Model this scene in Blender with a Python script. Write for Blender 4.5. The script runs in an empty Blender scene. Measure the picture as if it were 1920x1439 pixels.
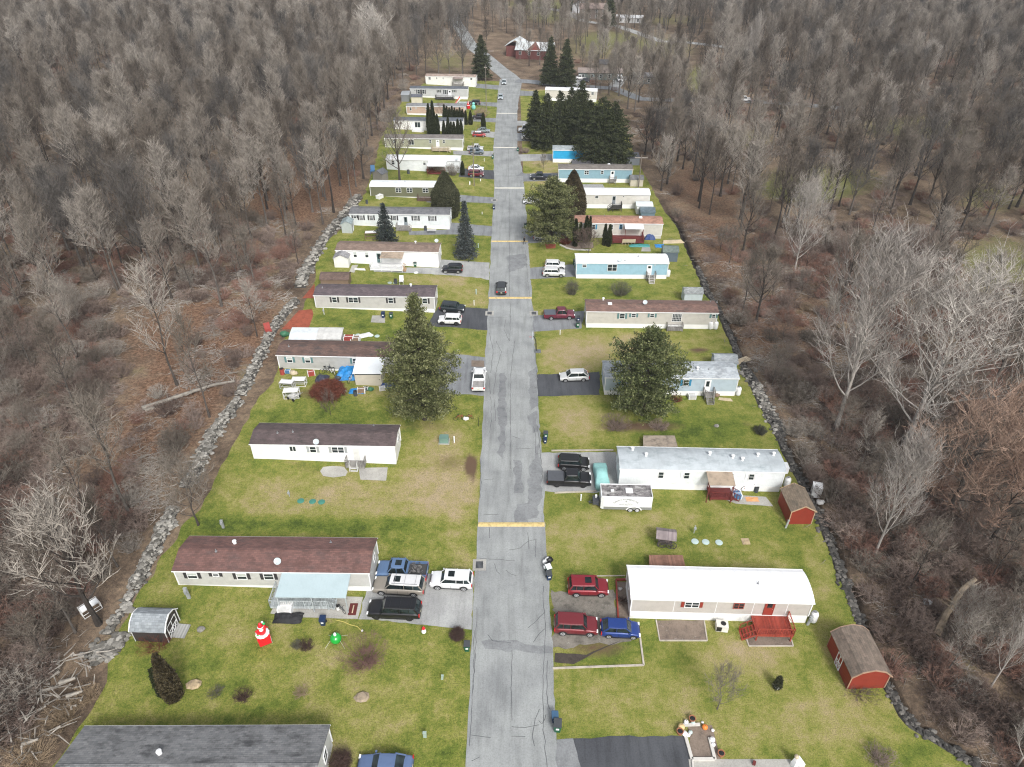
import bpy, math, random
from mathutils import Vector, Matrix, noise
R = math.radians
sc = bpy.context.scene
# ---------------------------------------------------------------- camera, light, exposure
FPX = 1331.0; TH = math.atan(939.5 / FPX); CH = 63.0
cam = bpy.data.objects.new("camera", bpy.data.cameras.new("camera"))
sc.collection.objects.link(cam); sc.camera = cam
cam.location = (0, 0, CH)
cam.rotation_euler = (R(90) - TH, 0, 0)
cam.data.sensor_width = 36; cam.data.lens = 36 * FPX / 1920
cam.data.clip_start = 0.5; cam.data.clip_end = 6000
SUN_EL, SUN_AZ = 43, 160          # elevation, azimuth clockwise from the street direction (+Y)
w = bpy.data.worlds.new("World"); sc.world = w; w.use_nodes = True
nt = w.node_tree; bg = nt.nodes["Background"]
sky = nt.nodes.new("ShaderNodeTexSky"); sky.sky_type = 'NISHITA'; sky.sun_disc = False
sky.sun_elevation = R(SUN_EL); sky.sun_rotation = R(SUN_AZ); sky.air_density = 1.0; sky.dust_density = 4.0; sky.ozone_density = 1.0
hs = nt.nodes.new("ShaderNodeHueSaturation"); hs.inputs['Saturation'].default_value = 0.34
nt.links.new(sky.outputs[0], hs.inputs['Color']); nt.links.new(hs.outputs[0], bg.inputs[0])
bg.inputs[1].default_value = 0.12
sl = bpy.data.lights.new("sun", 'SUN'); sl.energy = 1.5; sl.angle = R(13); sl.color = (1.0, 0.985, 0.965)
so = bpy.data.objects.new("sun", sl); sc.collection.objects.link(so)
so.rotation_euler = (R(90 - SUN_EL), 0, R(180 - SUN_AZ))
sc.view_settings.view_transform = 'Standard'; sc.view_settings.look = 'None'
sc.view_settings.exposure = 0.84; sc.view_settings.gamma = 1
sc.render.engine = 'CYCLES'
sc.cycles.use_denoising = True; sc.cycles.denoising_prefilter = 'NONE'; sc.cycles.pixel_filter_type = 'BLACKMAN_HARRIS'; sc.cycles.filter_width = 1.15
sc.cycles.max_bounces = 4; sc.cycles.diffuse_bounces = 2; sc.cycles.glossy_bounces = 2; sc.cycles.transmission_bounces = 2
sc.cycles.transparent_max_bounces = 6; sc.cycles.volume_bounces = 0

# ---------------------------------------------------------------- geometry of the place
c_, s_ = math.cos(TH), math.sin(TH)
def gz(x, y=0):                       # the left lots climb gently away from the street
    return 0.035 * min(max(-x - 4.2, 0), 61)
def up(px, py, h=0.0):                # photograph pixel -> point h above the ground
    u = (px - 960) / FPX; v = (py - 719.5) / FPX
    f = c_ - v * s_; d = s_ + v * c_
    z = h
    for _ in range(5):
        t = (CH - z) / d; z = h + gz(u * t)
    return Vector((u * t, f * t, z))
def upz(px, py, z):
    u = (px - 960) / FPX; v = (py - 719.5) / FPX
    t = (CH - z) / (s_ + v * c_)
    return Vector((u * t, (c_ - v * s_) * t, z))
def pr(X, Y, Z):
    zc = Y * c_ + (CH - Z) * s_
    return 960 + FPX * X / zc, 719.5 + FPX * (-Y * s_ + (CH - Z) * c_) / zc
def hgt(bx, by, ty):                  # height of an upright thing whose base is at (bx,by) and top at row ty
    p = up(bx, by); lo, hi = 0, 60
    for _ in range(30):
        m = (lo + hi) / 2
        if pr(p.x, p.y, p.z + m)[1] > ty: lo = m
        else: hi = m
    return lo
def inpoly(x, y, P):
    r = False; j = len(P) - 1
    for i in range(len(P)):
        xi, yi = P[i]; xj, yj = P[j]
        if (yi > y) != (yj > y) and x < (xj - xi) * (y - yi) / (yj - yi) + xi: r = not r
        j = i
    return r
def interp(pts, v):                   # pts: sorted (v, value)
    if v <= pts[0][0]: return pts[0][1]
    for a, b in zip(pts, pts[1:]):
        if v <= b[0]: return a[1] + (b[1] - a[1]) * (v - a[0]) / (b[0] - a[0])
    return pts[-1][1]

# ---------------------------------------------------------------- mesh builder
class MB:
    def __init__(s): s.v = []; s.f = []; s.m = []; s.mi = 0; s.sm = False; s.s = []
    def face(s, idx): s.f.append(tuple(idx)); s.m.append(s.mi); s.s.append(s.sm)
    def quad(s, a, b, c, d):
        n = len(s.v); s.v += [tuple(a), tuple(b), tuple(c), tuple(d)]; s.face((n, n+1, n+2, n+3)); return s
    def box(s, x0, x1, y0, y1, z0, z1, M=None):
        n = len(s.v)
        P = [(x0,y0,z0),(x1,y0,z0),(x1,y1,z0),(x0,y1,z0),(x0,y0,z1),(x1,y0,z1),(x1,y1,z1),(x0,y1,z1)]
        if M is not None: P = [tuple(M @ Vector(p)) for p in P]
        s.v += P
        for q in ((0,3,2,1),(4,5,6,7),(0,1,5,4),(1,2,6,5),(2,3,7,6),(3,0,4,7)): s.face([n+i for i in q])
        return s
    def bar(s, a, b, r, n=4, r2=None):
        return s.tube([a, b], [r, r if r2 is None else r2], n)
    def tube(s, pts, rad, n=6, cap=True):
        k0 = len(s.v); k = len(pts); pts = [Vector(p) for p in pts]
        for i, p in enumerate(pts):
            d = (pts[min(i+1, k-1)] - pts[max(i-1, 0)])
            if d.length < 1e-9: d = Vector((0,0,1))
            d.normalize()
            a = d.cross(Vector((0,0,1)) if abs(d.z) < 0.9 else Vector((1,0,0))); a.normalize(); b = d.cross(a)
            for j in range(n):
                t = 2*math.pi*(j+.5)/n; q = p + (a*math.cos(t) + b*math.sin(t)) * rad[i]
                s.v.append((q.x, q.y, q.z))
        for i in range(k-1):
            for j in range(n):
                A = k0+i*n+j; B = k0+i*n+(j+1) % n
                s.face((A, B, B+n, A+n))
        if cap:
            s.face([k0+j for j in range(n)][::-1]); s.face([k0+(k-1)*n+j for j in range(n)])
        return s
    def spike(s, p, q, r):            # three sided tapering twig
        d = q - p; l = d.length
        if l < 1e-6: return
        a = Vector((d.y, -d.x, 0.01)); a.normalize(); b = d.cross(a) / l
        n = len(s.v)
        for t in (0.5, 2.6, 4.7):
            w_ = p + a*(math.cos(t)*r) + b*(math.sin(t)*r); s.v.append((w_.x, w_.y, w_.z))
        s.v.append((q.x, q.y, q.z))
        s.face((n, n+1, n+3)); s.face((n+1, n+2, n+3)); s.face((n+2, n, n+3))
    def lathe(s, prof, n=12, c=(0,0,0), axis='z'):
        k0 = len(s.v)
        for r, z in prof:
            for j in range(n):
                t = 2*math.pi*j/n; a, b = r*math.cos(t), r*math.sin(t)
                if axis == 'z': p = (c[0]+a, c[1]+b, c[2]+z)
                elif axis == 'y': p = (c[0]+a, c[1]+z, c[2]+b)
                else: p = (c[0]+z, c[1]+a, c[2]+b)
                s.v.append(p)
        for i in range(len(prof)-1):
            for j in range(n):
                A = k0+i*n+j; B = k0+i*n+(j+1) % n
                s.face((A, B, B+n, A+n))
        s.face([k0+j for j in range(n)][::-1]); s.face([k0+(len(prof)-1)*n+j for j in range(n)])
        return s
    def loft(s, rings, cap=True):
        k0 = len(s.v); n = len(rings[0])
        for r in rings: s.v += [tuple(p) for p in r]
        for i in range(len(rings)-1):
            for j in range(n):
                A = k0+i*n+j; B = k0+i*n+(j+1) % n
                s.face((A, B, B+n, A+n))
        if cap:
            s.face([k0+j for j in range(n)][::-1]); s.face([k0+(len(rings)-1)*n+j for j in range(n)])
        return s
    def lump(s, c, rx, ry, rz, rnd, sub=6, rings=4):
        k0 = len(s.v); prof = []
        s.v.append((c[0], c[1], c[2]-rz))
        for i in range(1, rings):
            t = math.pi*i/rings
            for j in range(sub):
                a = 2*math.pi*j/sub; k = 1 + rnd.uniform(-.22, .22)
                s.v.append((c[0]+rx*math.sin(t)*math.cos(a)*k, c[1]+ry*math.sin(t)*math.sin(a)*k, c[2]-rz*math.cos(t)*k))
        s.v.append((c[0], c[1], c[2]+rz)); e = len(s.v)-1
        for j in range(sub):
            s.face((k0, k0+1+(j+1) % sub, k0+1+j))
            for i in range(rings-2):
                A = k0+1+i*sub+j; B = k0+1+i*sub+(j+1) % sub
                s.face((A, B, B+sub, A+sub))
            s.face((k0+1+(rings-2)*sub+j, k0+1+(rings-2)*sub+(j+1) % sub, e))
        return s
    def mesh(s, name, mats):
        m = bpy.data.meshes.new(name); m.from_pydata(s.v, [], s.f)
        for x in (mats if isinstance(mats, (list, tuple)) else [mats]): m.materials.append(x)
        if any(s.m): m.polygons.foreach_set('material_index', s.m)
        if any(s.s): m.polygons.foreach_set('use_smooth', s.s)
        m.update(); return m
    def build(s, name, mats, parent=None, loc=None, **k):
        return link(name, s.mesh(name, mats), parent, loc, **k)
def link(name, data, parent=None, loc=None, **k):
    o = bpy.data.objects.new(name, data); sc.collection.objects.link(o)
    if parent: o.parent = parent
    if loc is not None: o.location = loc
    if 'rz' in k: o.rotation_euler = (0, 0, k['rz'])
    return o
def T(o, label=None, cat=None, group=None, kind=None):
    if label: o['label'] = label
    if cat: o['category'] = cat
    if group: o['group'] = group
    if kind: o['kind'] = kind
    return o
def thing(name, loc, label, cat, group=None, rz=0):
    o = bpy.data.objects.new(name, None); sc.collection.objects.link(o)
    o.empty_display_size = .3
    o.location = loc; o.rotation_euler = (0, 0, rz); return T(o, label, cat, group)
def copy_tree(o, parent=None):
    c = o.copy(); sc.collection.objects.link(c)
    if parent: c.parent = parent
    for ch in list(o.children): copy_tree(ch, c)
    return c

# ---------------------------------------------------------------- materials
MC = {}
def nodes(name):
    m = bpy.data.materials.new(name); m.use_nodes = True; t = m.node_tree
    return m, t, t.nodes, t.links, t.nodes["Principled BSDF"]
def ramp(N, pts):
    r = N.new("ShaderNodeValToRGB"); e = r.color_ramp.elements
    while len(e) < len(pts): e.new(0.5)
    for i, (p, c) in enumerate(pts): e[i].position = p; e[i].color = (*c, 1) if len(c) == 3 else c
    return r
def nz(N, L, co, scale, detail=3, rough=.6, sx=None):
    n = N.new("ShaderNodeTexNoise"); n.inputs['Scale'].default_value = scale; n.inputs['Detail'].default_value = detail
    n.inputs['Roughness'].default_value = rough
    if sx:
        mp = N.new("ShaderNodeMapping"); mp.inputs['Scale'].default_value = sx; L.new(co, mp.inputs[0]); co = mp.outputs[0]
    L.new(co, n.inputs['Vector']); return n
def mix(N, L, f, a, b, mode='MIX'):
    m = N.new("ShaderNodeMix"); m.data_type = 'RGBA'; m.blend_type = mode
    if hasattr(f, 'is_linked'): L.new(f, m.inputs[0])
    else: m.inputs[0].default_value = f
    for v, i in ((a, 6), (b, 7)):
        if hasattr(v, 'is_linked'): L.new(v, m.inputs[i])
        else: m.inputs[i].default_value = (*v, 1)
    return m.outputs[2]
def bumpn(N, L, bsdf, h, st=.3, dist=.02):
    b = N.new("ShaderNodeBump"); b.inputs['Strength'].default_value = st; b.inputs['Distance'].default_value = dist
    L.new(h, b.inputs['Height']); L.new(b.outputs[0], bsdf.inputs['Normal'])
def mat(col, rough=.6, metal=0, var=.12, kind='plain', scale=1.2, coat=0, dirt=None, name=None):
    """a painted / moulded surface: base colour broken up by uneven weathering; kind adds the relief of siding, ribs or shingles"""
    key = (tuple(col), rough, metal, var, kind, scale, coat, dirt)
    if key in MC: return MC[key]
    m, t, N, L, B = nodes(name or kind + "_surface")
    tc = N.new("ShaderNodeTexCoord"); co = tc.outputs['Object']
    n1 = nz(N, L, co, scale, 5, .65)
    dk = tuple(c*(1-var*1.6) for c in col); lt = tuple(min(1, c*(1+var*.6)) for c in col)
    r = ramp(N, [(.3, dk), (.52, col), (.72, lt)]); L.new(n1.outputs[0], r.inputs[0]); out = r.outputs[0]
    if dirt:
        n2 = nz(N, L, co, .55, 6, .7, (1, 2.2, 2.2)); r2 = ramp(N, [(.5, (0,0,0)), (.68, (1,1,1))]); L.new(n2.outputs[0], r2.inputs[0])
        out = mix(N, L, r2.outputs[0], out, dirt)
    if kind in ('siding', 'vsiding', 'rib', 'plank', 'skirt'):
        sp = N.new("ShaderNodeSeparateXYZ"); L.new(co, sp.inputs[0])
        per = {'siding': .14, 'vsiding': .2, 'rib': .35, 'plank': .14, 'skirt': .25}[kind]
        ax = {'siding': 2, 'vsiding': 0, 'rib': 0, 'plank': 0, 'skirt': 0}[kind]
        a = N.new("ShaderNodeMath"); a.operation = 'DIVIDE'; L.new(sp.outputs[ax], a.inputs[0]); a.inputs[1].default_value = per
        b = N.new("ShaderNodeMath"); b.operation = 'FRACT'; L.new(a.outputs[0], b.inputs[0])
        if kind != 'siding':
            c = N.new("ShaderNodeMath"); c.operation = 'PINGPONG'; L.new(b.outputs[0], c.inputs[0]); c.inputs[1].default_value = .5
            d = N.new("ShaderNodeMath"); d.operation = 'MINIMUM'; L.new(c.outputs[0], d.inputs[0]); d.inputs[1].default_value = .12; b = d
        bumpn(N, L, B, b.outputs[0], .7, .03 if kind == 'siding' else .12)
        if kind in ('plank',):
            fl = N.new("ShaderNodeMath"); fl.operation = 'FLOOR'; L.new(a.outputs[0], fl.inputs[0])
            wn = N.new("ShaderNodeTexWhiteNoise"); wn.noise_dimensions = '1D'; L.new(fl.outputs[0], wn.inputs['W'])
            rr = ramp(N, [(0, (.72,.72,.72)), (1, (1.1,1.1,1.1))]); L.new(wn.outputs[0], rr.inputs[0])
            out = mix(N, L, 1.0, out, rr.outputs[0], 'MULTIPLY')
    if kind == 'shingle':
        br = N.new("ShaderNodeTexBrick"); br.inputs['Scale'].default_value = 1.0
        br.inputs['Brick Width'].default_value = .42; br.inputs['Row Height'].default_value = .2; br.inputs['Mortar Size'].default_value = .012
        br.inputs['Color1'].default_value = (.7,.7,.7,1); br.inputs['Color2'].default_value = (1.18,1.15,1.12,1); br.inputs['Mortar'].default_value = (.55,.55,.55,1)
        L.new(co, br.inputs['Vector'])
        out = mix(N, L, .75, out, br.outputs['Color'], 'MULTIPLY')
        bumpn(N, L, B, br.outputs['Fac'], -.5 if False else .4, .015)
    L.new(out, B.inputs['Base Color'])
    B.inputs['Roughness'].default_value = rough; B.inputs['Metallic'].default_value = metal
    if coat: B.inputs['Coat Weight'].default_value = coat; B.inputs['Coat Roughness'].default_value = .06
    MC[key] = m; return m
def paint(col): return mat(col, .4, .15, .04, 'plain', 3, .35, name="car_paint")
WHITE = mat((.72,.73,.73), .5, 0, .05, name='white_paint')
WHITE2 = mat((.78,.78,.77), .55, 0, .05, 'skirt', .6, name='white_skirting')
BLACK = mat((.012,.012,.013), .5, 0, .2, name='black_plastic')
RUBBER = mat((.015,.015,.016), .85, 0, .2, name='tyre_rubber')
GREYM = mat((.35,.36,.37), .4, .6, .1, name='galvanised_metal')
def glassmat(c=(.02,.028,.03), r=.06):
    m, t, N, L, B = nodes("window_glass")
    n = nz(N, L, N.new("ShaderNodeTexCoord").outputs['Object'], .9, 2)
    rr = ramp(N, [(.35, tuple(x*.5 for x in c)), (.65, tuple(x*1.9 for x in c))]); L.new(n.outputs[0], rr.inputs[0]); L.new(rr.outputs[0], B.inputs['Base Color'])
    B.inputs['Roughness'].default_value = r; B.inputs['Specular IOR Level'].default_value = .35
    return m
GLASS = glassmat(); CARGLASS = glassmat((.016,.024,.026), .04); BLIND = mat((.42,.45,.42), .3, 0, .15, name='window_blind')

def attr(N, name):
    a = N.new("ShaderNodeAttribute"); a.attribute_name = name; return a
def grass_mat():
    m, t, N, L, B = nodes("lawn_grass"); co = N.new("ShaderNodeNewGeometry").outputs['Position']
    big = nz(N, L, co, .07, 3, .55); mid = nz(N, L, co, .45, 6, .7); fine = nz(N, L, co, 2.6, 6, .8); ff = nz(N, L, co, 9, 3, .8)
    dry = attr(N, "dry")
    a = N.new("ShaderNodeMath"); a.operation = 'MULTIPLY_ADD'; L.new(mid.outputs[0], a.inputs[0]); a.inputs[1].default_value = 1.25; a.inputs[2].default_value = -.42
    b = N.new("ShaderNodeMath"); b.operation = 'MULTIPLY_ADD'; L.new(fine.outputs[0], b.inputs[0]); b.inputs[1].default_value = .9; L.new(a.outputs[0], b.inputs[2])
    c = N.new("ShaderNodeMath"); c.operation = 'MULTIPLY_ADD'; L.new(big.outputs[0], c.inputs[0]); c.inputs[1].default_value = .5; L.new(b.outputs[0], c.inputs[2])
    c2 = N.new("ShaderNodeMath"); c2.operation = 'ADD'; L.new(c.outputs[0], c2.inputs[0]); c2.inputs[1].default_value = -.46
    d = N.new("ShaderNodeMath"); d.operation = 'MULTIPLY_ADD'; L.new(dry.outputs['Fac'], d.inputs[0]); d.inputs[1].default_value = .62; L.new(c2.outputs[0], d.inputs[2])
    r = ramp(N, [(.06, (.058,.088,.017)), (.28, (.118,.155,.026)), (.46, (.188,.205,.044)), (.64, (.262,.248,.082)), (.82, (.315,.265,.13)), (1, (.36,.29,.18))])
    L.new(d.outputs[0], r.inputs[0])
    r2 = ramp(N, [(.34, (.42,.42,.42)), (.5, (.95,.95,.95)), (.66, (1.35,1.3,1.2))]); L.new(ff.outputs[0], r2.inputs[0])
    out = mix(N, L, .8, r.outputs[0], r2.outputs[0], 'MULTIPLY')
    br = attr(N, "bare"); n5 = nz(N, L, co, 1.7, 5, .75)
    e = N.new("ShaderNodeMath"); e.operation = 'MULTIPLY_ADD'; L.new(br.outputs['Fac'], e.inputs[0]); e.inputs[1].default_value = 2.2; 
    e2 = N.new("ShaderNodeMath"); e2.operation = 'ADD'; L.new(n5.outputs[0], e2.inputs[0]); e2.inputs[1].default_value = -1.25; L.new(e2.outputs[0], e.inputs[2])
    e.use_clamp = True
    out = mix(N, L, e.outputs[0], out, (.12,.078,.05))
    L.new(out, B.inputs['Base Color']); B.inputs['Roughness'].default_value = .95; B.inputs['Specular IOR Level'].default_value = .15
    bumpn(N, L, B, ff.outputs[0], .9, .08); return m
def litter_mat():
    m, t, N, L, B = nodes("forest_floor"); co = N.new("ShaderNodeNewGeometry").outputs['Position']
    mid = nz(N, L, co, .16, 5, .65); fine = nz(N, L, co, 2.2, 6, .8); ff = nz(N, L, co, 8, 2, .8)
    r = ramp(N, [(.3, (.085,.063,.046)), (.5, (.155,.115,.082)), (.62, (.22,.165,.115)), (.75, (.19,.17,.095))]); L.new(mid.outputs[0], r.inputs[0])
    r2 = ramp(N, [(.3, (.4,.4,.4)), (.52, (1,1,1)), (.72, (1.75,1.65,1.5))]); L.new(fine.outputs[0], r2.inputs[0])
    o1 = mix(N, L, .9, r.outputs[0], r2.outputs[0], 'MULTIPLY')
    rl = ramp(N, [(.34, (.055,.036,.024)), (.48, (.15,.088,.056)), (.6, (.25,.158,.105)), (.74, (.38,.27,.20))]); L.new(fine.outputs[0], rl.inputs[0])
    lf = attr(N, "leaf"); n6 = nz(N, L, co, .5, 5, .7)
    a = N.new("ShaderNodeMath"); a.operation = 'MULTIPLY_ADD'; L.new(lf.outputs['Fac'], a.inputs[0]); a.inputs[1].default_value = 1.8
    a2 = N.new("ShaderNodeMath"); a2.operation = 'MULTIPLY_ADD'; L.new(n6.outputs[0], a2.inputs[0]); a2.inputs[1].default_value = 2.2; a2.inputs[2].default_value = -1.9; L.new(a2.outputs[0], a.inputs[2]); a.use_clamp = True
    o2 = mix(N, L, a.outputs[0], o1, rl.outputs[0])
    rg = ramp(N, [(.3, (.08,.085,.035)), (.5, (.15,.155,.055)), (.68, (.25,.22,.115))]); L.new(fine.outputs[0], rg.inputs[0])
    gr = attr(N, "green"); b = N.new("ShaderNodeMath"); b.operation = 'MULTIPLY_ADD'; L.new(gr.outputs['Fac'], b.inputs[0]); b.inputs[1].default_value = 1.9
    L.new(a2.outputs[0], b.inputs[2]); b.use_clamp = True
    o3 = mix(N, L, b.outputs[0], o2, rg.outputs[0])
    wt = attr(N, "wet"); o4 = mix(N, L, wt.outputs['Fac'], o3, (.018,.016,.015))
    L.new(o4, B.inputs['Base Color']); B.inputs['Roughness'].default_value = .95; B.inputs['Specular IOR Level'].default_value = .1
    bumpn(N, L, B, ff.outputs[0], .8, .12); return m
def asphalt_mat(base, var=.35, light=None, name="asphalt", wear=.5, iso=False):
    m, t, N, L, B = nodes(name); co = N.new("ShaderNodeNewGeometry").outputs['Position']
    st = nz(N, L, co, .9, 6, .75) if iso else nz(N, L, co, .55, 5, .65, (2.2, .22, 1)); bl = nz(N, L, co, .22, 4, .6); sp = nz(N, L, co, 7, 4, .8); cr = nz(N, L, co, 1.3, 7, .75)
    r = ramp(N, [(.3, tuple(c*(1-var) for c in base)), (.5, base), (.7, tuple(c*(1+var*.45) for c in base))]); L.new(st.outputs[0], r.inputs[0])
    r2 = ramp(N, [(.33, (.8,.8,.81)), (.6, (1.08,1.08,1.07))]); L.new(bl.outputs[0], r2.inputs[0])
    r3 = ramp(N, [(.28, (.66,.66,.66)), (.5, (1,1,1)), (.74, (1.2,1.2,1.2))]); L.new(sp.outputs[0], r3.inputs[0])
    o = mix(N, L, 1, r.outputs[0], r2.outputs[0], 'MULTIPLY'); o = mix(N, L, .8, o, r3.outputs[0], 'MULTIPLY')
    r4 = ramp(N, [(.60, (0,0,0)), (.70, (1,1,1))]); L.new(cr.outputs[0], r4.inputs[0])
    f = N.new("ShaderNodeMath"); f.operation = 'MULTIPLY'; L.new(r4.outputs[0], f.inputs[0]); f.inputs[1].default_value = wear
    o = mix(N, L, f.outputs[0], o, light or tuple(c*.6 for c in base))
    L.new(o, B.inputs['Base Color']); B.inputs['Roughness'].default_value = .9; B.inputs['Specular IOR Level'].default_value = .25
    bumpn(N, L, B, sp.outputs[0], .5, .02); return m
def bark_mat(name, a, b, c, rand=.5):
    """bark and twigs: the colour drifts from tree to tree and along the limbs"""
    m, t, N, L, B = nodes(name); oi = N.new("ShaderNodeObjectInfo")
    r = ramp(N, [(0, a), (.5, b), (1, c)]); L.new(oi.outputs['Random'], r.inputs[0])
    n = nz(N, L, N.new("ShaderNodeTexCoord").outputs['Object'], 1.6, 3); r2 = ramp(N, [(.3, (.6,.6,.6)), (.7, (1.35,1.35,1.35))]); L.new(n.outputs[0], r2.inputs[0])
    L.new(mix(N, L, .8, r.outputs[0], r2.outputs[0], 'MULTIPLY'), B.inputs['Base Color'])
    B.inputs['Roughness'].default_value = .9; B.inputs['Specular IOR Level'].default_value = .15; return m
def leaf_mat(name, dark, midc, light, scale=.9):
    m, t, N, L, B = nodes(name); g = N.new("ShaderNodeNewGeometry")
    n = nz(N, L, N.new("ShaderNodeTexCoord").outputs['Object'], scale, 4, .7)
    a = N.new("ShaderNodeMath"); a.operation = 'MULTIPLY_ADD'; L.new(g.outputs['Random Per Island'], a.inputs[0]); a.inputs[1].default_value = .38; L.new(n.outputs[0], a.inputs[2])
    r = ramp(N, [(.42, dark), (.68, midc), (.95, light)]); L.new(a.outputs[0], r.inputs[0]); L.new(r.outputs[0], B.inputs['Base Color'])
    B.inputs['Roughness'].default_value = .75; B.inputs['Specular IOR Level'].default_value = .2; return m
# ---------------------------------------------------------------- ground, street, drives
rnd = random.Random(7)
RE_PX = [(1830,1439),(1700,1360),(1655,1290),(1612,1190),(1590,1130),(1560,1050),(1532,975),(1505,925),(1480,875),(1450,812),(1425,765),(1400,712),(1380,672),(1362,630),(1340,580),(1318,545),(1300,500),(1282,460),(1268,425),(1245,395),(1226,360),(1210,330),(1193,300),(1182,270),(1172,240),(1150,205),(1120,188),(1060,172)]
RE = sorted([(up(a, b).y, up(a, b).x) for a, b in RE_PX])
LE_PX = [(70,1470),(150,1370),(195,1290),(215,1200),(245,1140),(285,1075),(335,1000),(390,930),(428,850),(462,790),(485,745),(515,715),(522,680),(530,640),(560,600),(575,560),(592,525),(592,495),(612,455),(645,425),(668,395),(685,362),(695,330),(705,300),(712,265),(728,232),(742,208),(760,182),(785,165),(800,152)]
LE = sorted([(up(a, b).y, up(a, b).x) for a, b in LE_PX])
xr = lambda y: interp(RE, y) + .35*noise.noise((3.1, y*.35, 0)) + .3*noise.noise((8.1, y*1.1, 0))
xl = lambda y: interp(LE, y) + .55*noise.noise((9.1, y*.4, 0))
ROAD_PX = [(1500,870,1050.5),(1439,873,1047),(1300,880,1040),(1160,886,1033),(985,896,1022),(860,902,1016),(800,905,1012),(700,908,1006),(620,913,1001),(560,916,998),(455,921,990),(400,924,987),(352,927,983),(316,926,979),(277,925,970),(245,928,970),(213,931,970),(190,932,972),(170,934,976),(150,937,979)]
RD = sorted([(up(960, y).y, up(a, y).x, up(b, y).x) for y, a, b in ROAD_PX])
rl = lambda y: interp([(r[0], r[1]) for r in RD], y); rr_ = lambda y: interp([(r[0], r[2]) for r in RD], y)
def blobs(B, px, py):
    v = 0
    for cx, cy, rx, ry, a in B:
        d = ((px-cx)/rx)**2 + ((py-cy)/ry)**2
        if d < 1: v += a*(1-d)*1.0
    return v
DRY = [(660,930,290,62,.55),(830,900,90,110,.55),(560,975,400,16,-.1),(1100,1010,150,60,.40),(1400,1235,110,50,.55),(1200,1320,160,70,.32),(1560,1350,150,90,.45),(1350,1390,120,70,.3),(1075,665,75,50,.75),(1180,650,90,40,.5),(1075,790,70,55,.45),(1250,640,120,22,.3),(1060,610,50,16,.2),(850,640,60,20,.1),(870,550,60,40,.35),(820,525,90,14,.5),(600,1240,120,60,.15),(430,1180,120,50,.25),(330,1300,120,40,.0),(700,1330,150,60,.22),(560,1400,200,40,.2),(1250,975,80,26,.3),(1440,1110,60,100,.3),(1540,1120,40,160,.35),(1500,1000,60,60,-.05),(1330,975,120,40,.05),(840,800,60,60,.2),(700,720,60,40,.3),(1030,330,40,20,.6),(1010,350,40,14,.3),(1020,305,60,14,.5),(900,262,30,10,.2),(880,350,40,16,.15),(900,560,30,30,.3),(1240,560,120,20,.0),(1090,540,60,30,.1),(860,1010,30,80,.3),(900,330,30,8,.2),(990,262,30,10,.5),(1000,165,30,8,1.1)]
GREEN0 = [(560,985,400,22,-.35),(1290,800,140,40,-.35),(1350,820,90,30,-.2),(640,1320,200,40,-.12),(640,780,200,22,-.25),(1280,1000,110,40,-.15),(1120,540,110,28,-.2),(660,600,90,20,-.2),(1130,1240,120,24,-.15),(1380,1400,120,30,-.15),(300,1180,120,60,-.1),(700,560,900,40,-.05),(860,640,50,30,-.2),(880,460,50,60,-.1)]
BARE = [(600,882,80,12,.5),(540,870,90,8,.5),(845,868,60,30,.55),(885,880,14,40,.9),(800,800,130,16,.5),(760,770,60,20,.45),(1200,800,120,16,.85),(1120,830,60,14,.25),(1060,850,90,6,.4),(1095,1130,90,40,.8),(1120,1215,90,30,.75),(1310,657,30,8,.9),(600,740,70,14,.4),(320,1195,50,20,.5),(905,1000,14,100,.35),(1390,1172,90,10,.3),(1290,610,70,7,.3),(1280,750,100,8,.4),(1100,470,70,9,.35),(1010,480,30,6,.3),(600,735,120,18,.35),(1400,795,24,12,.5),(1320,1375,30,40,.5),(1455,1290,30,14,.45),(1060,935,60,6,.3),(1200,965,80,8,.45),(880,645,34,14,.4)]
LEAF = [(430,640,110,90,.4),(370,700,90,90,.5),(330,640,170,130,.95),(310,780,170,80,.95),(220,870,200,80,.8),(560,330,130,110,.95),(520,400,100,60,.7),(640,270,80,60,.7),(450,560,120,90,.5),(500,620,70,110,.6),(1350,400,150,130,.75),(1290,330,80,60,.4),(1440,560,150,110,.55),(1400,640,80,80,.4),(1450,760,60,100,.35),(1350,480,70,70,.45),(1540,640,150,110,.6),(640,340,60,60,.7),(110,1330,90,80,.35),(200,1330,60,50,.3),(1500,870,60,60,.3),(1560,800,120,70,.3),(1200,200,110,40,.25),(930,110,60,26,.6),(985,60,100,30,.5),(740,150,60,40,.3)]
MEAD = [(840,115,70,34,.75),(930,60,60,20,.4),(1120,90,110,40,.75),(1200,70,140,22,.6),(1310,150,36,40,1.1),(1260,95,80,26,.7),(1040,30,90,22,.9),(1010,8,90,14,1.1),(1250,38,130,18,.7),(1160,180,80,30,.6),(1870,500,140,80,1.0),(1540,340,180,50,.9),(1500,360,120,30,.6),(1720,240,180,36,.9),(1400,262,80,30,.8),(1860,370,100,50,.8),(170,190,90,14,.75),(60,200,70,12,.7),(1890,590,80,40,.35),(570,140,60,10,.2),(640,8,40,18,.6),(1180,140,60,20,.5),(300,960,60,30,.4),(250,560,120,40,.2),(280,1290,60,60,.4),(1480,560,60,20,.0)]
LITTER = litter_mat(); GRASS = grass_mat()
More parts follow.
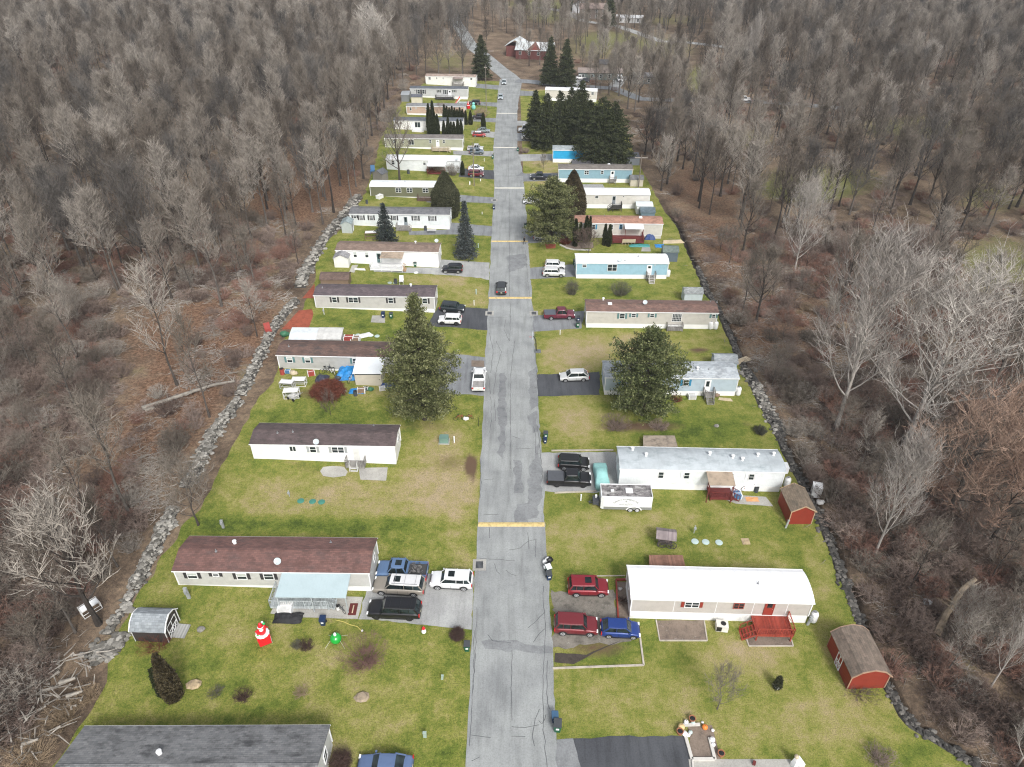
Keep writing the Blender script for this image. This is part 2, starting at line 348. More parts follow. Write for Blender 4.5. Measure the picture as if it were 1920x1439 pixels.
def build_ground():
    ys = []; y = -60.0
    while y < 2600:
        ys.append(y); y += 12 if y < 8 else 1.3 if y < 150 else 2.4 if y < 300 else 4 if y < 560 else 60
    LX = [-1600,-1000,-700,-520] + [-440+i*6 for i in range(40)] + [-200+i*3 for i in range(45)] + [-65.2] + [-63.5+i*1.8 for i in range(33)] + [-4.2, 0]
    LX = sorted(set(round(v, 2) for v in LX))
    offs = [0,.35,.95,1.6,2.6,4,6,8,10] + [12+i*2.5 for i in range(30)] + [88+i*6 for i in range(60)] + [520,800,1200,1600]
    V = []; F = []; A = {k: [] for k in ('leaf','green','wet')}
    for y in ys:
        e = xr(y) if y > 26 else xr(26) + (26-y)*.3
        fade = 1 if y < 150 else max(0, 1-(y-150)/25)
        row = [(x, gz(x)-.05, 0) for x in LX] + [(e*k/8, -.05, 0) for k in range(1, 8)]
        for o in offs:
            d = interp([(0,-.05),(.35,-.7),(.95,-.85),(1.6,-.25),(2.6,0),(4,.05),(200,.05)], o)
            wv = interp([(0,.5),(.35,.9),(.95,1),(1.6,.35),(2.6,0)], o)
            row.append((e+o, -.05+(d+.05)*fade, wv*fade))
        for x, z, wv in row:
            px, py = pr(x, max(y, 12), z) if y > 5 else (5000, 5000)
            V.append((x, y, z + (.35*noise.noise((x*.06, y*.06, 2)) if x < -70 else 0)))
            A['leaf'].append(max(0, blobs(LEAF, px, py))); A['green'].append(max(0, blobs(MEAD, px, py))); A['wet'].append(wv)
    n = len(row)
    for j in range(len(ys)-1):
        for i in range(n-1):
            a = j*n+i; F.append((a, a+1, a+1+n, a+n))
    m = bpy.data.meshes.new("forest_ground"); m.from_pydata(V, [], F); m.materials.append(LITTER)
    for k, v in A.items(): m.attributes.new(k, 'FLOAT', 'POINT').data.foreach_set('value', v)
    T(link("ground", m), kind='structure')
build_ground()
def build_lawn(name, fl, fr, y0, y1, left):
    V = []; F = []; D = []; Bv = []; y = y0; n = 0; rows = 0
    while y < y1:
        a, b = fl(y), fr(y)
        k = 44; xs = [a + (b-a)*i/k for i in range(k+1)]
        if left:
            xs = [a + (-4.2-a)*i/k for i in range(k+1)] + [b]
        for x in xs:
            z = gz(x)
            px, py = pr(x, y, z); V.append((x, y, z))
            D.append(blobs(DRY, px, py) + blobs(GREEN0, px, py)); Bv.append(max(0, blobs(BARE, px, py)))
        n = len(xs); rows += 1; y += .9
    for j in range(rows-1):
        for i in range(n-1):
            a = j*n+i; F.append((a, a+1, a+1+n, a+n))
    m = bpy.data.meshes.new(name); m.from_pydata(V, [], F); m.materials.append(GRASS)
    m.attributes.new('dry', 'FLOAT', 'POINT').data.foreach_set('value', D); m.attributes.new('bare', 'FLOAT', 'POINT').data.foreach_set('value', Bv)
    T(link(name, m), kind='structure')
build_lawn("lawn", xl, lambda y: -3.0, 26, 293, True)
build_lawn("lawn", lambda y: 3.0, xr, 26, 279, False)

ROADM = asphalt_mat((.268,.280,.278), .22, (.33,.338,.338), "street_asphalt", .35)
DARKA = asphalt_mat((.070,.074,.082), .3, (.13,.135,.14), "dark_drive_asphalt", .3)
MIDA = asphalt_mat((.20,.21,.22), .3, (.3,.31,.31), "grey_drive_asphalt", .5)
LIGHTA = asphalt_mat((.32,.325,.32), .2, (.24,.24,.235), "light_drive_surface", .5)
CONC = asphalt_mat((.37,.36,.33), .15, (.28,.27,.25), "concrete_slab", .4, True)
GRAVEL = asphalt_mat((.19,.175,.15), .6, (.38,.37,.34), "gravel_and_mud", .9, True)
RUST = asphalt_mat((.27,.075,.045), .35, (.16,.05,.035), "red_mulch", .8, True)
MUD = asphalt_mat((.06,.05,.042), .4, (.12,.10,.08), "wet_mud", .7, True)
STONEB = asphalt_mat((.19,.15,.12), .4, (.3,.27,.23), "garden_soil", .9, True)
TAR = mat((.085,.088,.092), .8, 0, .2, name='tar_sealant'); PATCH = asphalt_mat((.205,.213,.218), .3, (.27,.28,.285), "worn_patch_asphalt", .9, True)
def build_road():
    V = []; F = []; rows = 0; y = 8
    while y < 296:
        a, b = rl(y) + .18*noise.noise((1, y*.3, 0)), rr_(y) + .28*noise.noise((5, y*.22, 0)) + .17*noise.noise((8, y*1.3, 0))
        for i in range(17):
            x = a+(b-a)*i/16; V.append((x, y, gz(x)+.03))
        rows += 1; y += .7
    for j in range(rows-1):
        for i in range(16):
            q = j*17+i; F.append((q, q+1, q+18, q+17))
    m = bpy.data.meshes.new("street"); m.from_pydata(V, [], F); m.materials.append(ROADM); T(link("road", m), kind='structure')
build_road()
def ribbon(name, pts, m, h, kind='structure', jit=0):
    P = [(up(x, y), wd) for x, y, wd in pts]; Q = []
    for (p, a), (q, b) in zip(P, P[1:]):
        k = max(1, int((q-p).length/3))
        for i in range(k): Q.append((p.lerp(q, i/k), a+(b-a)*i/k))
    Q.append(P[-1]); mb = MB(); L_ = []
    for i, (p, wd) in enumerate(Q):
        d = Q[min(i+1, len(Q)-1)][0] - Q[max(i-1, 0)][0]; d.z = 0; d.normalize(); n = Vector((-d.y, d.x, 0))
        j = jit*noise.noise((i*.7, wd, 3)); a = p+n*(wd+j); b = p-n*(wd-j)
        mb.v += [(a.x, a.y, gz(a.x)+h), (b.x, b.y, gz(b.x)+h)]
    for i in range(len(Q)-1): mb.face((2*i, 2*i+1, 2*i+3, 2*i+2))
    o = mb.build(name, m); T(o, kind=kind) if kind else None; return o
def sheet(name, P, m, h=.012, jit=.2, kind='structure', smooth=0):
    W_ = [up(x, y) for x, y in P]; mb = MB(); n = 0; V = []
    for p, q in zip(W_, W_[1:]+W_[:1]):
        k = max(1, int((q-p).length/.6))
        for i in range(k):
            r = p.lerp(q, i/k); r.x += jit*noise.noise((r.x*.9, r.y*.9, 1)); r.y += jit*noise.noise((r.x*.9, r.y*.9, 7))
            V.append((r.x, r.y, gz(r.x)+h))
    mb.v = V; mb.face(range(len(V))); o = mb.build(name, m); T(o, kind=kind) if kind else None; return o
# drives
for P, m in (
    ([(673,1160),(883,1181),(890,1082),(800,1076),(700,1068),(690,1100)], LIGHTA),
    ([(840,662),(914,671),(907,743),(800,735),(790,690)], MIDA),
    ([(822,576),(871,577),(917,579),(915,620),(852,614),(800,612)], DARKA),
    ([(824,487),(918,493),(917,526),(901,522),(850,517),(760,512),(700,510),(700,503),(779,502),(824,503)], LIGHTA),
    ([(840,417),(925,425),(924,443),(852,440),(767,441),(767,434),(840,431)], MIDA),
    ([(800,366),(864,366),(926,371),(925,382),(865,379),(800,380)], MIDA),
    ([(864,316),(928,320),(927,337),(860,332)], DARKA),
    ([(850,283),(925,284),(925,294),(850,290)], LIGHTA),
    ([(884,245),(928,248),(926,259),(905,256),(884,252)], LIGHTA),
    ([(887,221),(932,222),(931,230),(887,228)], MIDA),
    ([(875,190),(934,193),(934,201),(900,198),(875,196)], MIDA),
    ([(892,157),(939,161),(938,169),(892,165)], MIDA),
    ([(1043,1388),(1170,1381),(1286,1381),(1302,1439),(1310,1500),(1040,1500)], DARKA),
    ([(1012,849),(1155,848),(1162,910),(1117,925),(1040,924),(1015,920)], LIGHTA),
    ([(1003,703),(1125,698),(1124,741),(1006,744)], DARKA),
    ([(998,593),(1096,583),(1090,616),(999,623)], MIDA),
    ([(990,503),(1075,496),(1083,519),(993,524)], MIDA),
    ([(986,433),(1070,435),(1070,452),(986,457)], MIDA),
    ([(978,326),(1048,325),(1048,339),(979,341)], MIDA),
    ([(971,290),(1036,289),(1036,301),(973,303)], LIGHTA),
    ([(966,250),(1015,250),(1015,265),(967,265)], MIDA),
    ([(968,227),(1010,227),(1010,236),(968,236)], LIGHTA),
    ([(974,170),(1010,172),(1008,180),(974,180)], MIDA)):
    sheet("driveway", P, m, .016)
sheet("gravel_area", [(1033,1100),(1075,1118),(1110,1100),(1152,1108),(1157,1160),(1180,1175),(1195,1198),(1150,1208),(1100,1204),(1060,1216),(1034,1212)], GRAVEL, .008, .9)
for P, m in (([(507,1151),(520,1124),(560,1116),(681,1120),(671,1161),(560,1158)], CONC), ([(1291,1424),(1482,1424),(1500,1500),(1300,1500)], CONC),
             ([(600,884),(606,876),(625,874),(645,876),(652,885),(648,893),(625,896),(606,893)], CONC), ([(672,878),(727,877),(724,902),(676,900)], CONC),
             ([(698,592),(722,592),(722,606),(695,605)], CONC), ([(660,498),(672,497),(664,512),(655,510)], CONC),
             ([(1340,930),(1375,928),(1400,930),(1436,932),(1450,950),(1380,945)], CONC), ([(1205,460),(1218,459),(1220,472),(1202,472)], CONC)):
    sheet("concrete_slab", P, m, .024, .03)
for P, m in (([(528,618),(560,583),(585,580),(588,590),(578,618)], RUST), ([(567,560),(590,532),(590,560)], RUST), ([(1166,1200),(1075,1245),(1040,1243),(1040,1225),(1100,1228)], MUD),
             ([(884,676),(908,677),(908,689),(884,688)], STONEB), ([(1157,1092),(1176,1092),(1182,1160),(1160,1162)], STONEB), ([(1230,1164),(1320,1164),(1326,1201),(1237,1201)], STONEB),
             ([(1396,1188),(1480,1186),(1486,1211),(1404,1211)], STONEB), ([(1290,1362),(1335,1360),(1350,1424),(1297,1424)], STONEB), 
             ([(1022,458),(1042,458),(1042,466),(1024,467)], RUST), ([(1052,452),(1112,455),(1112,466),(1062,468)], STONEB)):
    sheet("planting_bed", P, m, .030, .10)
sheet("dark_roadside_gravel", [(1043,1388),(1075,1386),(1090,1439),(1090,1480),(1042,1480)], PATCH, .046, .2)
# worn patches and tar sealed cracks
for P in ([(937,700),(948,700),(950,800),(944,862),(936,850),(934,760)], [(965,862),(978,862),(980,928),(965,926)], [(996,862),(1014,858),(1017,930),(1005,975),(990,975),(990,900)], [(966,945),(990,945),(992,980),(966,978)],
          [(988,780),(1006,770),(1008,810),(1000,812)], [(905,1200),(960,1204),(1034,1212),(1034,1224),(960,1221),(910,1214)], [(925,330),(984,331),(984,326),(978,323),(968,331)], [(992,700),(1006,690),(1008,760),(996,770)], [(950,480),(985,476),(988,498),(955,512)], [(1000,870),(1012,880),(1010,830),(1004,840)]):
    PK = globals().get("PK", 0)+1; sheet("road_patch", P, PATCH if P[0][1] != 330 else MIDA, .034+.0006*PK, .5)
CR = [[(958,700),(957,780),(958,860),(957,880)],[(960,1220),(959,1300),(960,1352)],[(889,1182),(888,1260),(884,1340),(880,1400)],[(895,1140),(891,1230),(886,1300)],[(1018,1100),(1022,1180),(1020,1230),(1018,1300),(1020,1380),(1026,1439)],[(1026,1240),(1024,1300),(1030,1330)],
      [(900,1048),(940,1050),(965,1052)],[(955,1032),(975,1028),(990,1016),(1004,1012)],[(927,1058),(932,1072),(938,1078)],[(948,1070),(958,1078),(968,1080)],[(960,1364),(985,1366),(1010,1360)],[(884,1380),(900,1381),(920,1384)],[(914,1190),(925,1202),(958,1206)],
      [(917,990),(918,1010)],[(908,900),(925,899)],[(907,966),(935,965)],[(900,860),(902,905),(900,935)],[(968,842),(990,842),(1000,841)],[(960,818),(976,824)],[(1001,800),(1005,825),(1003,850),(1012,852)],[(920,745),(921,790),(918,812)],[(927,750),(929,790)],[(1008,800),(1012,840),(1018,900)],
      [(915,700),(920,740)],[(965,640),(958,700)],[(930,640),(940,660),(932,690),(925,740)],[(1005,1010),(1004,1045)],[(990,1000),(992,1030)],[(1003,620),(1005,680),(1008,730)],[(948,600),(945,620),(955,640)],[(918,625),(925,660),(920,700)],[(957,570),(956,640)],[(1020,1150),(1005,1165),(990,1178)],[(1022,1180),(1010,1190),(1000,1205)],[(884,1430),(900,1420)],[(955,455),(956,500),(955,556)],[(985,470),(990,530),(993,556)],[(955,360),(955,450)],[(953,280),(954,350)],[(1012,1330),(1004,1350),(998,1380),(1002,1400)],[(1024,1340),(1016,1360),(1010,1352)],[(916,300),(980,301)],[(928,245),(971,246)],[(930,227),(970,227)],[(975,595),(998,596)],[(918,596),(960,595)],[(960,1380),(985,1382)]]
mb = MB()
for k, cr in enumerate(CR):
    Q = []
    P = [up(x, y) for x, y in cr]
    for p, q in zip(P, P[1:]):
        kk = max(1, int((q-p).length/.5))
        for i in range(kk):
            r = p.lerp(q, i/kk); r.x += .14*noise.noise((r.x*.5, r.y*1.2, k)); r.y += .14*noise.noise((r.y*1.1, r.x, k+9)); Q.append(r)
    Q.append(P[-1]); n0 = len(mb.v)
    for i, p in enumerate(Q):
        d = Q[min(i+1, len(Q)-1)]-Q[max(i-1, 0)]; d.z = 0; d.normalize(); n = Vector((-d.y, d.x, 0))*(.026+.02*noise.noise((i*.6, k, 0)))
        for s in (1, -1): mb.v.append((p.x+n.x*s, p.y+n.y*s, gz(p.x)+.043+k*.0002))
    for i in range(len(Q)-1): mb.face((n0+2*i, n0+2*i+1, n0+2*i+3, n0+2*i+2))
T(mb.build("road_cracks", TAR), kind='structure')
# far roads
ribbon("road", [(962,152,3.6),(951,142,3.6),(935,130,3.6),(922,118,3.4),(905,103,3.3),(890,92,3.2),(879,80,3.2),(868,62,3.2),(856,44,3.2),(846,20,3.2),(842,-5,3.2)], ROADM, .045)
ribbon("road", [(968,152,3.2),(1000,154,3.0),(1040,160,2.8),(1090,163,2.8),(1150,166,2.5),(1200,186,2.5),(1260,188,2.5),(1330,188,2.5),(1440,192,2.5),(1600,205,2.5)], MIDA, .06)
ribbon("road", [(1150,166,2.4),(1158,156,2.4),(1168,143,2.4)], LIGHTA, .055)
ribbon("road", [(1090,163,2.2),(1085,152,2.2),(1100,146,2)], LIGHTA, .05)
ribbon("road", [(1010,14,3),(1060,22,3),(1095,40,2.5),(1160,50,2.6),(1195,62,2.6),(1240,78,2.6),(1290,80,2.6),(1420,96,2.6)], LIGHTA, .05)
YEL = mat((.58,.44,.19), .7, 0, .25, scale=3, name='yellow_road_paint'); OLDW = mat((.6,.58,.5), .7, 0, .1, scale=3, name='faded_road_paint')
for i, (y, m, lab) in enumerate(((984,YEL,"broad yellow painted speed bump nearest the camera, south of the enclosed cargo trailer"),(559,YEL,"yellow speed bump just behind the dark car driving away"),(453,YEL,"yellow speed bump beside the person in black at the kerb"),(353,OLDW,"pale yellow speed bump level with the white roofed olive home"),(277,OLDW,"faded speed bump level with the silver pickup on the left drive"),(213,OLDW,"thin faded speed bump farthest up the street"))):
    Y = up(957, y).y; a, b = rl(Y), rr_(Y); mb = MB(); prof = [(-.36,.028),(-.26,.07),(0,.10),(.26,.07),(.36,.028)]
    if y < 300: prof = [(p*.8, z) for p, z in prof]
    mb.loft([[(x-(a+b)/2, p, z + gz(x)) for p, z in prof] + [(x-(a+b)/2, 0, -.02+gz(x))] for x in (a+.05, a+1, (a+b)/2, b-1, b-.05)])
    T(mb.build("speed_bump", m, None, ((a+b)/2, Y, 0)), lab, "speed bump", "speed bumps across the street")
# ---------------------------------------------------------------- mobile homes
WC = {}
def window_meshes(wd, ht, fr, style):
    k = (wd, ht, fr, style)
    if k in WC: return WC[k]
    f = MB(); t = .07 if style != 'thin' else .04
    f.box(-wd/2-t, wd/2+t, -.05, .03, -t, 0); f.box(-wd/2-t, wd/2+t, -.05, .03, ht, ht+t)
    f.box(-wd/2-t, -wd/2, -.05, .03, 0, ht); f.box(wd/2, wd/2+t, -.05, .03, 0, ht)
    if style in ('double', 'slider', 'grid2'): f.box(-.04, .04, -.045, .03, 0, ht)
    if style in ('single', 'double', 'grid2', 'grid'): f.box(-wd/2, wd/2, -.04, .02, ht/2-.025, ht/2+.025)
    if style in ('grid', 'grid2', 'patio'):
        n = 3 if style == 'grid' else 6; rw = 4
        for i in range(1, n): x = -wd/2+wd*i/n; f.box(x-.015, x+.015, -.038, 0, 0, ht)
        for j in range(1, rw): z = ht*j/rw; f.box(-wd/2, wd/2, -.036, 0, z-.015, z+.015)
    p = MB(); p.box(-wd/2, wd/2, -.015, .01, 0, ht)
    WC[k] = (f.mesh("window_frame", fr), p.mesh("pane", GLASS)); return WC[k]
SHC = {}
def shutter_mesh(ht, m):
    k = (ht, m)
    if k not in SHC:
        b = MB(); b.box(-.16, .16, -.03, .0, -.04, ht+.04)
        for i in range(1, int(ht/.12)): b.box(-.12, .12, -.045, -.03, i*.12-.02, i*.12+.03)
        SHC[k] = b.mesh("shutter", m)
    return SHC[k]
class Home:
    def __init__(s, label, el, er, ze, W, roof, rise, walls, roofm, skirtm=WHITE2, windows=(), doors=(), vents=(), hv=2.35, cat="mobile home", name="mobile_home", group=None, ov=.14, trim=WHITE, dishes=(), ends=True, seams=()):
        A = upz(el[0], el[1], ze); B = upz(er[0], er[1], ze)
        s.rot = math.atan2(B.y-A.y, B.x-A.x); s.L = (B.xy-A.xy).length; s.g = gz(A.x) ; s.he = ze-s.g; s.A = A; s.W = W; s.ze = ze; s.rise = rise; s.roof = roof
        s.ft = s.he-hv                       # height of the floor above local zero
        s.root = thing(name, (A.x, A.y, s.g), label, cat, group or "mobile homes along the street", s.rot)
        L = s.L; he = s.he; y0 = ov; y1 = W-ov; x0 = ov; x1 = L-ov
        b = MB(); b.box(x0, x1, y0, y1, s.ft, he)
        if roof == 'gable':
            for x in (x0, x1):
                n = len(b.v); b.v += [(x, y0, he), (x, y1, he), (x, W/2, he+rise-.04)]; b.face((n, n+1, n+2) if x == x1 else (n, n+2, n+1))
        b.build("wall", walls, s.root)
        b = MB(); gl = [gz(A.x+math.cos(s.rot)*x)-s.g for x in (x0, x1)]
        n = len(b.v); i_ = .03
        P = []
        for x, yy, g in ((x0+i_, y0+i_, gl[0]), (x1-i_, y0+i_, gl[1]), (x1-i_, y1-i_, gl[1]), (x0+i_, y1-i_, gl[0])):
            P.append((x, yy, g-.06)); 
        b.v += P + [(p[0], p[1], s.ft+.02) for p in P]
        for q in ((0,1,5,4),(1,2,6,5),(2,3,7,6),(3,0,4,7)): b.face(q)
        b.build("skirting", skirtm, s.root)
        r = MB(); h = .09
        if roof == 'gable':
            for sgn in (0, 1):
                ya, yb = (-.02, W/2) if sgn == 0 else (W/2, W+.02)
                za, zb = (he+.01, he+rise) if sgn == 0 else (he+rise, he+.01)
                if sgn == 0: r.v += [(-.02, ya, za), (L+.02, ya, za), (L+.02, yb, zb), (-.02, yb, zb), (-.02, ya, za+h), (L+.02, ya, za+h), (L+.02, yb, zb+h), (-.02, yb, zb+h)]
                else: r.v += [(-.02, ya, za), (L+.02, ya, za), (L+.02, yb, zb), (-.02, yb, zb), (-.02, ya, za+h), (L+.02, ya, za+h), (L+.02, yb, zb+h), (-.02, yb, zb+h)]
                n = sgn*8
                for q in ((0,3,2,1),(4,5,6,7),(0,1,5,4),(1,2,6,5),(2,3,7,6),(3,0,4,7)): r.face([n+i for i in q])
            rc = MB(); rc.box(0, L, W/2-.14, W/2+.14, he+rise+h-.05, he+rise+h+.015)
            rc.build("ridge_cap", roofm, s.root)
        else:
            k = 8; pr_ = []
            for i in range(k+1):
                t = i/k; pr_.append((t*(W+.04)-.02, he+.05+rise*(1-abs(2*t-1)**2.2)))
            ring = [(y, z) for y, z in pr_] + [(W+.02, he-.02), (-.02, he-.02)]
            r.loft([[(x, y, z) for y, z in ring] for x in (-.02, L+.02)])
            for i in range(1, int(L/1.25)):
                x = i*1.25; r.loft([[(xx, y, z+dz) for y, z in pr_ for dz in (.022,)] + [(xx, y, z-.01) for y, z in pr_[::-1]] for xx in (x-.022, x+.022)])
        r.build("roof", roofm, s.root)
        # white corner posts, fascia and the drip edge
        t = MB()
        for x in (x0, x1):
            for y in (y0, y1): t.box(x-.06, x+.06, y-.06, y+.06, s.ft+.03, he-.02)
        t.box(-.04, L+.04, -.045, -.02, he-.07, he+.09); t.box(-.04, L+.04, W+.02, W+.045, he-.07, he+.09)
        for x in seams: t.box(s.lx(x, 1.5)-.03, s.lx(x, 1.5)+.03, y0-.015, y0+.01, s.ft, he-.08)
        t.box(x0, x1, y0-.012, y0+.01, s.ft-.03, s.ft+.03)
        t.build("trim", trim, s.root)
        for wspec in windows: s.window(*wspec)
        for dspec in doors: s.door(*dspec)
        for vx, vy, kind in vents: s.vent(vx, vy, kind)
        for vx, vy in dishes: s.dish(vx, vy)
        if ends:
            X = x1 if A.x < 0 else x0
            fm, pm = window_meshes(.7, .8, WHITE, 'single')
            o = link("window", fm, s.root, (X+(.0 if A.x < 0 else -.0), W*.62, he-1.35), rz=R(90 if A.x < 0 else -90)); link("pane", pm, o)
    def lx(s, px, zl):                    # photo column -> local x on the front wall at local height zl
        z = zl+s.g; zc = s.A.y*c_ + (CH-z)*s_
        X = (px-960)*zc/FPX
        return (X-s.A.x)/math.cos(s.rot)
    def window(s, px, wd=.75, ht=.95, style='single', sh=None, top=.32, fr=WHITE, blind=False):
        z = s.he-top-ht; x = s.lx(px, z+ht/2); fm, pm = window_meshes(wd, ht, fr, style)
        o = link("window", fm, s.root, (x, .14-.03, z)); p = link("pane", pm, o, (0, 0, 0))
        if blind:
            b = MB(); b.box(-wd/2+.01, wd/2-.01, -.022, -.005, ht*.5+.03, ht-.01); b.build("blind", BLIND, o)
        if sh:
            for sg in (-1, 1): link("shutter", shutter_mesh(ht, sh), o, (sg*(wd/2+.28), 0, 0))
        return o
    def door(s, px, wd=.85, m=WHITE, glass=.45, ht=1.98, frame=WHITE):
        z = s.ft+.04; x = s.lx(px, z+1); b = MB(); b.box(-wd/2, wd/2, -.05, .02, 0, ht)
        o = b.build("door", m, s.root, (x, .14-.01, z)); f = MB()
        f.box(-wd/2-.08, -wd/2, -.07, .0, 0, ht+.08); f.box(wd/2, wd/2+.08, -.07, .0, 0, ht+.08); f.box(-wd/2, wd/2, -.07, 0, ht, ht+.08)
        f.build("door_frame", frame, o)
        if glass: g = MB(); g.box(-wd*.3, wd*.3, -.06, -.045, ht*(1-glass), ht*.93); g.build("pane", GLASS, o)
        k = MB(); k.lathe([(.03,-.1),(.035,-.07),(.02,-.05)], 6, (wd*.4, 0, ht*.48), 'y'); k.build("handle", GREYM, o)
        return x
    def rz_(s, y):
        if s.roof == 'gable': return s.he + s.rise*(1-abs(2*y/s.W-1)) + .1
        return s.he+.05+s.rise*(1-abs(2*y/s.W-1)**2.2)
    def vent(s, px, fy, kind='pipe'):
        y = fy*s.W; z = s.rz_(y); x = s.lx(px, z); zc = (s.A.y+y)*c_+(CH-z-s.g)*s_; x = ((px-960)*zc/FPX-s.A.x)
        b = MB()
        if kind == 'pipe': b.lathe([(.16,-.05),(.14,.02),(.05,.04),(.05,.3),(.06,.3)], 8)
        elif kind == 'mushroom': b.lathe([(.2,-.08),(.18,.06),(.10,.08),(.10,.32),(.24,.34),(.22,.44),(.06,.5)], 10)
        elif kind == 'box': b.box(-.35, .35, -.3, .3, -.1, .12); b.box(-.28, .28, -.23, .23, .12, .2)
        b.build("roof_vent", WHITE if kind != 'pipe' else GREYM, s.root, (x, y, z))
    def dish(s, px, fy, wall=False):
        y = fy*s.W; z = s.rz_(min(max(y, 0), s.W)) if not wall else s.he; zc = (s.A.y+y)*c_+(CH-z-s.g)*s_; x = ((px-960)*zc/FPX-s.A.x)
        b = MB(); b.bar((0,0,-.1), (0,0,.45), .03, 5); n0 = len(b.v)
        M = Matrix.Translation((0,-.05,.5)) @ Matrix.Rotation(R(52), 4, 'X')
        for r, zz in ((0.001,0),(.2,.02),(.38,.075),(.38,.095),(.2,.04),(.001,.02)):
            for j in range(14):
                t = 2*math.pi*j/14; b.v.append(tuple(M @ Vector((r*1.05*math.cos(t), r*math.sin(t), zz))))
        for i in range(5):
            for j in range(14): q = n0+i*14+j; q2 = n0+i*14+(j+1) % 14; b.face((q, q2, q2+14, q+14))
        b.bar(M @ Vector((0,-.35,.05)), M @ Vector((0,-.1,.42)), .018, 4)
        b.build("satellite_dish", mat((.42,.47,.48), .5, 0, .08, name='grey_dish_paint'), s.root, (x, y, z))
    def deck(s, x0, x1, dep, m, railm=None, zt=None, rail=True, stairs=None, canopy=None, name="porch", gaps=True, sw=1.0, y=.12, stairm=None):
        """x0,x1 local; dep in metres towards the viewer; stairs = ('front', x) | ('left',) | ('right',); canopy = (material, x0, x1, depth, drop)"""
        z = s.ft-.05 if zt is None else zt; railm = railm or m; g = -.75 if s.A.x < 0 else -.05
        b = MB(); n = max(2, int((x1-x0)/.15))
        for i in range(n):
            a = x0+(x1-x0)*i/n; b.box(a+.005, a+(x1-x0)/n-.008, y-dep, y-.002, z-.04, z)
        b.box(x0, x1, y-dep-.03, y-dep, z-.24, z+.01); b.box(x0-.03, x0, y-dep, y, z-.24, z+.01); b.box(x1, x1+.03, y-dep, y, z-.24, z+.01)
        k = max(2, int((x1-x0)/2)+1)
        for i in range(k):
            a = x0+.08+(x1-x0-.16)*i/(k-1); b.box(a-.06, a+.06, y-dep+.03, y-dep+.15, g, z-.05)
        o = b.build(name, m, s.root)
        if rail:
            r = MB(); H = .95
            segs = [((x0, y-dep), (x1, y-dep)), ((x0, y-.1), (x0, y-dep)), ((x1, y-.1), (x1, y-dep))]
            if stairs and stairs[0] == 'left': segs[1] = None
            if stairs and stairs[0] == 'right': segs[2] = None
            if stairs and stairs[0] == 'front':
                sx = stairs[1]; segs[0] = ((x0, y-dep), (sx-sw/2, y-dep)); segs.append(((sx+sw/2, y-dep), (x1, y-dep)))
            for sg in segs:
                if not sg: continue
                (ax, ay), (bx, by) = sg; ln = math.hypot(bx-ax, by-ay)
                if ln < .15: continue
                r.bar((ax, ay, z+H), (bx, by, z+H), .05, 4); r.bar((ax, ay, z+.12), (bx, by, z+.12), .035, 4)
                kk = max(1, int(ln/.22))
                for i in range(kk+1):
                    t = i/kk; px_, py_ = ax+(bx-ax)*t, ay+(by-ay)*t
                    r.bar((px_, py_, z), (px_, py_, z+H+(.0)), .05 if i in (0, kk) or i % 8 == 0 else .02, 4)
            r.build("railing", railm, o)
        if stairs:
            t = MB(); kind = stairs[0]; tot = z-g; gl = 0 if s.A.x > 0 else -.035*max(0, (x0+x1)/2)
            tot = z-gl; ns = max(2, round(tot/.2))
            for i in range(ns):
                zz = z-(i+1)*tot/(ns+.0)+.02; d = i*.27
                if kind == 'front': sx = stairs[1]; t.box(sx-sw/2, sx+sw/2, y-dep-d-.3, y-dep-d-.04, zz-.04, zz)
                elif kind == 'right': t.box(x1+d+.04, x1+d+.3, y-dep+.05, y-dep+.05+sw, zz-.04, zz)
                else: t.box(x0-d-.3, x0-d-.04, y-dep+.05, y-dep+.05+sw, zz-.04, zz)
            D = ns*.27
            for e in (0, sw):
                if kind == 'front': p, q = (stairs[1]-sw/2+e, y-dep, z), (stairs[1]-sw/2+e, y-dep-D, gl)
                elif kind == 'right': p, q = (x1, y-dep+.05+e, z), (x1+D, y-dep+.05+e, gl)
                else: p, q = (x0, y-dep+.05+e, z), (x0-D, y-dep+.05+e, gl)
                t.bar((p[0], p[1], p[2]-.1), (q[0], q[1], q[2]+.08), .08, 4); t.bar((p[0], p[1], p[2]+.9), (q[0], q[1], q[2]+.95), .045, 4)
                for f in (0, .5, 1): m_ = [p[i]+(q[i]-p[i])*f for i in range(3)]; t.bar(m_, (m_[0], m_[1], m_[2]+.95), .045, 4)
            t.build("stairs", stairm or m, o)
        if canopy:
            cm, cx0, cx1, cd, drop = canopy[:5]; c = MB(); zt_ = s.he-.04 if len(canopy) < 6 else canopy[5]
            c.v += [(cx0, y+.03, zt_), (cx1, y+.03, zt_), (cx1, y-cd, zt_-drop), (cx0, y-cd, zt_-drop)]; c.v += [(a, b_, z_+.07) for a, b_, z_ in c.v[:4]]
            for q in ((0,3,2,1),(4,5,6,7),(0,1,5,4),(1,2,6,5),(2,3,7,6),(3,0,4,7)): c.face(q)
            c.build("canopy", cm, o); p = MB()
            k = max(2, int((cx1-cx0)/2.6)+1)
            for i in range(k): a = cx0+.12+(cx1-cx0-.24)*i/(k-1); p.box(a-.05, a+.05, y-cd+.1, y-cd+.2, z-.1 if cd < dep+.3 else g, zt_-drop+.01)
            p.build("post", railm, o)
        return o
def shingles(c, dirt=None): return mat(c, .9, 0, .22, 'shingle', .7, 0, dirt, name="shingle_roof")
def tin(c, var=.06, dirt=None): return mat(c, .45, .0, var, 'rib', .5, 0, dirt, name="metal_roof")
def sid(c, k='siding'): return mat(c, .6, 0, .075, k, 1.1, name=k + "_wall")
LGREY = sid((.50,.50,.48)); PWHITE = sid((.72,.73,.72)); BLKSH = mat((.035,.033,.035), .6, name='black_shutter'); TEALSH = mat((.10,.20,.20), .6, name='dark_teal_shutter')
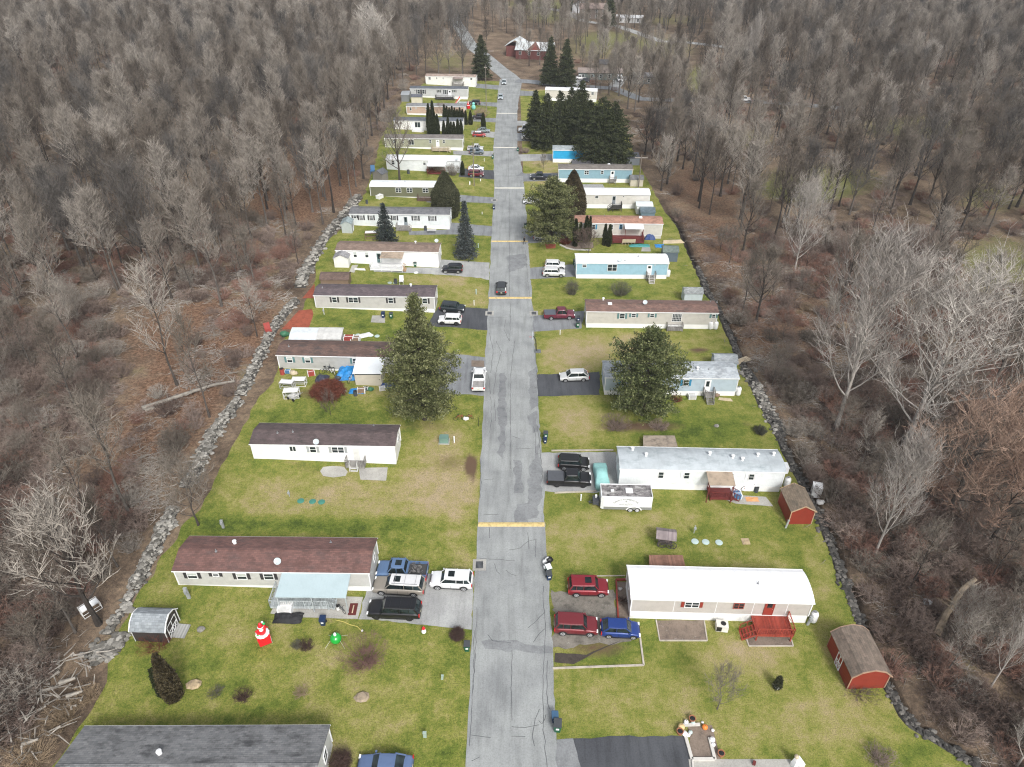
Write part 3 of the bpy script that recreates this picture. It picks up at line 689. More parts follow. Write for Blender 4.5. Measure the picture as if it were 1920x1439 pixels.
GREYSH = mat((.33,.35,.35), .6, name='grey_shutter'); REDM = mat((.25,.035,.022), .55, 0, .1, name='red_paint'); BLUESH = mat((.02,.20,.36), .55, name='blue_shutter'); MAROON = mat((.13,.022,.02), .7, name='dark_red_wood')
GWOOD = mat((.25,.24,.22), .8, 0, .25, 'plank', 1, name='weathered_grey_deck'); BWOOD = mat((.12,.075,.055), .8, 0, .2, 'plank', 1, name='brown_deck'); TANWOOD = mat((.48,.31,.16), .75, 0, .15, 'plank', 1, name='new_tan_timber'); LGW = mat((.42,.46,.47), .6, 0, .08, 'plank', 1, name='pale_grey_deck_paint'); DKW = mat((.05,.048,.045), .8, 0, .2, 'plank', 1, name='dark_deck')
RDECK = mat((.31,.048,.028), .6, 0, .1, 'plank', 1, name='red_deck_paint')

# L0 - the grey roofed double wide cut by the bottom edge of the picture
bk = upz(160, 1363, 3.3), upz(620, 1361, 3.3)
W0 = 8.0; fa = pr(bk[0].x, bk[0].y-W0, 3.3); fb = pr(bk[1].x, bk[1].y-W0, 3.3)
h0 = Home("wide house with weathered grey shingle roof cut off by the bottom edge of the photo", fa, fb, 3.3, W0, 'gable', 1.25, sid((.62,.63,.62)), shingles((.185,.19,.195), (.06,.062,.065)), ends=False,
          windows=[(fa[0]+150, .9, 1.0, 'double', BLKSH), (fa[0]+420, .9, 1.0, 'double', BLKSH)], vents=[(300,.64,'mushroom'),(250,.30,'mushroom')], name="house", cat="house", group=None)
b = MB(); b.box(h0.L-.12, h0.L-.05, .3, W0*.5, h0.he-.05, h0.he+.0); 
fm, pm = window_meshes(.8, 1.2, WHITE, 'single')
for yy in (2.3, 5.9): o = link("window", fm, h0.root, (h0.L-.11, yy, h0.he-1.5), rz=R(90)); link("pane", pm, o)
b = MB(); b.box(5.6, 6.3, 1.2, 3.4, 0, .04, Matrix.Translation((0,0,0))); 
# L1 - brown-red roof, porch with pale metal canopy
h = Home("pale grey mobile home with dark red shingle roof and pale blue metal porch canopy", (322,1072), (693,1076), 3.45, 4.9, 'gable', .72, LGREY, shingles((.155,.083,.072), (.10,.065,.06)),
     windows=[(360,.95,.8,'single',BLKSH,.35,WHITE,True),(404,.55,.45,'single',BLKSH,.35),(453,.95,.85,'single',BLKSH,.35,WHITE,True),(504,.95,.85,'single',BLKSH,.35)], vents=[(440,.72,'mushroom'),(405,.45,'pipe'),(620,.8,'pipe')], dishes=[(523,.18)], seams=(545,), hv=2.3)
xa, xb = h.lx(520, 0), h.lx(627, 0)
h.door(590, m=WHITE)
h.deck(xa, xb, 2.6, LGW, zt=h.ft-.1, stairs=('right',), canopy=(tin((.38,.47,.49), .05), h.lx(527,3), h.lx(657,3), 2.95, .42), sw=1.1)
L1 = h
# L2 - white, stained brown roof
h = Home("bright white mobile home with stained dark brown roof and grey steps to its door", (467,834), (741,838), 3.55, 4.4, 'gable', .6, sid((.80,.80,.80)), shingles((.10,.075,.075), (.055,.045,.045)),
     windows=[(549,.75,.75,'slider',None),(587,.75,.9,'single',GREYSH),(634,1.5,.9,'double',GREYSH)], doors=[(669,.8,mat((.6,.6,.57), .6),.0)], vents=[(549,.45,'pipe'),(520,.4,'pipe'),(700,.9,'pipe')], dishes=[(595,.02)], hv=2.5)
xd = h.lx(669, 0); h.deck(xd-1.2, xd+1.25, 1.15, GWOOD, stairs=('front', xd-.1), stairm=mat((.5,.5,.48), .8, name='step_board'))
# L3 - grey, brown roof, lean-to
h = Home("grey mobile home with teal shutters and brown roof amid a clutter of tarps", (517,667), (752,672), 3.5, 4.5, 'gable', .6, sid((.42,.42,.40)), shingles((.13,.082,.068), (.05,.045,.045)),
     windows=[(543,.75,.9,'single',TEALSH,.35,WHITE,True),(577,.75,.9,'single',TEALSH,.35,WHITE,True),(667,.75,.9,'single',TEALSH,.35)], vents=[(541,.4,'pipe')], hv=2.4)
L3 = h
h = Home("grey mobile home with black shutters, dark mauve roof and a lawn strip in front", (587,555), (815,558), 3.5, 4.4, 'gable', .55, sid((.47,.46,.44)), shingles((.115,.092,.10), (.07,.06,.065)),
     windows=[(627,.75,.95,'single',BLKSH),(662.5,1.6,.95,'double',BLKSH),(733,.8,.95,'single',BLKSH),(797,.8,.95,'single',BLKSH)], vents=[(604,.45,'pipe'),(770,.8,'mushroom')], seams=(765,), hv=2.4)
h = Home("white mobile home with tan roof, covered white porch and new wooden stairs", (628,470), (822,474), 3.7, 4.4, 'gable', .5, sid((.80,.80,.78)), shingles((.21,.155,.125), (.17,.12,.10)),
     windows=[(666,.6,1.0,'single',None,.35,WHITE,True),(688,.6,1.0,'single',None,.35,WHITE,True)], doors=[(711,.85,mat((.10,.16,.16), .3),.6)], vents=[(778.5,.8,'mushroom')], hv=2.5)
h.deck(h.lx(699,1), h.lx(759,1), 2.8, WHITE, stairs=('right',), canopy=(shingles((.36,.29,.22)), h.lx(716,3), h.lx(758,3), 2.4, .35), stairm=TANWOOD, sw=1.1); h.dish(818, .95)
h = Home("white mobile home with grey roof and dark shutters between two blue spruces", (654,402), (843,404), 3.7, 4.4, 'gable', .5, sid((.66,.70,.71)), shingles((.15,.155,.165)),
     windows=[(665,.55,.6,'single',BLKSH),(677,.7,1.0,'grid',BLKSH),(696,.7,1.0,'grid',BLKSH),(740,.7,1.0,'grid',BLKSH),(779.5,.9,1.0,'grid',BLKSH),(811,.9,1.0,'grid',BLKSH)], doors=[(761,.8,mat((.2,.24,.26), .3),.6)], hv=2.5)
h.deck(h.lx(745,1), h.lx(768,1), 2.2, GWOOD, stairs=('right',))
h = Home("olive green mobile home with white domed roof and dark brown porch", (692,350), (836,352), 3.4, 4.3, 'bow', .45, sid((.13,.135,.08)), tin((.74,.77,.79), .06, (.5,.54,.56)),
     windows=[(747,1.2,1.0,'double',None,.35,WHITE),(768,1.2,1.0,'double'),(798,1.2,1.0,'double')], vents=[(759,.5,'pipe')], hv=2.5)
h.deck(h.lx(784,1), h.lx(812,1), 2.0, BWOOD)
OLW = MAROON
h = Home("white metal mobile home with a white carport roof reaching forward", (723,300), (862,302), 3.6, 4.2, 'bow', .45, sid((.68,.71,.72), 'siding'), tin((.78,.80,.81)), skirtm=sid((.68,.71,.72)), windows=[(737,.7,.9,'single'),(796,.6,.9,'single',None,.3,WHITE,True)], dishes=[(857,-.02)], hv=2.5)
h.deck(h.lx(806,1), h.lx(835,1), 2.4, MAROON, rail=False, canopy=(tin((.76,.78,.79)), h.lx(804,3), h.lx(838,3), 4.0, .25))
h = Home("sage green mobile home with grey-brown roof, white skirting and tan deck", (720,260), (868,261.5), 3.6, 4.2, 'gable', .45, sid((.33,.34,.25)), shingles((.18,.165,.155)),
     windows=[(739.5,.6,.9,'single'),(755,.6,.9,'single'),(771,1.5,1.4,'slider',None,.3,WHITE),(807,.55,.8,'single'),(832.5,.55,.8,'single')], doors=[(821,.8,WHITE,.2)], hv=2.4)
h.deck(h.lx(811,1), h.lx(841,1), 2.4, mat((.45,.38,.27), .8, 0, .1, 'plank', name='tan_deck'), stairs=('right',))
h = Home("white mobile home with dark slate roof behind the small evergreen hedge", (737,227), (868,228.5), 3.6, 4.2, 'gable', .45, sid((.78,.78,.77)), shingles((.105,.12,.14)),
     windows=[(744.5,.8,.7,'single'),(751.5,.5,.6,'single'),(783,1.6,1.5,'slider',None,.35,WHITE)], hv=2.5)
h.deck(h.lx(774,1), h.lx(792,1), 2.0, WHITE, stairs=('right',))
h = Home("salmon tan mobile home with grey roof half hidden by the tall evergreen hedge", (761,200), (872,201), 3.6, 4.2, 'gable', .4, sid((.45,.33,.26)), shingles((.22,.23,.24)), windows=[(770,.5,.9,'single'),(780,.3,.4,'single'),(799,.4,.5,'single')], hv=2.2)
h = Home("pale grey mobile home with slate roof, arched front window and black deck", (768,167), (877,168), 3.8, 4.2, 'gable', .45, sid((.45,.46,.46)), shingles((.10,.115,.135)),
     windows=[(778,.4,.5,'single'),(785,.8,1.3,'single',BLKSH),(794,.8,1.3,'single',BLKSH),(823,.6,.8,'single',BLKSH),(835.5,.7,1.3,'single',BLKSH),(852,.6,.7,'single',BLKSH)], doors=[(843.5,1.0,WHITE,.3)], hv=2.5)
h.deck(h.lx(818,1), h.lx(850,1), 2.6, DKW, stairs=('right',))
h = Home("white mobile home with pale tan roof at the far end of the street", (797,143.5), (892,145.5), 3.8, 4.3, 'gable', .45, sid((.74,.73,.70)), shingles((.34,.27,.23)), skirtm=sid((.74,.73,.70)),
     windows=[(805.5,.8,.8,'single'),(819,.3,.6,'single'),(831,.3,.6,'single'),(884,.7,.6,'single')], hv=2.5)
h.deck(h.lx(850,1), h.lx(870,1), 2.8, GWOOD, canopy=(shingles((.25,.2,.18)), h.lx(850,3), h.lx(869,3), 2.0, .3))
# right side
h = Home("beige mobile home with brilliant white domed roof, red door and red deck", (1183,1124), (1528,1133), 3.3, 4.35, 'bow', .5, sid((.47,.44,.41)), mat((.85,.85,.85), .5, 0, .03, name='white_roof_coating'),
     windows=[(1297,1.35,.75,'double',REDM,.38),(1384,.95,.75,'double',None,.38,mat((.28,.07,.05), .6, name='red_brown_frame'))], doors=[(1440,.85,REDM,.4,1.98,REDM)], vents=[(1418,.45,'pipe')], seams=(1262,1340,1408,1470), hv=2.1)
xd = h.lx(1435, 0); h.deck(h.lx(1404,0), h.lx(1469,0), 2.3, RDECK, stairs=('left',), zt=h.ft-.15, sw=1.2); R1 = h
h = Home("white mobile home with pale domed metal roof and dark red covered porch", (1162,880), (1475,887), 3.4, 4.3, 'bow', .38, sid((.66,.69,.70), 'vsiding'), tin((.42,.46,.48), .14, (.29,.33,.345)),
     windows=[(1239,.6,.95,'single',WHITE,.45),(1287,.6,.95,'single',WHITE,.45),(1369,.5,.9,'single',WHITE,.45),(1407,.6,.9,'single',WHITE,.45)], vents=[(1184,.78,'mushroom'),(1210,.5,'mushroom'),(1328,.62,'mushroom'),(1371,.5,'mushroom'),(1389,.4,'mushroom'),(1417,.6,'mushroom'),(1446,.66,'mushroom')], hv=2.5)
h.deck(h.lx(1325,.5), h.lx(1367,.5), 1.9, MAROON, zt=.55, stairs=('right',), canopy=(mat((.34,.27,.20), .9, 0, .2, name='tan_plywood'), h.lx(1322,3), h.lx(1370,3), 2.3, .3), sw=1.0); R2 = h
b = MB(); b.box(0, 1.1, 0, 1.1, 0, .9); b.box(-.03, 1.13, -.03, 1.13, .9, .96)
b.build("air_conditioner", tin((.66,.68,.69)), h.root, (h.L-.15, 1.6, 1.8))
h = Home("pale blue mobile home with light blue-grey roof half hidden by the pine", (1134,709), (1387,711), 3.2, 4.5, 'gable', .45, sid((.40,.48,.54)), shingles((.42,.46,.49)),
     windows=[(1286,.7,1.0,'single',BLUESH),(1170,.7,1.0,'single',BLUESH)], doors=[(1326,.8,WHITE,.55)], vents=[(1307,.4,'mushroom'),(1328,.4,'pipe')], hv=2.4)
xd = h.lx(1327, .5); h.deck(xd-.75, xd+.75, 1.1, GWOOD, stairs=('front', xd), zt=h.ft-.05); R3 = h
h = Home("light grey mobile home with brown roof, teal shutters and large gridded patio door", (1099,585), (1348,588), 3.2, 4.3, 'gable', .5, sid((.50,.48,.44)), shingles((.19,.115,.095), (.10,.075,.065)),
     windows=[(1166.5,.8,.95,'single',TEALSH),(1188,.65,.65,'single',TEALSH),(1222.5,.65,.65,'single',TEALSH),(1268.5,1.5,1.4,'patio',None,.3,WHITE),(1337,.5,.6,'single',TEALSH)], vents=[(1130,.9,'mushroom'),(1143,.45,'box'),(1330,.8,'pipe'),(1342,.8,'pipe')], dishes=[(1208,.42)], hv=2.35)
h.deck(h.lx(1249,.5), h.lx(1278,.5), 1.0, GWOOD, zt=.45, rail=True); R4 = h
h = Home("sky blue mobile home with bright white domed roof and white skirting", (1080,494), (1255,495), 3.3, 4.3, 'bow', .45, sid((.27,.44,.53), 'vsiding'), mat((.85,.85,.85), .5, 0, .03, name='white_roof_coating'),
     windows=[(1096,.7,.5,'single'),(1148,1.7,1.3,'double',None,.3),(1228,.1,.1,'thin')], doors=[(1217,.85,WHITE,.3)], vents=[(1198,.4,'mushroom'),(1173,.1,'mushroom')], dishes=[(1162,.05)], hv=2.45)
xd = h.lx(1219, .5); h.deck(xd-.8, xd+.9, 1.0, GWOOD, stairs=('front', xd+.05), stairm=mat((.5,.48,.44), .8, name='step_board')); R5 = h
h = Home("cream mobile home with salmon shingle roof and a crowded covered patio", (1078,419), (1244,421), 3.35, 4.4, 'gable', .5, sid((.53,.51,.46)), shingles((.36,.20,.145)), skirtm=sid((.53,.51,.46)),
     windows=[(1146,.7,1.0,'single'),(1110,1.3,1.0,'double',BLUESH),(1164,.5,.9,'single',None,.3,mat((.05,.25,.45),.4))], vents=[(1132,.8,'pipe'),(1163,.5,'pipe'),(1200,.5,'box'),(1107,.7,'pipe')], hv=2.6)
h.deck(h.lx(1146,.5), h.lx(1203,.5), 3.4, MAROON, canopy=(WHITE, h.lx(1170,3), h.lx(1205,3), 2.3, .25)); R6 = h
h = Home("off-white mobile home with white domed metal roof behind the salmon roofed one", (1093,365), (1220,366), 3.4, 4.3, 'bow', .45, sid((.56,.54,.50)), tin((.76,.77,.77)), windows=[(1119,.7,.6,'single'),(1169,.3,.2,'thin')], doors=[(1151,.8,mat((.18,.2,.22),.3),.5)], hv=2.4)
h.deck(h.lx(1147,.5), h.lx(1164,.5), 2.0, DKW, stairs=('left',), zt=h.ft-.1)
h = Home("blue mobile home with long grey-brown roof by the parked black pickup", (1047,318), (1187,319), 3.4, 4.3, 'gable', .5, sid((.22,.36,.43)), shingles((.17,.155,.14)), windows=[(1077,.5,.9,'thin'),(1100,1.0,.9,'double'),(1129,.6,.8,'single')], doors=[(1148,.85,WHITE,.4)], vents=[(1065,.7,'pipe'),(1141,.7,'box'),(1147,.9,'pipe'),(1152,.9,'pipe')], hv=2.4)
h.deck(h.lx(1142,.5), h.lx(1154,.5), 1.3, GWOOD)
h = Home("vivid blue mobile home with grey roof tucked under the large dark conifers", (1036,282), (1166,284), 3.4, 4.3, 'gable', .6, sid((.015,.33,.62)), shingles((.32,.36,.38)), hv=2.4)
h = Home("white roofed mobile home glimpsed through the row of tall conifers", (1040,232), (1150,234), 3.4, 4.3, 'bow', .4, sid((.6,.6,.58)), tin((.76,.77,.77)), hv=2.4)
h = Home("cream mobile home with white roof above the dark conifer tops", (1022,169), (1120,172), 3.6, 4.3, 'bow', .4, sid((.55,.52,.48)), tin((.74,.75,.76)), windows=[(1110,.8,.8,'single')], hv=2.6)

# ---------------------------------------------------------------- sheds and outbuildings
def shed(label, bx, by, L, W, hw, rise, rot, walls, roofm, kind='gable', door=None, doorm=WHITE, name="garden_shed", cat="shed", trim=None, window=None, group="sheds and outbuildings", ov=.15):
    """footprint centre under pixel (bx,by); long axis = local x turned by rot degrees"""
    p = up(bx, by) if by > 0 else Vector((bx, -by, 0)); t = thing(name, (p.x, p.y, gz(p.x)), label, cat, group, R(rot)); b = MB(); x, y = L/2, W/2
    b.box(-x, x, -y, y, -.25, hw)
    if kind == 'gambrel': prof = [(-y-ov, hw-.05), (-y*.62, hw+rise*.68), (0, hw+rise), (y*.62, hw+rise*.68), (y+ov, hw-.05)]
    elif kind == 'lean': prof = [(-y-ov, hw-.02), (y+ov, hw+rise)]
    else: prof = [(-y-ov, hw-.06), (0, hw+rise), (y+ov, hw-.06)]
    for sx in (-x, x):
        n = len(b.v); P = [(sx, -y, hw)] + [(sx, max(-y, min(y, q)), z-.02) for q, z in prof[1:-1]] + [(sx, y, hw)]
        if kind == 'lean': P = [(sx, -y, hw), (sx, y, hw+rise-.02), (sx, y, hw)]
        b.v += P; b.face(range(n, n+len(P)) if sx < 0 else range(n+len(P)-1, n-1, -1))
    b.build("wall", walls, t); r = MB()
    ring = [(q, z) for q, z in prof] + [(q, z+.07) for q, z in prof[::-1]]
    r.loft([[(sx, q, z) for q, z in ring] for sx in (-x-ov, x+ov)]); r.build("roof", roofm, t)
    if trim:
        f = MB()
        for sx in (-x-ov-.01, x+ov+.01):
            for (qa, za), (qb, zb) in zip(prof, prof[1:]): f.bar((sx, qa, za+.02), (sx, qb, zb+.02), .07, 4)
            for q in (-y, y): f.box(sx-.02+(.13 if sx < 0 else -.13), sx+.02+(.13 if sx < 0 else -.13), q-.05, q+.05, 0, hw-.1)
        f.build("trim", trim, t)
    if door:
        side, w_ = door; d = MB(); hd = min(1.9, hw-.05)
        M = {'px': Matrix.Translation((x+.03,0,0)) @ Matrix.Rotation(R(90),4,'Z'), 'nx': Matrix.Translation((-x-.03,0,0)) @ Matrix.Rotation(R(-90),4,'Z'), 'ny': Matrix.Translation((0,-y-.03,0)), 'py': Matrix.Translation((0,y+.03,0)) @ Matrix.Rotation(R(180),4,'Z')}[side]
        d.box(-w_/2, w_/2, -.02, .04, .05, hd, M); o = d.build("door", doorm, t); f = MB()
        for a in (-w_/2, 0, w_/2): f.box(a-.04, a+.04, -.045, -.018, .05, hd, M)
        for z in (.09, hd*.5, hd-.04): f.box(-w_/2, w_/2, -.05, -.02, z-.04, z+.04, M)
        for sg in (-1, 1):
            f.bar(M @ Vector((0, -.04, hd*.5)), M @ Vector((sg*w_/2, -.04, .1)), .035, 4); f.bar(M @ Vector((sg*w_/2, -.04, hd*.5)), M @ Vector((0, -.04, .1)), .035, 4)
        f.build("door_frame", WHITE, o)
    if window:
        side, off, zz = window
        fm, pm = window_meshes(.7, .7, WHITE, 'grid')
        loc, rz = {'ny': ((off, -y-.03, zz), 0), 'py': ((off, y+.03, zz), 180), 'px': ((x+.03, off, zz), 90), 'nx': ((-x-.03, off, zz), -90)}[side]
        o = link("window", fm, t, loc, rz=R(rz)); link("pane", pm, o)
    return t
BARN = mat((.035,.028,.028), .7, 0, .2, 'vsiding', name='dark_brown_wall')
RED2 = mat((.215,.027,.015), .6, 0, .08, 'vsiding', 1, name='barn_red_wall'); TANR = mat((.19,.15,.12), .9, 0, .25, 'shingle', .8, 0, (.12,.10,.08), name='shingle_roof')
s = shed("grey gambrel roofed little barn shed with white crossed doors facing the dark red roofed home", 297, 1183, 3.3, 2.6, 1.75, .95, -2, BARN, shingles((.26,.29,.31)), 'gambrel', ('px', 1.7), BARN, trim=WHITE)
b = MB(); b.v += [(1.65,-.8,.12),(3.0,-.8,.0),(3.0,.8,.0),(1.65,.8,.12),(1.65,-.8,.18),(3.0,-.8,.05),(3.0,.8,.05),(1.65,.8,.18)]
for q in ((0,3,2,1),(4,5,6,7),(0,1,5,4),(1,2,6,5),(2,3,7,6),(3,0,4,7)): b.face(q)
b.build("ramp", mat((.36,.36,.34), .8, 0, .1, 'plank', name='grey_ramp'), s)
s = shed("large red shed with brown gambrel roof at the right edge of the nearest lawn", 33.7, -41.0, 4.7, 3.6, 2.1, 1.05, -88, RED2, TANR, 'gambrel', ('ny', .9), RED2, trim=mat((.34,.22,.15), .8, name='tan_trim'), window=None)
b = MB(); b.box(-.35, .35, -.04, 0, -.4, .4); o = b.build("sign_panel", mat((.6,.6,.6), .6, name='white_board'), s, (1.0, -1.59, 1.35))
b = MB(); b.tube([(1.6,-1.62,.95),(1.62,-1.62,1.3),(1.72,-1.62,1.42),(1.84,-1.62,1.3)], [.05]*4, 6); b.build("candy_cane", WHITE, s)
shed("red shed with plain tan gable roof beside the covered porch home", 34.5, -61.8, 3.7, 2.8, 2.2, .85, -89, RED2, mat((.21,.165,.12), .9, 0, .2, 'shingle', .8, 0, (.13,.11,.085), name='shingle_roof'), 'gable', trim=mat((.42,.29,.18), .8, name='pale_trim'))
s = shed("white storage box standing on stones behind the red gable shed", 1529, 926, 1.1, 1.0, 1.35, .08, -15, WHITE, mat((.78,.78,.77), .6, name='white_lid'), 'lean', group=None, name="storage_box", cat="storage box", ov=.04)
shed("pale blue shed with grey roof behind the blue home at the woodland edge", 1355, 692, 3.4, 2.6, 2.0, .65, -2, sid((.36,.45,.53)), shingles((.30,.33,.35)), 'gable', ('nx', 1.2), WHITE)
shed("small white shed with mottled grey roof behind the brown roofed home", 1296, 563, 3.3, 2.4, 2.0, .6, -1, sid((.5,.56,.58)), shingles((.26,.28,.28), (.14,.15,.15)), 'gable')
shed("dark grey shed with mossy gable roof at the end of the sky blue home", 1254, 486, 3.0, 2.6, 2.1, .7, -3, sid((.10,.13,.16)), shingles((.13,.165,.15)), 'gambrel')
shed("white metal shed standing behind the salmon roofed home's chimney end", 1206, 398, 3.6, 2.8, 2.0, .3, -1, sid((.64,.66,.66)), tin((.6,.66,.68)), 'gambrel')
shed("low dark blue-grey roofed shed just behind the salmon roof", 1212, 408, 3.2, 2.6, 1.7, .7, 0, sid((.12,.18,.22)), shingles((.10,.14,.165)), 'gable')
shed("small cream shed with dark grey roof below the utility pole on the right", 1192, 347, 3.2, 2.4, 1.8, .7, 0, sid((.5,.46,.38)), shingles((.15,.155,.16)), 'gambrel')
shed("flat dark roofed lean-to behind the long blue home", 1185, 306, 3.4, 4.0, 1.9, .3, 0, sid((.2,.22,.25)), shingles((.12,.13,.15)), 'lean')
shed("white shed with grey gable roof beside the white home's left end", -33.5, -129.0, 3.2, 2.8, 2.0, .7, 90, sid((.72,.72,.68)), shingles((.27,.27,.28)), 'gable')
shed("pale green-grey shed with matching gable roof next to the stone rubble", -35.6, -145.3, 2.6, 2.2, 2.1, .6, 92, sid((.38,.42,.41)), shingles((.26,.32,.33)), 'gable', ('ny', .9), BARN)
shed("low brown barn shed hidden behind the dark mauve roof", 631, 531, 5.2, 2.6, 1.4, .7, 0, sid((.20,.14,.10)), shingles((.13,.09,.075)), 'gambrel')
shed("small dark shed with grey gable roof left of the olive home", 714, 337, 2.4, 3.0, 1.9, .8, 60, sid((.2,.19,.17)), shingles((.13,.14,.155)), 'gable')
shed("small cream shed with slate roof in front of the pale grey home", 782.5, 193, 3.6, 2.6, 2.2, .6, 0, sid((.56,.53,.42)), shingles((.10,.11,.13)), 'gable')
shed("grey tarpaulin carport at the left end of the pale grey home", 762, 187, 2.6, 6.0, 2.2, .4, 0, sid((.18,.19,.20)), tin((.3,.32,.34)), 'gable')
shed("pale green shed behind the salmon tan home by the hedge", 868, 204, 2.4, 2.0, 1.8, .4, 0, sid((.35,.4,.4)), shingles((.32,.38,.38)), 'gable')
# long translucent shelter behind L3
p = up(597, 640); t = thing("shelter", (p.x, p.y, gz(p.x)), "long low shelter with white and translucent roof behind the cluttered home", "shelter", None, R(-1))
b = MB(); b.box(-4.2, 4.0, -1.2, 1.2, -.3, 1.15); b.build("wall", mat((.42,.40,.38), .7, 0, .2, 'vsiding', name='pale_boards'), t)
b = MB(); b.loft([[(x, y, z) for y, z in ((-1.4,1.05),(-.2,1.55),(1.3,1.75),(1.3,1.83),(-.2,1.63),(-1.4,1.13))] for x in (-4.4, .2)]); b.build("roof", mat((.56,.60,.62), .35, 0, .12, 'rib', name='translucent_sheet'), t)
b = MB(); b.loft([[(x, y, z) for y, z in ((-1.4,1.15),(-.2,1.6),(1.3,1.8),(1.3,1.88),(-.2,1.68),(-1.4,1.23))] for x in (.1, 4.2)]); b.build("roof", mat((.50,.50,.48), .6, 0, .15, 'rib', name='grey_sheet'), t)
# lean-to porch of L3
p = up(692, 723); t = thing("lean_to", (p.x, p.y, gz(p.x)), "beige walled lean-to with white sheet roof hung with blue tarp", "lean-to")
b = MB(); b.box(-2.0, 2.0, 0, 3.0, -.3, 2.0); b.build("wall", sid((.50,.46,.38), 'vsiding'), t)
b = MB(); b.loft([[(x, y, z) for y, z in ((-.25,2.25),(3.0,2.75),(3.9,3.0),(3.9,3.07),(3.0,2.82),(-.25,2.32))] for x in (-2.2, 2.2)]); b.build("roof", tin((.66,.69,.70)), t)
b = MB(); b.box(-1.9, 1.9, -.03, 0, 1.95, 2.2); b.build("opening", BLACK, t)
# back decks seen over the roofs
def flat_deck(label, P, m, z, name="back_deck"):
    W_ = [up(x, y, z) for x, y in P]; c = sum(W_, Vector())/len(W_); t = thing(name, (c.x, c.y, gz(c.x)), label, "deck")
    b = MB(); n = len(W_); lo = [(q.x-c.x, q.y-c.y, z-.15) for q in W_]; hi = [(q.x-c.x, q.y-c.y, z) for q in W_]; b.v = lo+hi; b.face(range(n)[::-1]); b.face(range(n, 2*n))
    for i in range(n): j = (i+1) % n; b.face((i, j, n+j, n+i))
    b.build("platform", m, t); l = MB()
    for q in lo: l.bar((q[0]*.94, q[1]*.94, -.1), (q[0]*.94, q[1]*.94, z-.1), .06, 4)
    l.build("post", m, t); return t
flat_deck("weathered plywood landing behind the white metal roofed home", [(1206,817),(1265,817),(1272,842),(1206,842)], mat((.30,.25,.20), .9, 0, .35, name='weathered_plywood'), .9)
flat_deck("brown wooden back deck behind the brilliant white roof", [(1217,1041),(1280,1041),(1286,1066),(1217,1066)], mat((.25,.13,.09), .85, 0, .2, 'plank', name='brown_boards'), 1.0)
flat_deck("dark roofed back porch behind the long blue home", [(1072,301),(1112,301),(1116,312),(1072,312)], mat((.10,.10,.11), .8, name='dark_felt'), 1.8)
flat_deck("grey gravelled frame bed behind the off-white home", [(1091,346),(1130,346),(1134,353),(1092,353)], mat((.3,.3,.31), .9, 0, .4, scale=6, name='grey_gravel'), .2, "raised_bed")
# far buildings
def far_house(label, px, py, L, W, hw, rise, rot, walls, roofm, wins=3):
    t = shed(label, px, py, L, W, hw, rise, rot, walls, roofm, 'gable', name="house", cat="house", group="far houses beyond the junction", ov=.4)
    fm, pm = window_meshes(.9, 1.3, WHITE, 'single')
    for i in range(wins):
        for k in range(2 if hw > 4 else 1):
            o = link("window", fm, t, (-L/2+L*(i+.5)/wins, -W/2-.03, hw-1.9-k*2.6)); link("pane", pm, o)
    return t
DKR = sid((.13,.04,.035)); MT = tin((.62,.66,.67), .08)
t = far_house("dark red barn house with pale metal roof on the bend of the street", 1004, 108, 16, 9, 3.6, 2.6, -12, DKR, MT, 4)
for k, (dx, dy) in enumerate(((-9.2, 5),)):
    b = MB(); b.box(dx-4, dx+4, dy-5, dy+5, -.5, 4.2); b.build("wing", DKR, t)
    b = MB(); b.loft([[(x, y, z) for x, z in ((dx-4.6,4.1),(dx,6.6),(dx+4.6,4.1),(dx+4.6,4.2),(dx,6.7),(dx-4.6,4.2))] for y in (dy-5.5, dy+5.5)]); b.build("wing_roof", MT, t)
b = MB(); b.v += [(-3,-4.7,3.7),(3,-4.7,3.7),(0,-4.7,6.4),(0,0,6.4)]; b.face((0,1,2)); b.face((0,2,3)); b.face((1,3,2)); b.build("dormer", mat((.24,.07,.055), .8, name='red_gable'), t)
far_house("brown two storey house with pinkish roof at the far top of the view", 1111, 34, 15, 8, 5.2, 2.2, -3, sid((.16,.13,.11)), shingles((.26,.2,.18)), 4)
far_house("small white gabled house left of the brown two storey one", 1088, 24, 6, 9, 4.2, 2.6, 80, sid((.6,.6,.62)), shingles((.12,.13,.16)), 2)
far_house("long brown single storey home among the bare trees past the junction", 1125, 147, 17, 6, 2.6, 1.2, -3, sid((.12,.15,.14)), shingles((.24,.2,.18)), 5)
far_house("little hip roofed pavilion behind the long brown home", 1135, 129, 5, 5, 2.2, 1.3, 0, sid((.2,.18,.16)), shingles((.06,.06,.065)), 0)
far_house("dark grey home hidden in the trees right of the side road", 1215, 155, 12, 5, 2.6, 1.0, -5, sid((.13,.15,.16)), shingles((.3,.31,.32)), 3)
far_house("white outbuilding among trees at the top right meadow", 1180, 42, 14, 5, 2.6, 1.0, -10, sid((.6,.6,.6)), tin((.72,.73,.74)), 3)
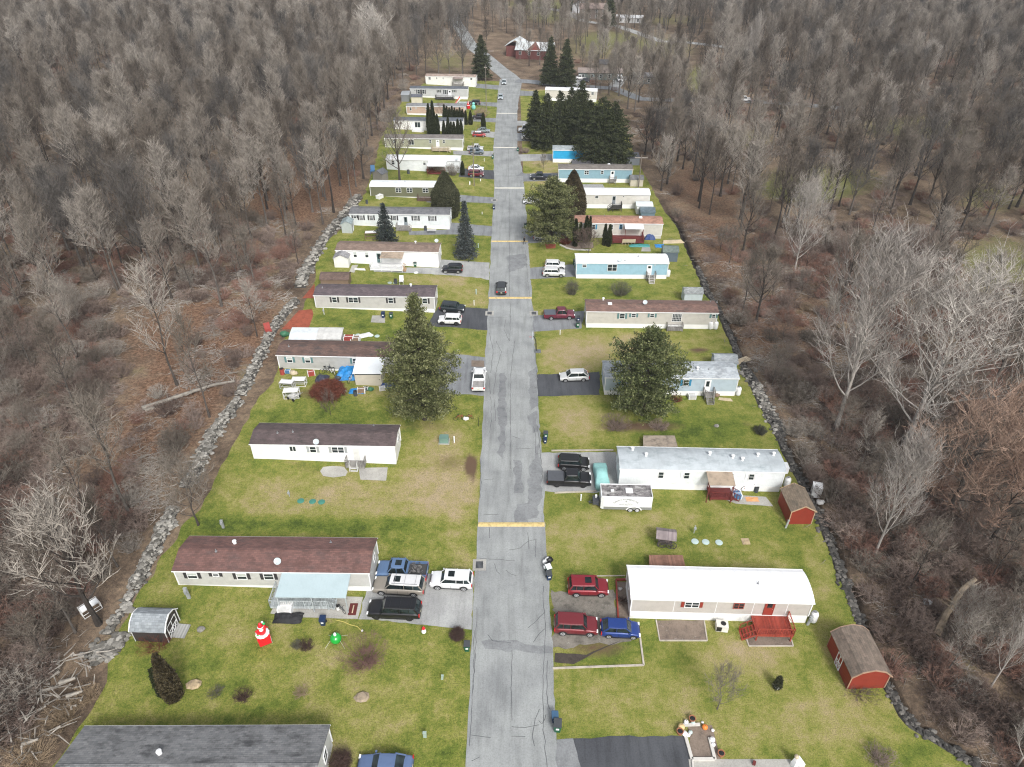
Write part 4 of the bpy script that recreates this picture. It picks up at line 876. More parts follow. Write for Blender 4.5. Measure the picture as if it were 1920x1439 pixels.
# ---------------------------------------------------------------- vehicles
def ringx(x, w, zb, zs, zt, crown=.03):
    """closed cross-section of a car body at station x"""
    return [(x, -w*.90, zb), (x, -w, zb+.12), (x, -w*1.0, zs-.16), (x, -w*.95, zs-.03), (x, -w*.86, zt), (x, -w*.45, zt+crown), (x, w*.45, zt+crown), (x, w*.86, zt), (x, w*.95, zs-.03), (x, w*1.0, zs-.16), (x, w, zb+.12), (x, w*.90, zb)]
def wheel(root, x, y, r, wd, rimm, side):
    b = MB(); b.sm = True; b.lathe([(r*.8,-wd/2),(r*.97,-wd/2+.02),(r,-wd/4),(r,wd/4),(r*.97,wd/2-.02),(r*.8,wd/2)], 18, (0,0,0), 'y')
    t = b.build("tyre", RUBBER, None); w_ = thing_part("wheel", root, (x, y, r)); t.parent = w_
    b = MB(); s_d = side*wd/2; b.lathe([(r*.64, s_d*.6), (r*.66, s_d*1.01), (r*.52, s_d*1.02), (r*.50, s_d*.8)], 16, (0,0,0), 'y')
    for k in range(5):
        a = 2*math.pi*k/5; b.bar((r*.1*math.cos(a), s_d*.95, r*.1*math.sin(a)), (r*.56*math.cos(a), s_d*.98, r*.56*math.sin(a)), r*.09, 4)
    b.lathe([(r*.16, s_d*.7), (r*.15, s_d*1.05)], 8, (0,0,0), 'y')
    b.build("rim", rimm, w_)
def thing_part(name, parent, loc):
    o = bpy.data.objects.new(name, None); sc.collection.objects.link(o); o.empty_display_size = .2; o.parent = parent; o.location = loc; return o
RIM = mat((.55,.56,.57), .35, .5, .05, name='alloy_rim'); DRIM = mat((.03,.03,.032), .4, .4, .1, name='black_rim')
HL = mat((.75,.77,.78), .1, 0, .02, name='headlight_lens'); TL = mat((.45,.02,.02), .2, 0, .05, name='tail_light_lens')
CARN = [0]
def vehicle(label, kind, pos, head, L, col, W=None, H=None, roofc=None, rim=RIM, sunroof=False, rails=False, bed=None, cover=None, cat=None, group="vehicles parked along the street", lowc=None):
    """pos = point on the ground under the middle; head = heading in degrees (0 = nose to +X); local x forward"""
    W = W or {'sedan': 1.82, 'hatch': 1.75, 'suv': 1.92, 'pickup': 2.0}[kind]; H = H or {'sedan': 1.45, 'hatch': 1.5, 'suv': 1.75, 'pickup': 1.88}[kind]
    t = thing({'sedan': 'parked_car', 'hatch': 'parked_car', 'suv': 'parked_suv', 'pickup': 'pickup_truck'}[kind], (pos[0], pos[1], gz(pos[0])+.03), label, cat or {'suv': 'car', 'pickup': 'pickup truck'}.get(kind, 'car'), group, R(head))
    P = paint(col); w = W/2; h = L/2; r = .37 if kind in ('suv', 'pickup') else .32; zb = .30 if kind in ('suv', 'pickup') else .22
    X = lambda f: h - f*L
    belt = {'sedan': .93, 'hatch': .95, 'suv': 1.08, 'pickup': 1.14}[kind]; hood = belt-.06
    if kind == 'sedan': st = [(0,.78,.52,.50),(.015,.90,.66,.60),(.06,.96,.72,.70),(.16,.99,hood-.1,hood-.12),(.29,1,hood,hood),(.5,1,belt,belt),(.8,1,belt,belt-.0),(.86,.99,belt-.02,belt-.04),(.96,.95,belt-.06,belt-.1),(.995,.86,.66,.64),(1,.78,.5,.48)]; G = (.27,.42,.68,.86)
    elif kind == 'hatch': st = [(0,.78,.55,.52),(.015,.90,.68,.62),(.07,.96,.75,.73),(.15,.99,hood-.08,hood-.1),(.25,1,hood,hood),(.5,1,belt,belt),(.85,1,belt,belt),(.96,.95,belt-.02,belt-.04),(.99,.90,.75,.73),(1,.8,.5,.48)]; G = (.23,.38,.80,.965)
    elif kind == 'suv': st = [(0,.84,.70,.68),(.01,.93,.86,.80),(.05,.97,.96,.93),(.14,1,hood-.02,hood-.03),(.25,1,hood,hood),(.5,1,belt,belt),(.88,1,belt,belt),(.975,.97,belt,belt-.02),(.993,.94,.85,.83),(1,.86,.55,.53)]; G = (.245,.36,.90,.975)
    else: st = [(0,.86,.78,.76),(.01,.94,.98,.9),(.05,.98,1.04,1.0),(.12,1,hood-.01,hood-.01),(.23,1,hood,hood),(.4,1,belt,belt),(.605,1,belt,belt),(.612,1,belt-.02,belt-.02)]; G = (.225,.325,.545,.60)
    b = MB(); b.sm = True
    b.loft([ringx(X(f), w*k, zb, zs, zt) for f, k, zs, zt in st]); b.sm = False
    if kind == 'pickup':                   # open load bed behind the cab
        bx0, bx1 = X(.615), X(.99); zf = .78; zt = belt-.04
        b.box(bx1, bx0, -w*.95, w*.95, zb+.1, zf)
        for sg in (-1, 1): b.box(bx1, bx0, min(sg*w*.88, sg*w), max(sg*w*.88, sg*w), zf-.3, zt)
        b.box(X(1.0), bx1, -w*.97, w*.97, zb+.15, zt-.02); b.box(bx0-.06, bx0, -w*.88, w*.88, zf, zt-.02)
    body = b.build("body", P, t)
    # greenhouse: dark glass block under a painted roof with pillars
    a, c, d, e = [X(f) for f in G]; wb = w*.93; wr = w*.74 if kind != 'suv' else w*.80; zr = H-.05; zb_ = belt-.05
    g = MB(); V = [(a,-wb*.92,zb_),(a,wb*.92,zb_),(e,wb*.94,zb_),(e,-wb*.94,zb_),(c,-wr*.96,zr),(c,wr*.96,zr),(d,wr,zr),(d,-wr,zr)]
    mx = (a*.35+c*.65); g.v = V
    for q in ((4,5,6,7),(0,1,5,4),(1,2,6,5),(2,3,7,6),(3,0,4,7)): g.face(q[::-1])
    g.build("windows", CARGLASS, t)
    rf = MB(); rr = [(c+.10, .86), (c, .97), ((c+d)/2, 1.0), (d, 1.0), (d-.10, .9)]
    rf.loft([[(x, -wr*k-.015, zr-.05), (x, -wr*k*.93, zr+.03), (x, -wr*k*.5, zr+.055), (x, wr*k*.5, zr+.055), (x, wr*k*.93, zr+.03), (x, wr*k+.015, zr-.05)] for x, k in rr])
    rf.build("roof", paint(roofc) if roofc else P, t)
    pl = MB()
    for sg in (-1, 1):
        pl.bar((a, sg*wb*.92, zb_+.02), (c, sg*wr*.96, zr), .05, 4); pl.bar((e, sg*wb*.94, zb_+.02), (d, sg*wr, zr), .075, 4)
        n = {'sedan': (.5,), 'hatch': (.52,), 'suv': (.52,.76), 'pickup': (.5,)}[kind]
        for f in n:
            x = a+(e-a)*f; pl.bar((x, sg*(wb*.935), zb_), (x, sg*(wr+.01), zr), .035, 4)
    pl.build("pillars", P, t)
    if sunroof: m = MB(); x = c-.25; m.box(x-.75, x-.05, -wr*.5, wr*.5, zr+.05, zr+.075); m.build("sunroof", CARGLASS, t)
    if rails:
        m = MB()
        for sg in (-1, 1): m.bar((c-.15, sg*wr*.86, zr+.09), (d+.1, sg*wr*.86, zr+.09), .025, 4)
        for x in (c-.45, (c+d)/2, d+.35): m.bar((x, -wr*.86, zr+.09), (x, wr*.86, zr+.09), .02, 4)
        m.build("roof_rack", BLACK if rails == 1 else GREYM, t)
    for sg in (-1, 1):
        m = MB(); m.box(X(.0)-.16, X(.0)+.005, sg*w*.78-.16, sg*w*.78+.14 if sg > 0 else sg*w*.78+.16, st[1][2]-.14, st[1][2]+.01)
        m.build("headlight", HL, t)
        m = MB(); zt = belt-.12; m.box(X(1.0)-.01, X(1.0)+.09, sg*w*.86-.12, sg*w*.86+.12, zt-.28, zt+.04); m.build("tail_light", TL, t)
        m = MB(); m.box(a-.28, a-.12, min(sg*w*.97, sg*(w+.17)), max(sg*w*.97, sg*(w+.17)), belt-.03, belt+.13); m.build("mirror", P, t)
    m = MB(); m.box(X(0)-.05, X(0)+.015, -w*.45, w*.45, zb+.2, st[1][2]-.06); m.box(X(.0)-.03, X(0)+.02, -w*.7, w*.7, zb+.02, zb+.14)
    m.box(X(1)-.02, X(1)+.03, -w*.8, w*.8, zb+.02, zb+.18)
    m.build("bumper_trim", BLACK, t)
    m = MB(); m.box(X(1)-.03, X(1), -.17, .17, .62, .74); m.build("number_plate", mat((.6,.58,.45), .5, name='number_plate'), t)
    lines = MB()                            # shut lines, sills and dark wheel arches
    xw = (X(.18), X(.80 if kind != 'pickup' else .77))
    for sg in (-1, 1):
        y0, y1 = sorted((sg*(w-.02), sg*(w+.004)))
        for f in {'sedan': (.33,.55,.74), 'hatch': (.30,.56,.76), 'suv': (.29,.50,.70), 'pickup': (.28,.44,.608)}[kind]: lines.box(X(f)-.012, X(f)+.012, y0, y1, zb+.12, belt-.16)
        lines.box(xw[1]+r*1.2, xw[0]-r*1.2, min(sg*w*.8, sg*w*.985), max(sg*w*.8, sg*w*.985), zb-.06, zb+.08)
        for x in xw:
            R2 = r*1.22; n = len(lines.v); yy = sg*(w+.006); k = 10
            lines.v += [(x+R2*math.cos(math.pi*i/k), yy, r+R2*math.sin(math.pi*i/k)) for i in range(k+1)] + [(x+R2, yy, zb-.02), (x-R2, yy, zb-.02)]
            lines.v += [(p[0], yy-sg*.05, p[2]) for p in lines.v[n:n+k+3]]
            kk = k+3; idx = [n+i for i in list(range(k+1))+[k+2, k+1]]; lines.face(idx if sg < 0 else idx[::-1])
    lines.box(-h*.9, h*.9, -w*.85, w*.85, zb-.05, zb+.02)
    if lowc: 
        for sg in (-1, 1): lines.box(-h*.93, h*.93, min(sg*(w-.01), sg*(w+.012)), max(sg*(w-.01), sg*(w+.012)), zb+.02, zb+.2)
    lines.build("wheel_arches", BLACK, t)
    for x in xw:
        for sg in (-1, 1): wheel(t, x, sg*(w-.10), r, .23, rim, sg)
    if kind == 'pickup':
        if cover: m = MB(); m.box(X(.985), X(.62), -w*.93, w*.93, belt-.05, belt+.01); m.box(X(.80)-.01, X(.80)+.01, -w*.93, w*.93, belt+.01, belt+.018); m.build("bed_cover", mat(cover, .6, name='tonneau_cover'), t)
        else: m = MB(); m.box(X(.98), X(.625), -w*.86, w*.86, .78, .80); m.build("bed_liner", mat(bed or (.05,.05,.05), .8, 0, .3, name='bed_liner'), t)
    return t
def car_x(label, kind, x0, x1, yb, face, col, **k):
    """side-on car whose near wheels touch the ground at row yb and which spans columns x0..x1; face 'L' or 'R'"""
    W = {'sedan': 1.82, 'hatch': 1.75, 'suv': 1.92, 'pickup': 2.0}[kind]; a, b_ = up(x0, yb-3, .5), up(x1, yb-3, .5); yn = up((x0+x1)/2, yb).y
    L = min(max(b_.x-a.x, 4.0), 5.9); tilt = k.pop('tilt', 0)
    return vehicle(label, kind, ((a.x+b_.x)/2, yn+W/2-.05), (180 if face == 'L' else 0)+tilt, L, col, **k)
car_x("blue sedan with light blue-grey paint at the bottom edge beside the grey roofed house", 'sedan', 666, 772, 1462, 'L', (.10,.15,.27), tilt=-2)
pk = car_x("blue pickup with open bed full of scrap, backed beside the dark red roofed home", 'pickup', 704, 801, 1090, 'L', (.10,.17,.30), sunroof=True, tilt=-3)
car_x("two tone white and pewter long suv parked between the blue pickup and black suv", 'suv', 697, 796, 1119, 'L', (.27,.245,.21), roofc=(.66,.66,.66), sunroof=True, rails=2, tilt=-4)
car_x("glossy black suv with black wheels on the drive nearest the covered porch", 'suv', 687, 788, 1164, 'L', (.010,.010,.012), rim=DRIM, rails=1, tilt=-3)
car_x("white suv with panoramic dark sunroof alone on the light grey drive", 'suv', 806, 886, 1108, 'L', (.72,.73,.73), H=1.66, sunroof=True, tilt=-3)
car_x("dark red suv with silver wheels on the gravel nearer the brilliant white roof", 'suv', 1066, 1142, 1121, 'R', (.20,.012,.02), sunroof=True, tilt=-1)
car_x("faded maroon suv on the gravel beside the kerb left of the blue hatchback", 'suv', 1040, 1122, 1194, 'R', (.155,.018,.024), tilt=-3)
car_x("small bright blue hatchback with nose against the garden edging", 'hatch', 1128, 1202, 1199, 'R', (.012,.04,.19), tilt=-3)
car_x("black suv with roof rack behind the black pickup on the concrete drive", 'suv', 1047, 1106, 884, 'R', (.012,.012,.013), H=1.6, rails=1, tilt=-4)
car_x("black crew cab pickup with grey bed cover on the concrete drive", 'pickup', 1026, 1109, 915, 'R', (.012,.012,.014), cover=(.075,.08,.09), rim=DRIM, tilt=-2)
car_x("silver hatchback alone on the black asphalt drive by the pine", 'hatch', 1050, 1105, 717, 'L', (.55,.56,.55), H=1.58, tilt=3)
car_x("maroon pickup with grey bed cover on the drive beside two bins", 'pickup', 1020, 1078, 601, 'R', (.13,.018,.035), cover=(.09,.10,.12), tilt=2)
car_x("white suv farther of the pair on the drive of the sky blue home", 'suv', 1022, 1060, 507, 'R', (.70,.71,.71), H=1.62, tilt=-2)
car_x("pale silver suv nearer of the pair on the drive of the sky blue home", 'suv', 1018, 1060, 521, 'R', (.62,.63,.63), H=1.62, tilt=-2)
car_x("black pickup with tinted cab by the long blue home", 'pickup', 995, 1034, 339, 'L', (.014,.018,.03), cover=(.04,.05,.07), tilt=-1)
car_x("black compact suv on the light drive below the blue spruce", 'suv', 828, 867, 514, 'L', (.012,.013,.02), H=1.6, rails=1, tilt=-2)
car_x("dark green-black suv with its back to the pine on the dark asphalt drive", 'suv', 825, 871, 588, 'R', (.02,.028,.032), H=1.6, rails=1, tilt=-8)
car_x("white suv with dark wheels half under the big pine on the dark asphalt drive", 'suv', 822, 864, 611, 'L', (.72,.72,.72), H=1.6, rim=DRIM, tilt=-3)
car_x("white car parked behind the dark red suv beside the utility pole", 'sedan', 877, 907, 322, 'R', (.70,.71,.72), tilt=-3)
car_x("dark red suv in front of the white car beside the utility pole", 'suv', 878, 907, 333, 'R', (.12,.012,.02), H=1.6, tilt=-3)
car_x("silver pickup behind the blue-grey suv by the tan deck", 'pickup', 876, 906, 285, 'R', (.50,.51,.52), tilt=-2)
car_x("blue-grey suv in front of the silver pickup by the tan deck", 'suv', 880, 906, 291, 'R', (.10,.13,.16), H=1.6, tilt=-2)
car_x("grey-green sedan behind the red and white car near the columnar evergreen", 'sedan', 898, 915, 250, 'R', (.20,.24,.24), tilt=-2)
car_x("red car with white roof near the columnar evergreen", 'hatch', 887, 910, 258, 'R', (.33,.03,.03), roofc=(.7,.7,.7), tilt=-2)
car_x("black car on the drive between the hedge and the street", 'suv', 886, 909, 225, 'L', (.015,.012,.018), H=1.6)
car_x("black car at the end of the pale grey home with the black deck", 'suv', 879, 900, 198, 'L', (.012,.013,.02), H=1.6)
def car_y(label, kind, px, yb, col, face='away', L=4.6, W=None, **k):
    p = up(px, yb); return vehicle(label, kind, (p.x, p.y+L/2), 90 if face == 'away' else -90, L, col, **k)
car_y("dark car driving away up the street just past a yellow speed bump", 'suv', 940, 556, (.022,.024,.026), L=4.4, H=1.6, group=None)
car_y("white work pickup with its tailgate to the viewer at the kerb by the big pine", 'pickup', 897, 738, (.70,.71,.71), L=5.6, bed=(.28,.27,.26), cat="pickup truck")
car_y("silver car pointing down the street nearer of the two at the far left kerb", 'sedan', 938.5, 188, (.38,.43,.46), 'toward')
car_y("silver car pointing down the street farther of the two at the far left kerb", 'sedan', 945, 160, (.40,.44,.46), 'toward')
car_x("white pickup beside the conifers with a pale camper body", 'suv', 972, 998, 249, 'L', (.72,.73,.73), H=2.2)
car_x("white service pickup just nearer the camera than the camper body", 'pickup', 979, 1002, 264, 'L', (.70,.70,.70), bed=(.5,.5,.5))
car_x("pale car half hidden beneath the broad pine next to the kerb", 'sedan', 985, 1008, 384, 'L', (.60,.61,.62))
car_x("grey car under the broad pine just beyond its red mulch ring", 'sedan', 1003, 1033, 452, 'R', (.40,.41,.42))
car_x("white pickup parked on the side road behind the conifers", 'pickup', 1080, 1097, 151, 'L', (.66,.66,.66))
car_x("dark car parked in front of the white pickup on the side road", 'sedan', 1091, 1103, 155, 'L', (.03,.035,.05))
car_y("white van among the bare trees on the short side lane", 'suv', 1163, 155, (.72,.72,.72), 'toward', H=2.1)
car_x("white pickup far away in the right hand woods", 'pickup', 1390, 1406, 192, 'L', (.66,.66,.66))
# scrap in the blue pickup's bed
p = up(779, 1080); t = thing("scrap_pile", (p.x, p.y+.2, gz(p.x)+.83), "tangle of grey scrap and black bags in the blue pickup's bed", "scrap"); r_ = random.Random(4); b = MB()
for i in range(26):
    q = Vector((r_.uniform(-.75,.75), r_.uniform(-.6,.6), r_.uniform(0,.3))); b.bar(q, q+Vector((r_.uniform(-.4,.4), r_.uniform(-.4,.4), r_.uniform(-.05,.3))), r_.uniform(.02,.07), 4)
for i in range(5): b.lump((r_.uniform(-.7,.7), r_.uniform(-.5,.5), .12), .22, .2, .2, r_)
b.build("scrap", mat((.17,.165,.16), .6, .2, .8, scale=5, name='grey_scrap'), t)
# covered car
p0, p1 = up(1128, 921), up(1128, 872); t = thing("covered_car", (p0.x+.15, p0.y+2.35, gz(p0.x)+.02), "car under a pale turquoise fitted cover beside the black pickup", "car", "vehicles parked along the street", R(90))
b = MB(); b.sm = True; RR = []
for x, k, z in ((-2.35,.72,.55),(-2.25,.9,.85),(-1.8,.97,.98),(-1.25,.98,1.05),(-.75,.90,1.42),(.2,.90,1.46),(.75,.93,1.1),(1.3,.99,.97),(2.0,.93,.82),(2.3,.7,.6)):
    w = .95*k; RR.append([(x, -w, .03), (x, -w*1.02, .5), (x, -w*.92, min(z, .95)), (x, -w*.72, z), (x, 0, z+.05), (x, w*.72, z), (x, w*.92, min(z, .95)), (x, w*1.02, .5), (x, w, .03)])
b.loft(RR); b.build("car_cover", mat((.27,.52,.50), .6, 0, .10, scale=2, name='turquoise_cover'), t)
# enclosed trailer with lettering
A, Bq = up(1126, 961), up(1221, 963); Lt = (Bq-A).length; t = thing("cargo_trailer", ((A.x+Bq.x)/2, A.y+1.2, 0), "white enclosed cargo trailer with lettered side and mould stained roof", "trailer", None, math.atan2(Bq.y-A.y, Bq.x-A.x))
h_, w = Lt/2, 1.15; zt = 2.45
b = MB(); ring = lambda x, k: [(x, -w*k, .42), (x, w*k, .42), (x, w*k, zt-.12), (x, w*k-.12, zt), (x, -w*k+.12, zt), (x, -w*k, zt-.12)]
b.loft([ring(-h_, .86), ring(-h_+.35, 1), ring(h_, 1)]); b.build("body", mat((.72,.74,.75), .4, 0, .03, name='white_trailer_skin'), t)
b = MB(); b.box(-h_+.1, h_-.06, -w+.12, w-.12, zt-.01, zt+.02); b.build("roof", mat((.16,.15,.15), .9, 0, .75, scale=2.2, dirt=(.50,.49,.47), name='mould_stained_roof'), t)
b = MB(); b.box(-h_-.02, h_+.02, -w-.02, -w+.12, zt-.08, zt+.05); b.box(-h_-.02, h_+.02, w-.12, w+.02, zt-.08, zt+.05); b.box(h_-.02, h_+.03, -w, w, zt-.1, zt+.05); b.build("edge_trim", WHITE, t)
b = MB(); b.box(-h_+.37, h_-.02, -w-.012, -w, .44, .86); b.build("stone_guard", mat((.27,.28,.28), .5, .3, .1, name='grey_panel'), t)
b = MB(); b.box(-h_+3.0, -h_+3.85, -.42, .38, zt, zt+.16); b.build("air_vent", WHITE, t)
b = MB(); b.box(-h_+1.2, -h_+1.6, -.2, .12, zt, zt+.1); b.build("roof_hatch", WHITE, t)
for x in (.55, 1.4): wheel(t, x, -w+.05, .34, .2, WHITE, -1); wheel(t, x, w-.05, .34, .2, WHITE, 1)
b = MB(); n = 12
for i in range(n):
    a0, a1 = math.pi*i/n, math.pi*(i+1)/n; f = lambda a, r: (.975+r*1.0*math.cos(a)*1.05, -w-.06, .38+r*.52*math.sin(a)*1.2); b.quad(f(a0, .92), f(a1, .92), f(a1, .78), f(a0, .78)); b.quad(f(a0,.92), (f(a0,.92)[0], -w+.1, f(a0,.92)[2]), (f(a1,.92)[0], -w+.1, f(a1,.92)[2]), f(a1,.92))
b.build("mudguard", WHITE, t)
b = MB(); b.bar((-h_, -.7, .5), (-h_-1.3, 0, .48), .05, 4); b.bar((-h_, .7, .5), (-h_-1.3, 0, .48), .05, 4); b.box(-h_-.9, -h_-.1, -.5, .45, .5, 1.15); b.bar((-h_-1.2, 0, .05), (-h_-1.2, 0, .8), .04, 6); b.lump((-h_-1.3, 0, .5), .12, .12, .1, random.Random(1)); b.build("hitch", mat((.05,.055,.065), .7, name='dark_tongue_box'), t)
b = MB(); b.lathe([(.13,0),(.15,.1),(.15,.35),(.06,.42)], 10, (-h_-.5, .15, 1.15)); b.build("gas_cylinder", WHITE, t)
INK = mat((.10,.10,.10), .6, name='dark_lettering')
def text_mesh(s, size, x, y, z, parent, rx=90, rz=0, name="lettering", arc=0, m=None, ext=.004):
    c = bpy.data.curves.new("t", 'FONT'); c.body = s; c.size = size; c.align_x = 'CENTER'; c.extrude = ext
    o = bpy.data.objects.new("t", c); sc.collection.objects.link(o); bpy.context.view_layer.update()
    me = bpy.data.meshes.new_from_object(o.evaluated_get(bpy.context.evaluated_depsgraph_get())); bpy.data.objects.remove(o); me.materials.clear(); me.materials.append(m or INK)
    if arc:
        for v in me.vertices:
            a = v.co.x/arc; rr = arc+v.co.y; v.co.x = rr*math.sin(a); v.co.y = rr*math.cos(a)-arc
    o = link(name, me, parent, (x, y, z)); o.rotation_euler = (R(rx), 0, R(rz)); return o
text_mesh("DERRLY PLUMBING INC", .30, -.05, -w-.014, 2.02, t, arc=2.0)
text_mesh("* * * * * *   * * * * * *", .14, -.05, -w-.014, 1.42, t); text_mesh("DRAIN SPECIALIST", .20, -.05, -w-.014, 1.17, t); text_mesh("* * * * * * * *", .11, -.05, -w-.014, .99, t)
b = MB()
for k in range(4): a = k*math.pi/2; b.v += [(-.05, -w-.012, 1.78), (-.05+.07*math.cos(a-.5), -w-.012, 1.78+.07*math.sin(a-.5)), (-.05+.19*math.cos(a), -w-.012, 1.78+.19*math.sin(a)), (-.05+.07*math.cos(a+.5), -w-.012, 1.78+.07*math.sin(a+.5))]; b.face(range(4*k, 4*k+4))
b.build("emblem", INK, t)
# ---------------------------------------------------------------- trees and brush
BK_GREY = bark_mat("grey_bark", (.088,.072,.058), (.170,.147,.122), (.29,.262,.228))
BK_TRUNK = bark_mat("dark_trunk_bark", (.04,.034,.030), (.07,.061,.054), (.13,.115,.102))
BK_PALE = bark_mat("pale_sycamore_bark", (.29,.265,.24), (.34,.315,.285), (.42,.39,.35))
BK_RUSSET = bark_mat("russet_twigs", (.21,.14,.105), (.26,.18,.135), (.29,.21,.165))
BK_BRUSH = bark_mat("brush_stems", (.10,.072,.060), (.165,.125,.105), (.25,.195,.165))
BK_TAN = bark_mat("dry_reed", (.20,.15,.10), (.26,.195,.13), (.32,.25,.17))
def bare_tree(seed, H, clear, spread, limbs, nb, nt, ntw, r0, rise=.9, wob=.5, lean=0, tw=.016):
    """returns (trunk, crown): clear = bare share of the trunk, spread = crown radius"""
    r = random.Random(seed); tr = MB(); cr = MB(); P = []; n = 9
    for i in range(n):
        t = i/(n-1); P.append(Vector((wob*(noise.noise((t*2.2, seed, 0)))*t*2+lean*t*H, wob*noise.noise((t*2.2, 0, seed))*t*2, H*.93*t)))
    tr.tube(P, [r0*(1-.86*(i/(n-1)))*(1.35 if i == 0 else 1) for i in range(n)], 7)
    def at(t):
        f = t*(n-1); i = min(int(f), n-2); return P[i].lerp(P[i+1], f-i)
    def branch(mb, p, d, ln, rad, segs, sides, up_=.3, jit=.17):
        pts = [p]; q = p.copy(); dd = d.copy()
        for k in range(segs):
            dd = (dd + Vector((r.uniform(-jit, jit), r.uniform(-jit, jit), r.uniform(-jit*.5, jit)+up_/segs))).normalized(); q = q+dd*(ln/segs); pts.append(q.copy())
        if sides > 3 or segs > 1: mb.tube(pts, [rad*(1-.8*k/segs) for k in range(segs+1)], sides, cap=False)
        else: mb.spike(pts[0], pts[-1], rad)
        return pts
    def along(pts, f):
        x = f*(len(pts)-1); i = min(int(x), len(pts)-2); return pts[i].lerp(pts[i+1], x-i), (pts[i+1]-pts[i]).normalized()
    for L_ in range(limbs):
        t = clear+(1-clear)*((L_+r.random()*.6)/limbs); p = at(min(t, .98)); az = L_*2.39996+r.uniform(-.4, .4); s = (t-clear)/(1-clear)
        ln = spread*(.62+.75*math.sin(math.pi*min(1, .25+s*.72)))*r.uniform(.8, 1.15); el = rise*(.55+.75*s)
        d = Vector((math.cos(az)*math.cos(el), math.sin(az)*math.cos(el), math.sin(el)))
        lp = branch(tr, p, d, ln, r0*(.40-.24*s), 5, 5, .5)
        for B_ in range(nb):
            f = .22+.78*(B_+r.random()*.7)/nb; bp, bd = along(lp, min(f, 1)); side = Vector((r.uniform(-1,1), r.uniform(-1,1), r.uniform(-.25,.8))).normalized()
            bl = ln*(.48-.26*f)*r.uniform(.7, 1.3)+.5
            bpts = branch(cr, bp, (bd*.75+side*.8).normalized(), bl, r0*.07+.010, 3, 3, .45)
            for K in range(nt):
                f2 = .2+.8*(K+r.random())/nt; tp, td = along(bpts, min(f2, 1)); side = Vector((r.uniform(-1,1), r.uniform(-1,1), r.uniform(-.2,.9))).normalized()
                tl = r.uniform(.6, 1.2)*(.55+.06*H); te = tp+(td*.7+side*.75).normalized()*tl
                cr.spike(tp, te, tw*1.35)
                for W_ in range(ntw):
                    f3 = .25+.75*(W_+r.random())/ntw; wp = tp.lerp(te, f3); sd = Vector((r.uniform(-1,1), r.uniform(-1,1), r.uniform(-.1,1))).normalized()
                    cr.spike(wp, wp+((te-tp).normalized()*.6+sd*.7)*tl*r.uniform(.35, .6), tw*.8)
    return tr, cr
def bush(seed, rad, H, stems, tw, twig=.012, droop=0):
    r = random.Random(seed); b = MB()
    for i in range(stems):
        az = r.uniform(0, 6.283); rr = rad*math.sqrt(r.random()); d = Vector((math.cos(az)*rr, math.sin(az)*rr, H*r.uniform(.6, 1.05)*(1-.45*(rr/rad)**2)))
        p0 = Vector((math.cos(az)*rr*.4, math.sin(az)*rr*.4, -.05)); p1 = p0+d*.55+Vector((0, 0, H*.12)); p2 = Vector((d.x, d.y, max(.1, d.z-droop)))
        b.spike(p0, p1, twig*2.2); b.spike(p1.lerp(p0, .15), p2, twig*1.5)
        for k in range(tw):
            f = r.random(); q = p0.lerp(p1, f) if f < .4 else p1.lerp(p2, r.random()); s_d = Vector((r.uniform(-1,1), r.uniform(-1,1), r.uniform(-.35,.9))).normalized()
            e = q+s_d*r.uniform(.25, .6)*(.4+H*.3); e.z = max(.03, e.z); b.spike(q, e, twig); q2 = q.lerp(e, .5); s2 = Vector((r.uniform(-1,1), r.uniform(-1,1), r.uniform(-.3,.8))).normalized(); b.spike(q2, q2+s2*.3, twig*.7)
    return b
# kinds of bare tree: (trunk mesh, crown mesh)
KIND = {}
LOGB = bark_mat('dead_wood', (.20,.18,.155), (.26,.235,.205), (.33,.30,.27))
def kind(name, args, mt, mc):
    a, b = bare_tree(*args); KIND[name] = (a.mesh(name+"_trunk", mt), b.mesh(name+"_crown", mc), args[1])
for i in range(4): kind("tall%d" % i, (11+i, 17+i, .42, 3.2, 16, 7, 5, 2, .23, 1.15, .5, 0, .030), BK_TRUNK, BK_GREY)
for i in range(3): kind("round%d" % i, (31+i, 13+i, .26, 4.4, 16, 8, 5, 2, .26, 1.05, .5, 0, .030), BK_TRUNK, BK_GREY)
for i in range(2): kind("slim%d" % i, (51+i, 11+i*2, .30, 2.4, 12, 6, 5, 2, .13, .9, .5, 0, .024), BK_TRUNK, BK_GREY)
kind("dark0", (61, 16, .3, 4.4, 16, 9, 6, 2, .27, .9, .5, 0, .026), BK_TRUNK, bark_mat("dark_grey_bark", (.07,.064,.058), (.095,.087,.08), (.125,.115,.105)))
kind("pale0", (71, 15, .16, 6.6, 22, 11, 6, 3, .24, .95, .9, 0, .019), BK_PALE, BK_PALE)
kind("pale1", (72, 13, .2, 4.8, 20, 11, 6, 3, .20, 1.05, .9, 0, .019), BK_PALE, BK_PALE)
kind("russet0", (81, 8, .15, 3.5, 15, 8, 7, 3, .15, .75, .5, 0, .017), BK_TRUNK, BK_RUSSET)
kind("small0", (91, 6.5, .2, 2.6, 12, 7, 6, 3, .1, .8), BK_TRUNK, BK_GREY)
kind("small1", (92, 5, .12, 2.6, 12, 7, 6, 3, .08, .7), BK_TRUNK, BK_BRUSH)
def place_tree(k, x, y, s, label, group, rz=None, cat="tree", name="bare_tree", tilt=0):
    tm, cm, h = KIND[k]; t = thing(name, (x, y, gz(x)-.1), label, cat, group, rnd.uniform(0, 6.28) if rz is None else rz)
    t.scale = (s, s, s*rnd.uniform(.93, 1.08)) if isinstance(s, float) else s
    if tilt: t.rotation_euler[1] = tilt
    link("trunk", tm, t); link("crown", cm, t); return t
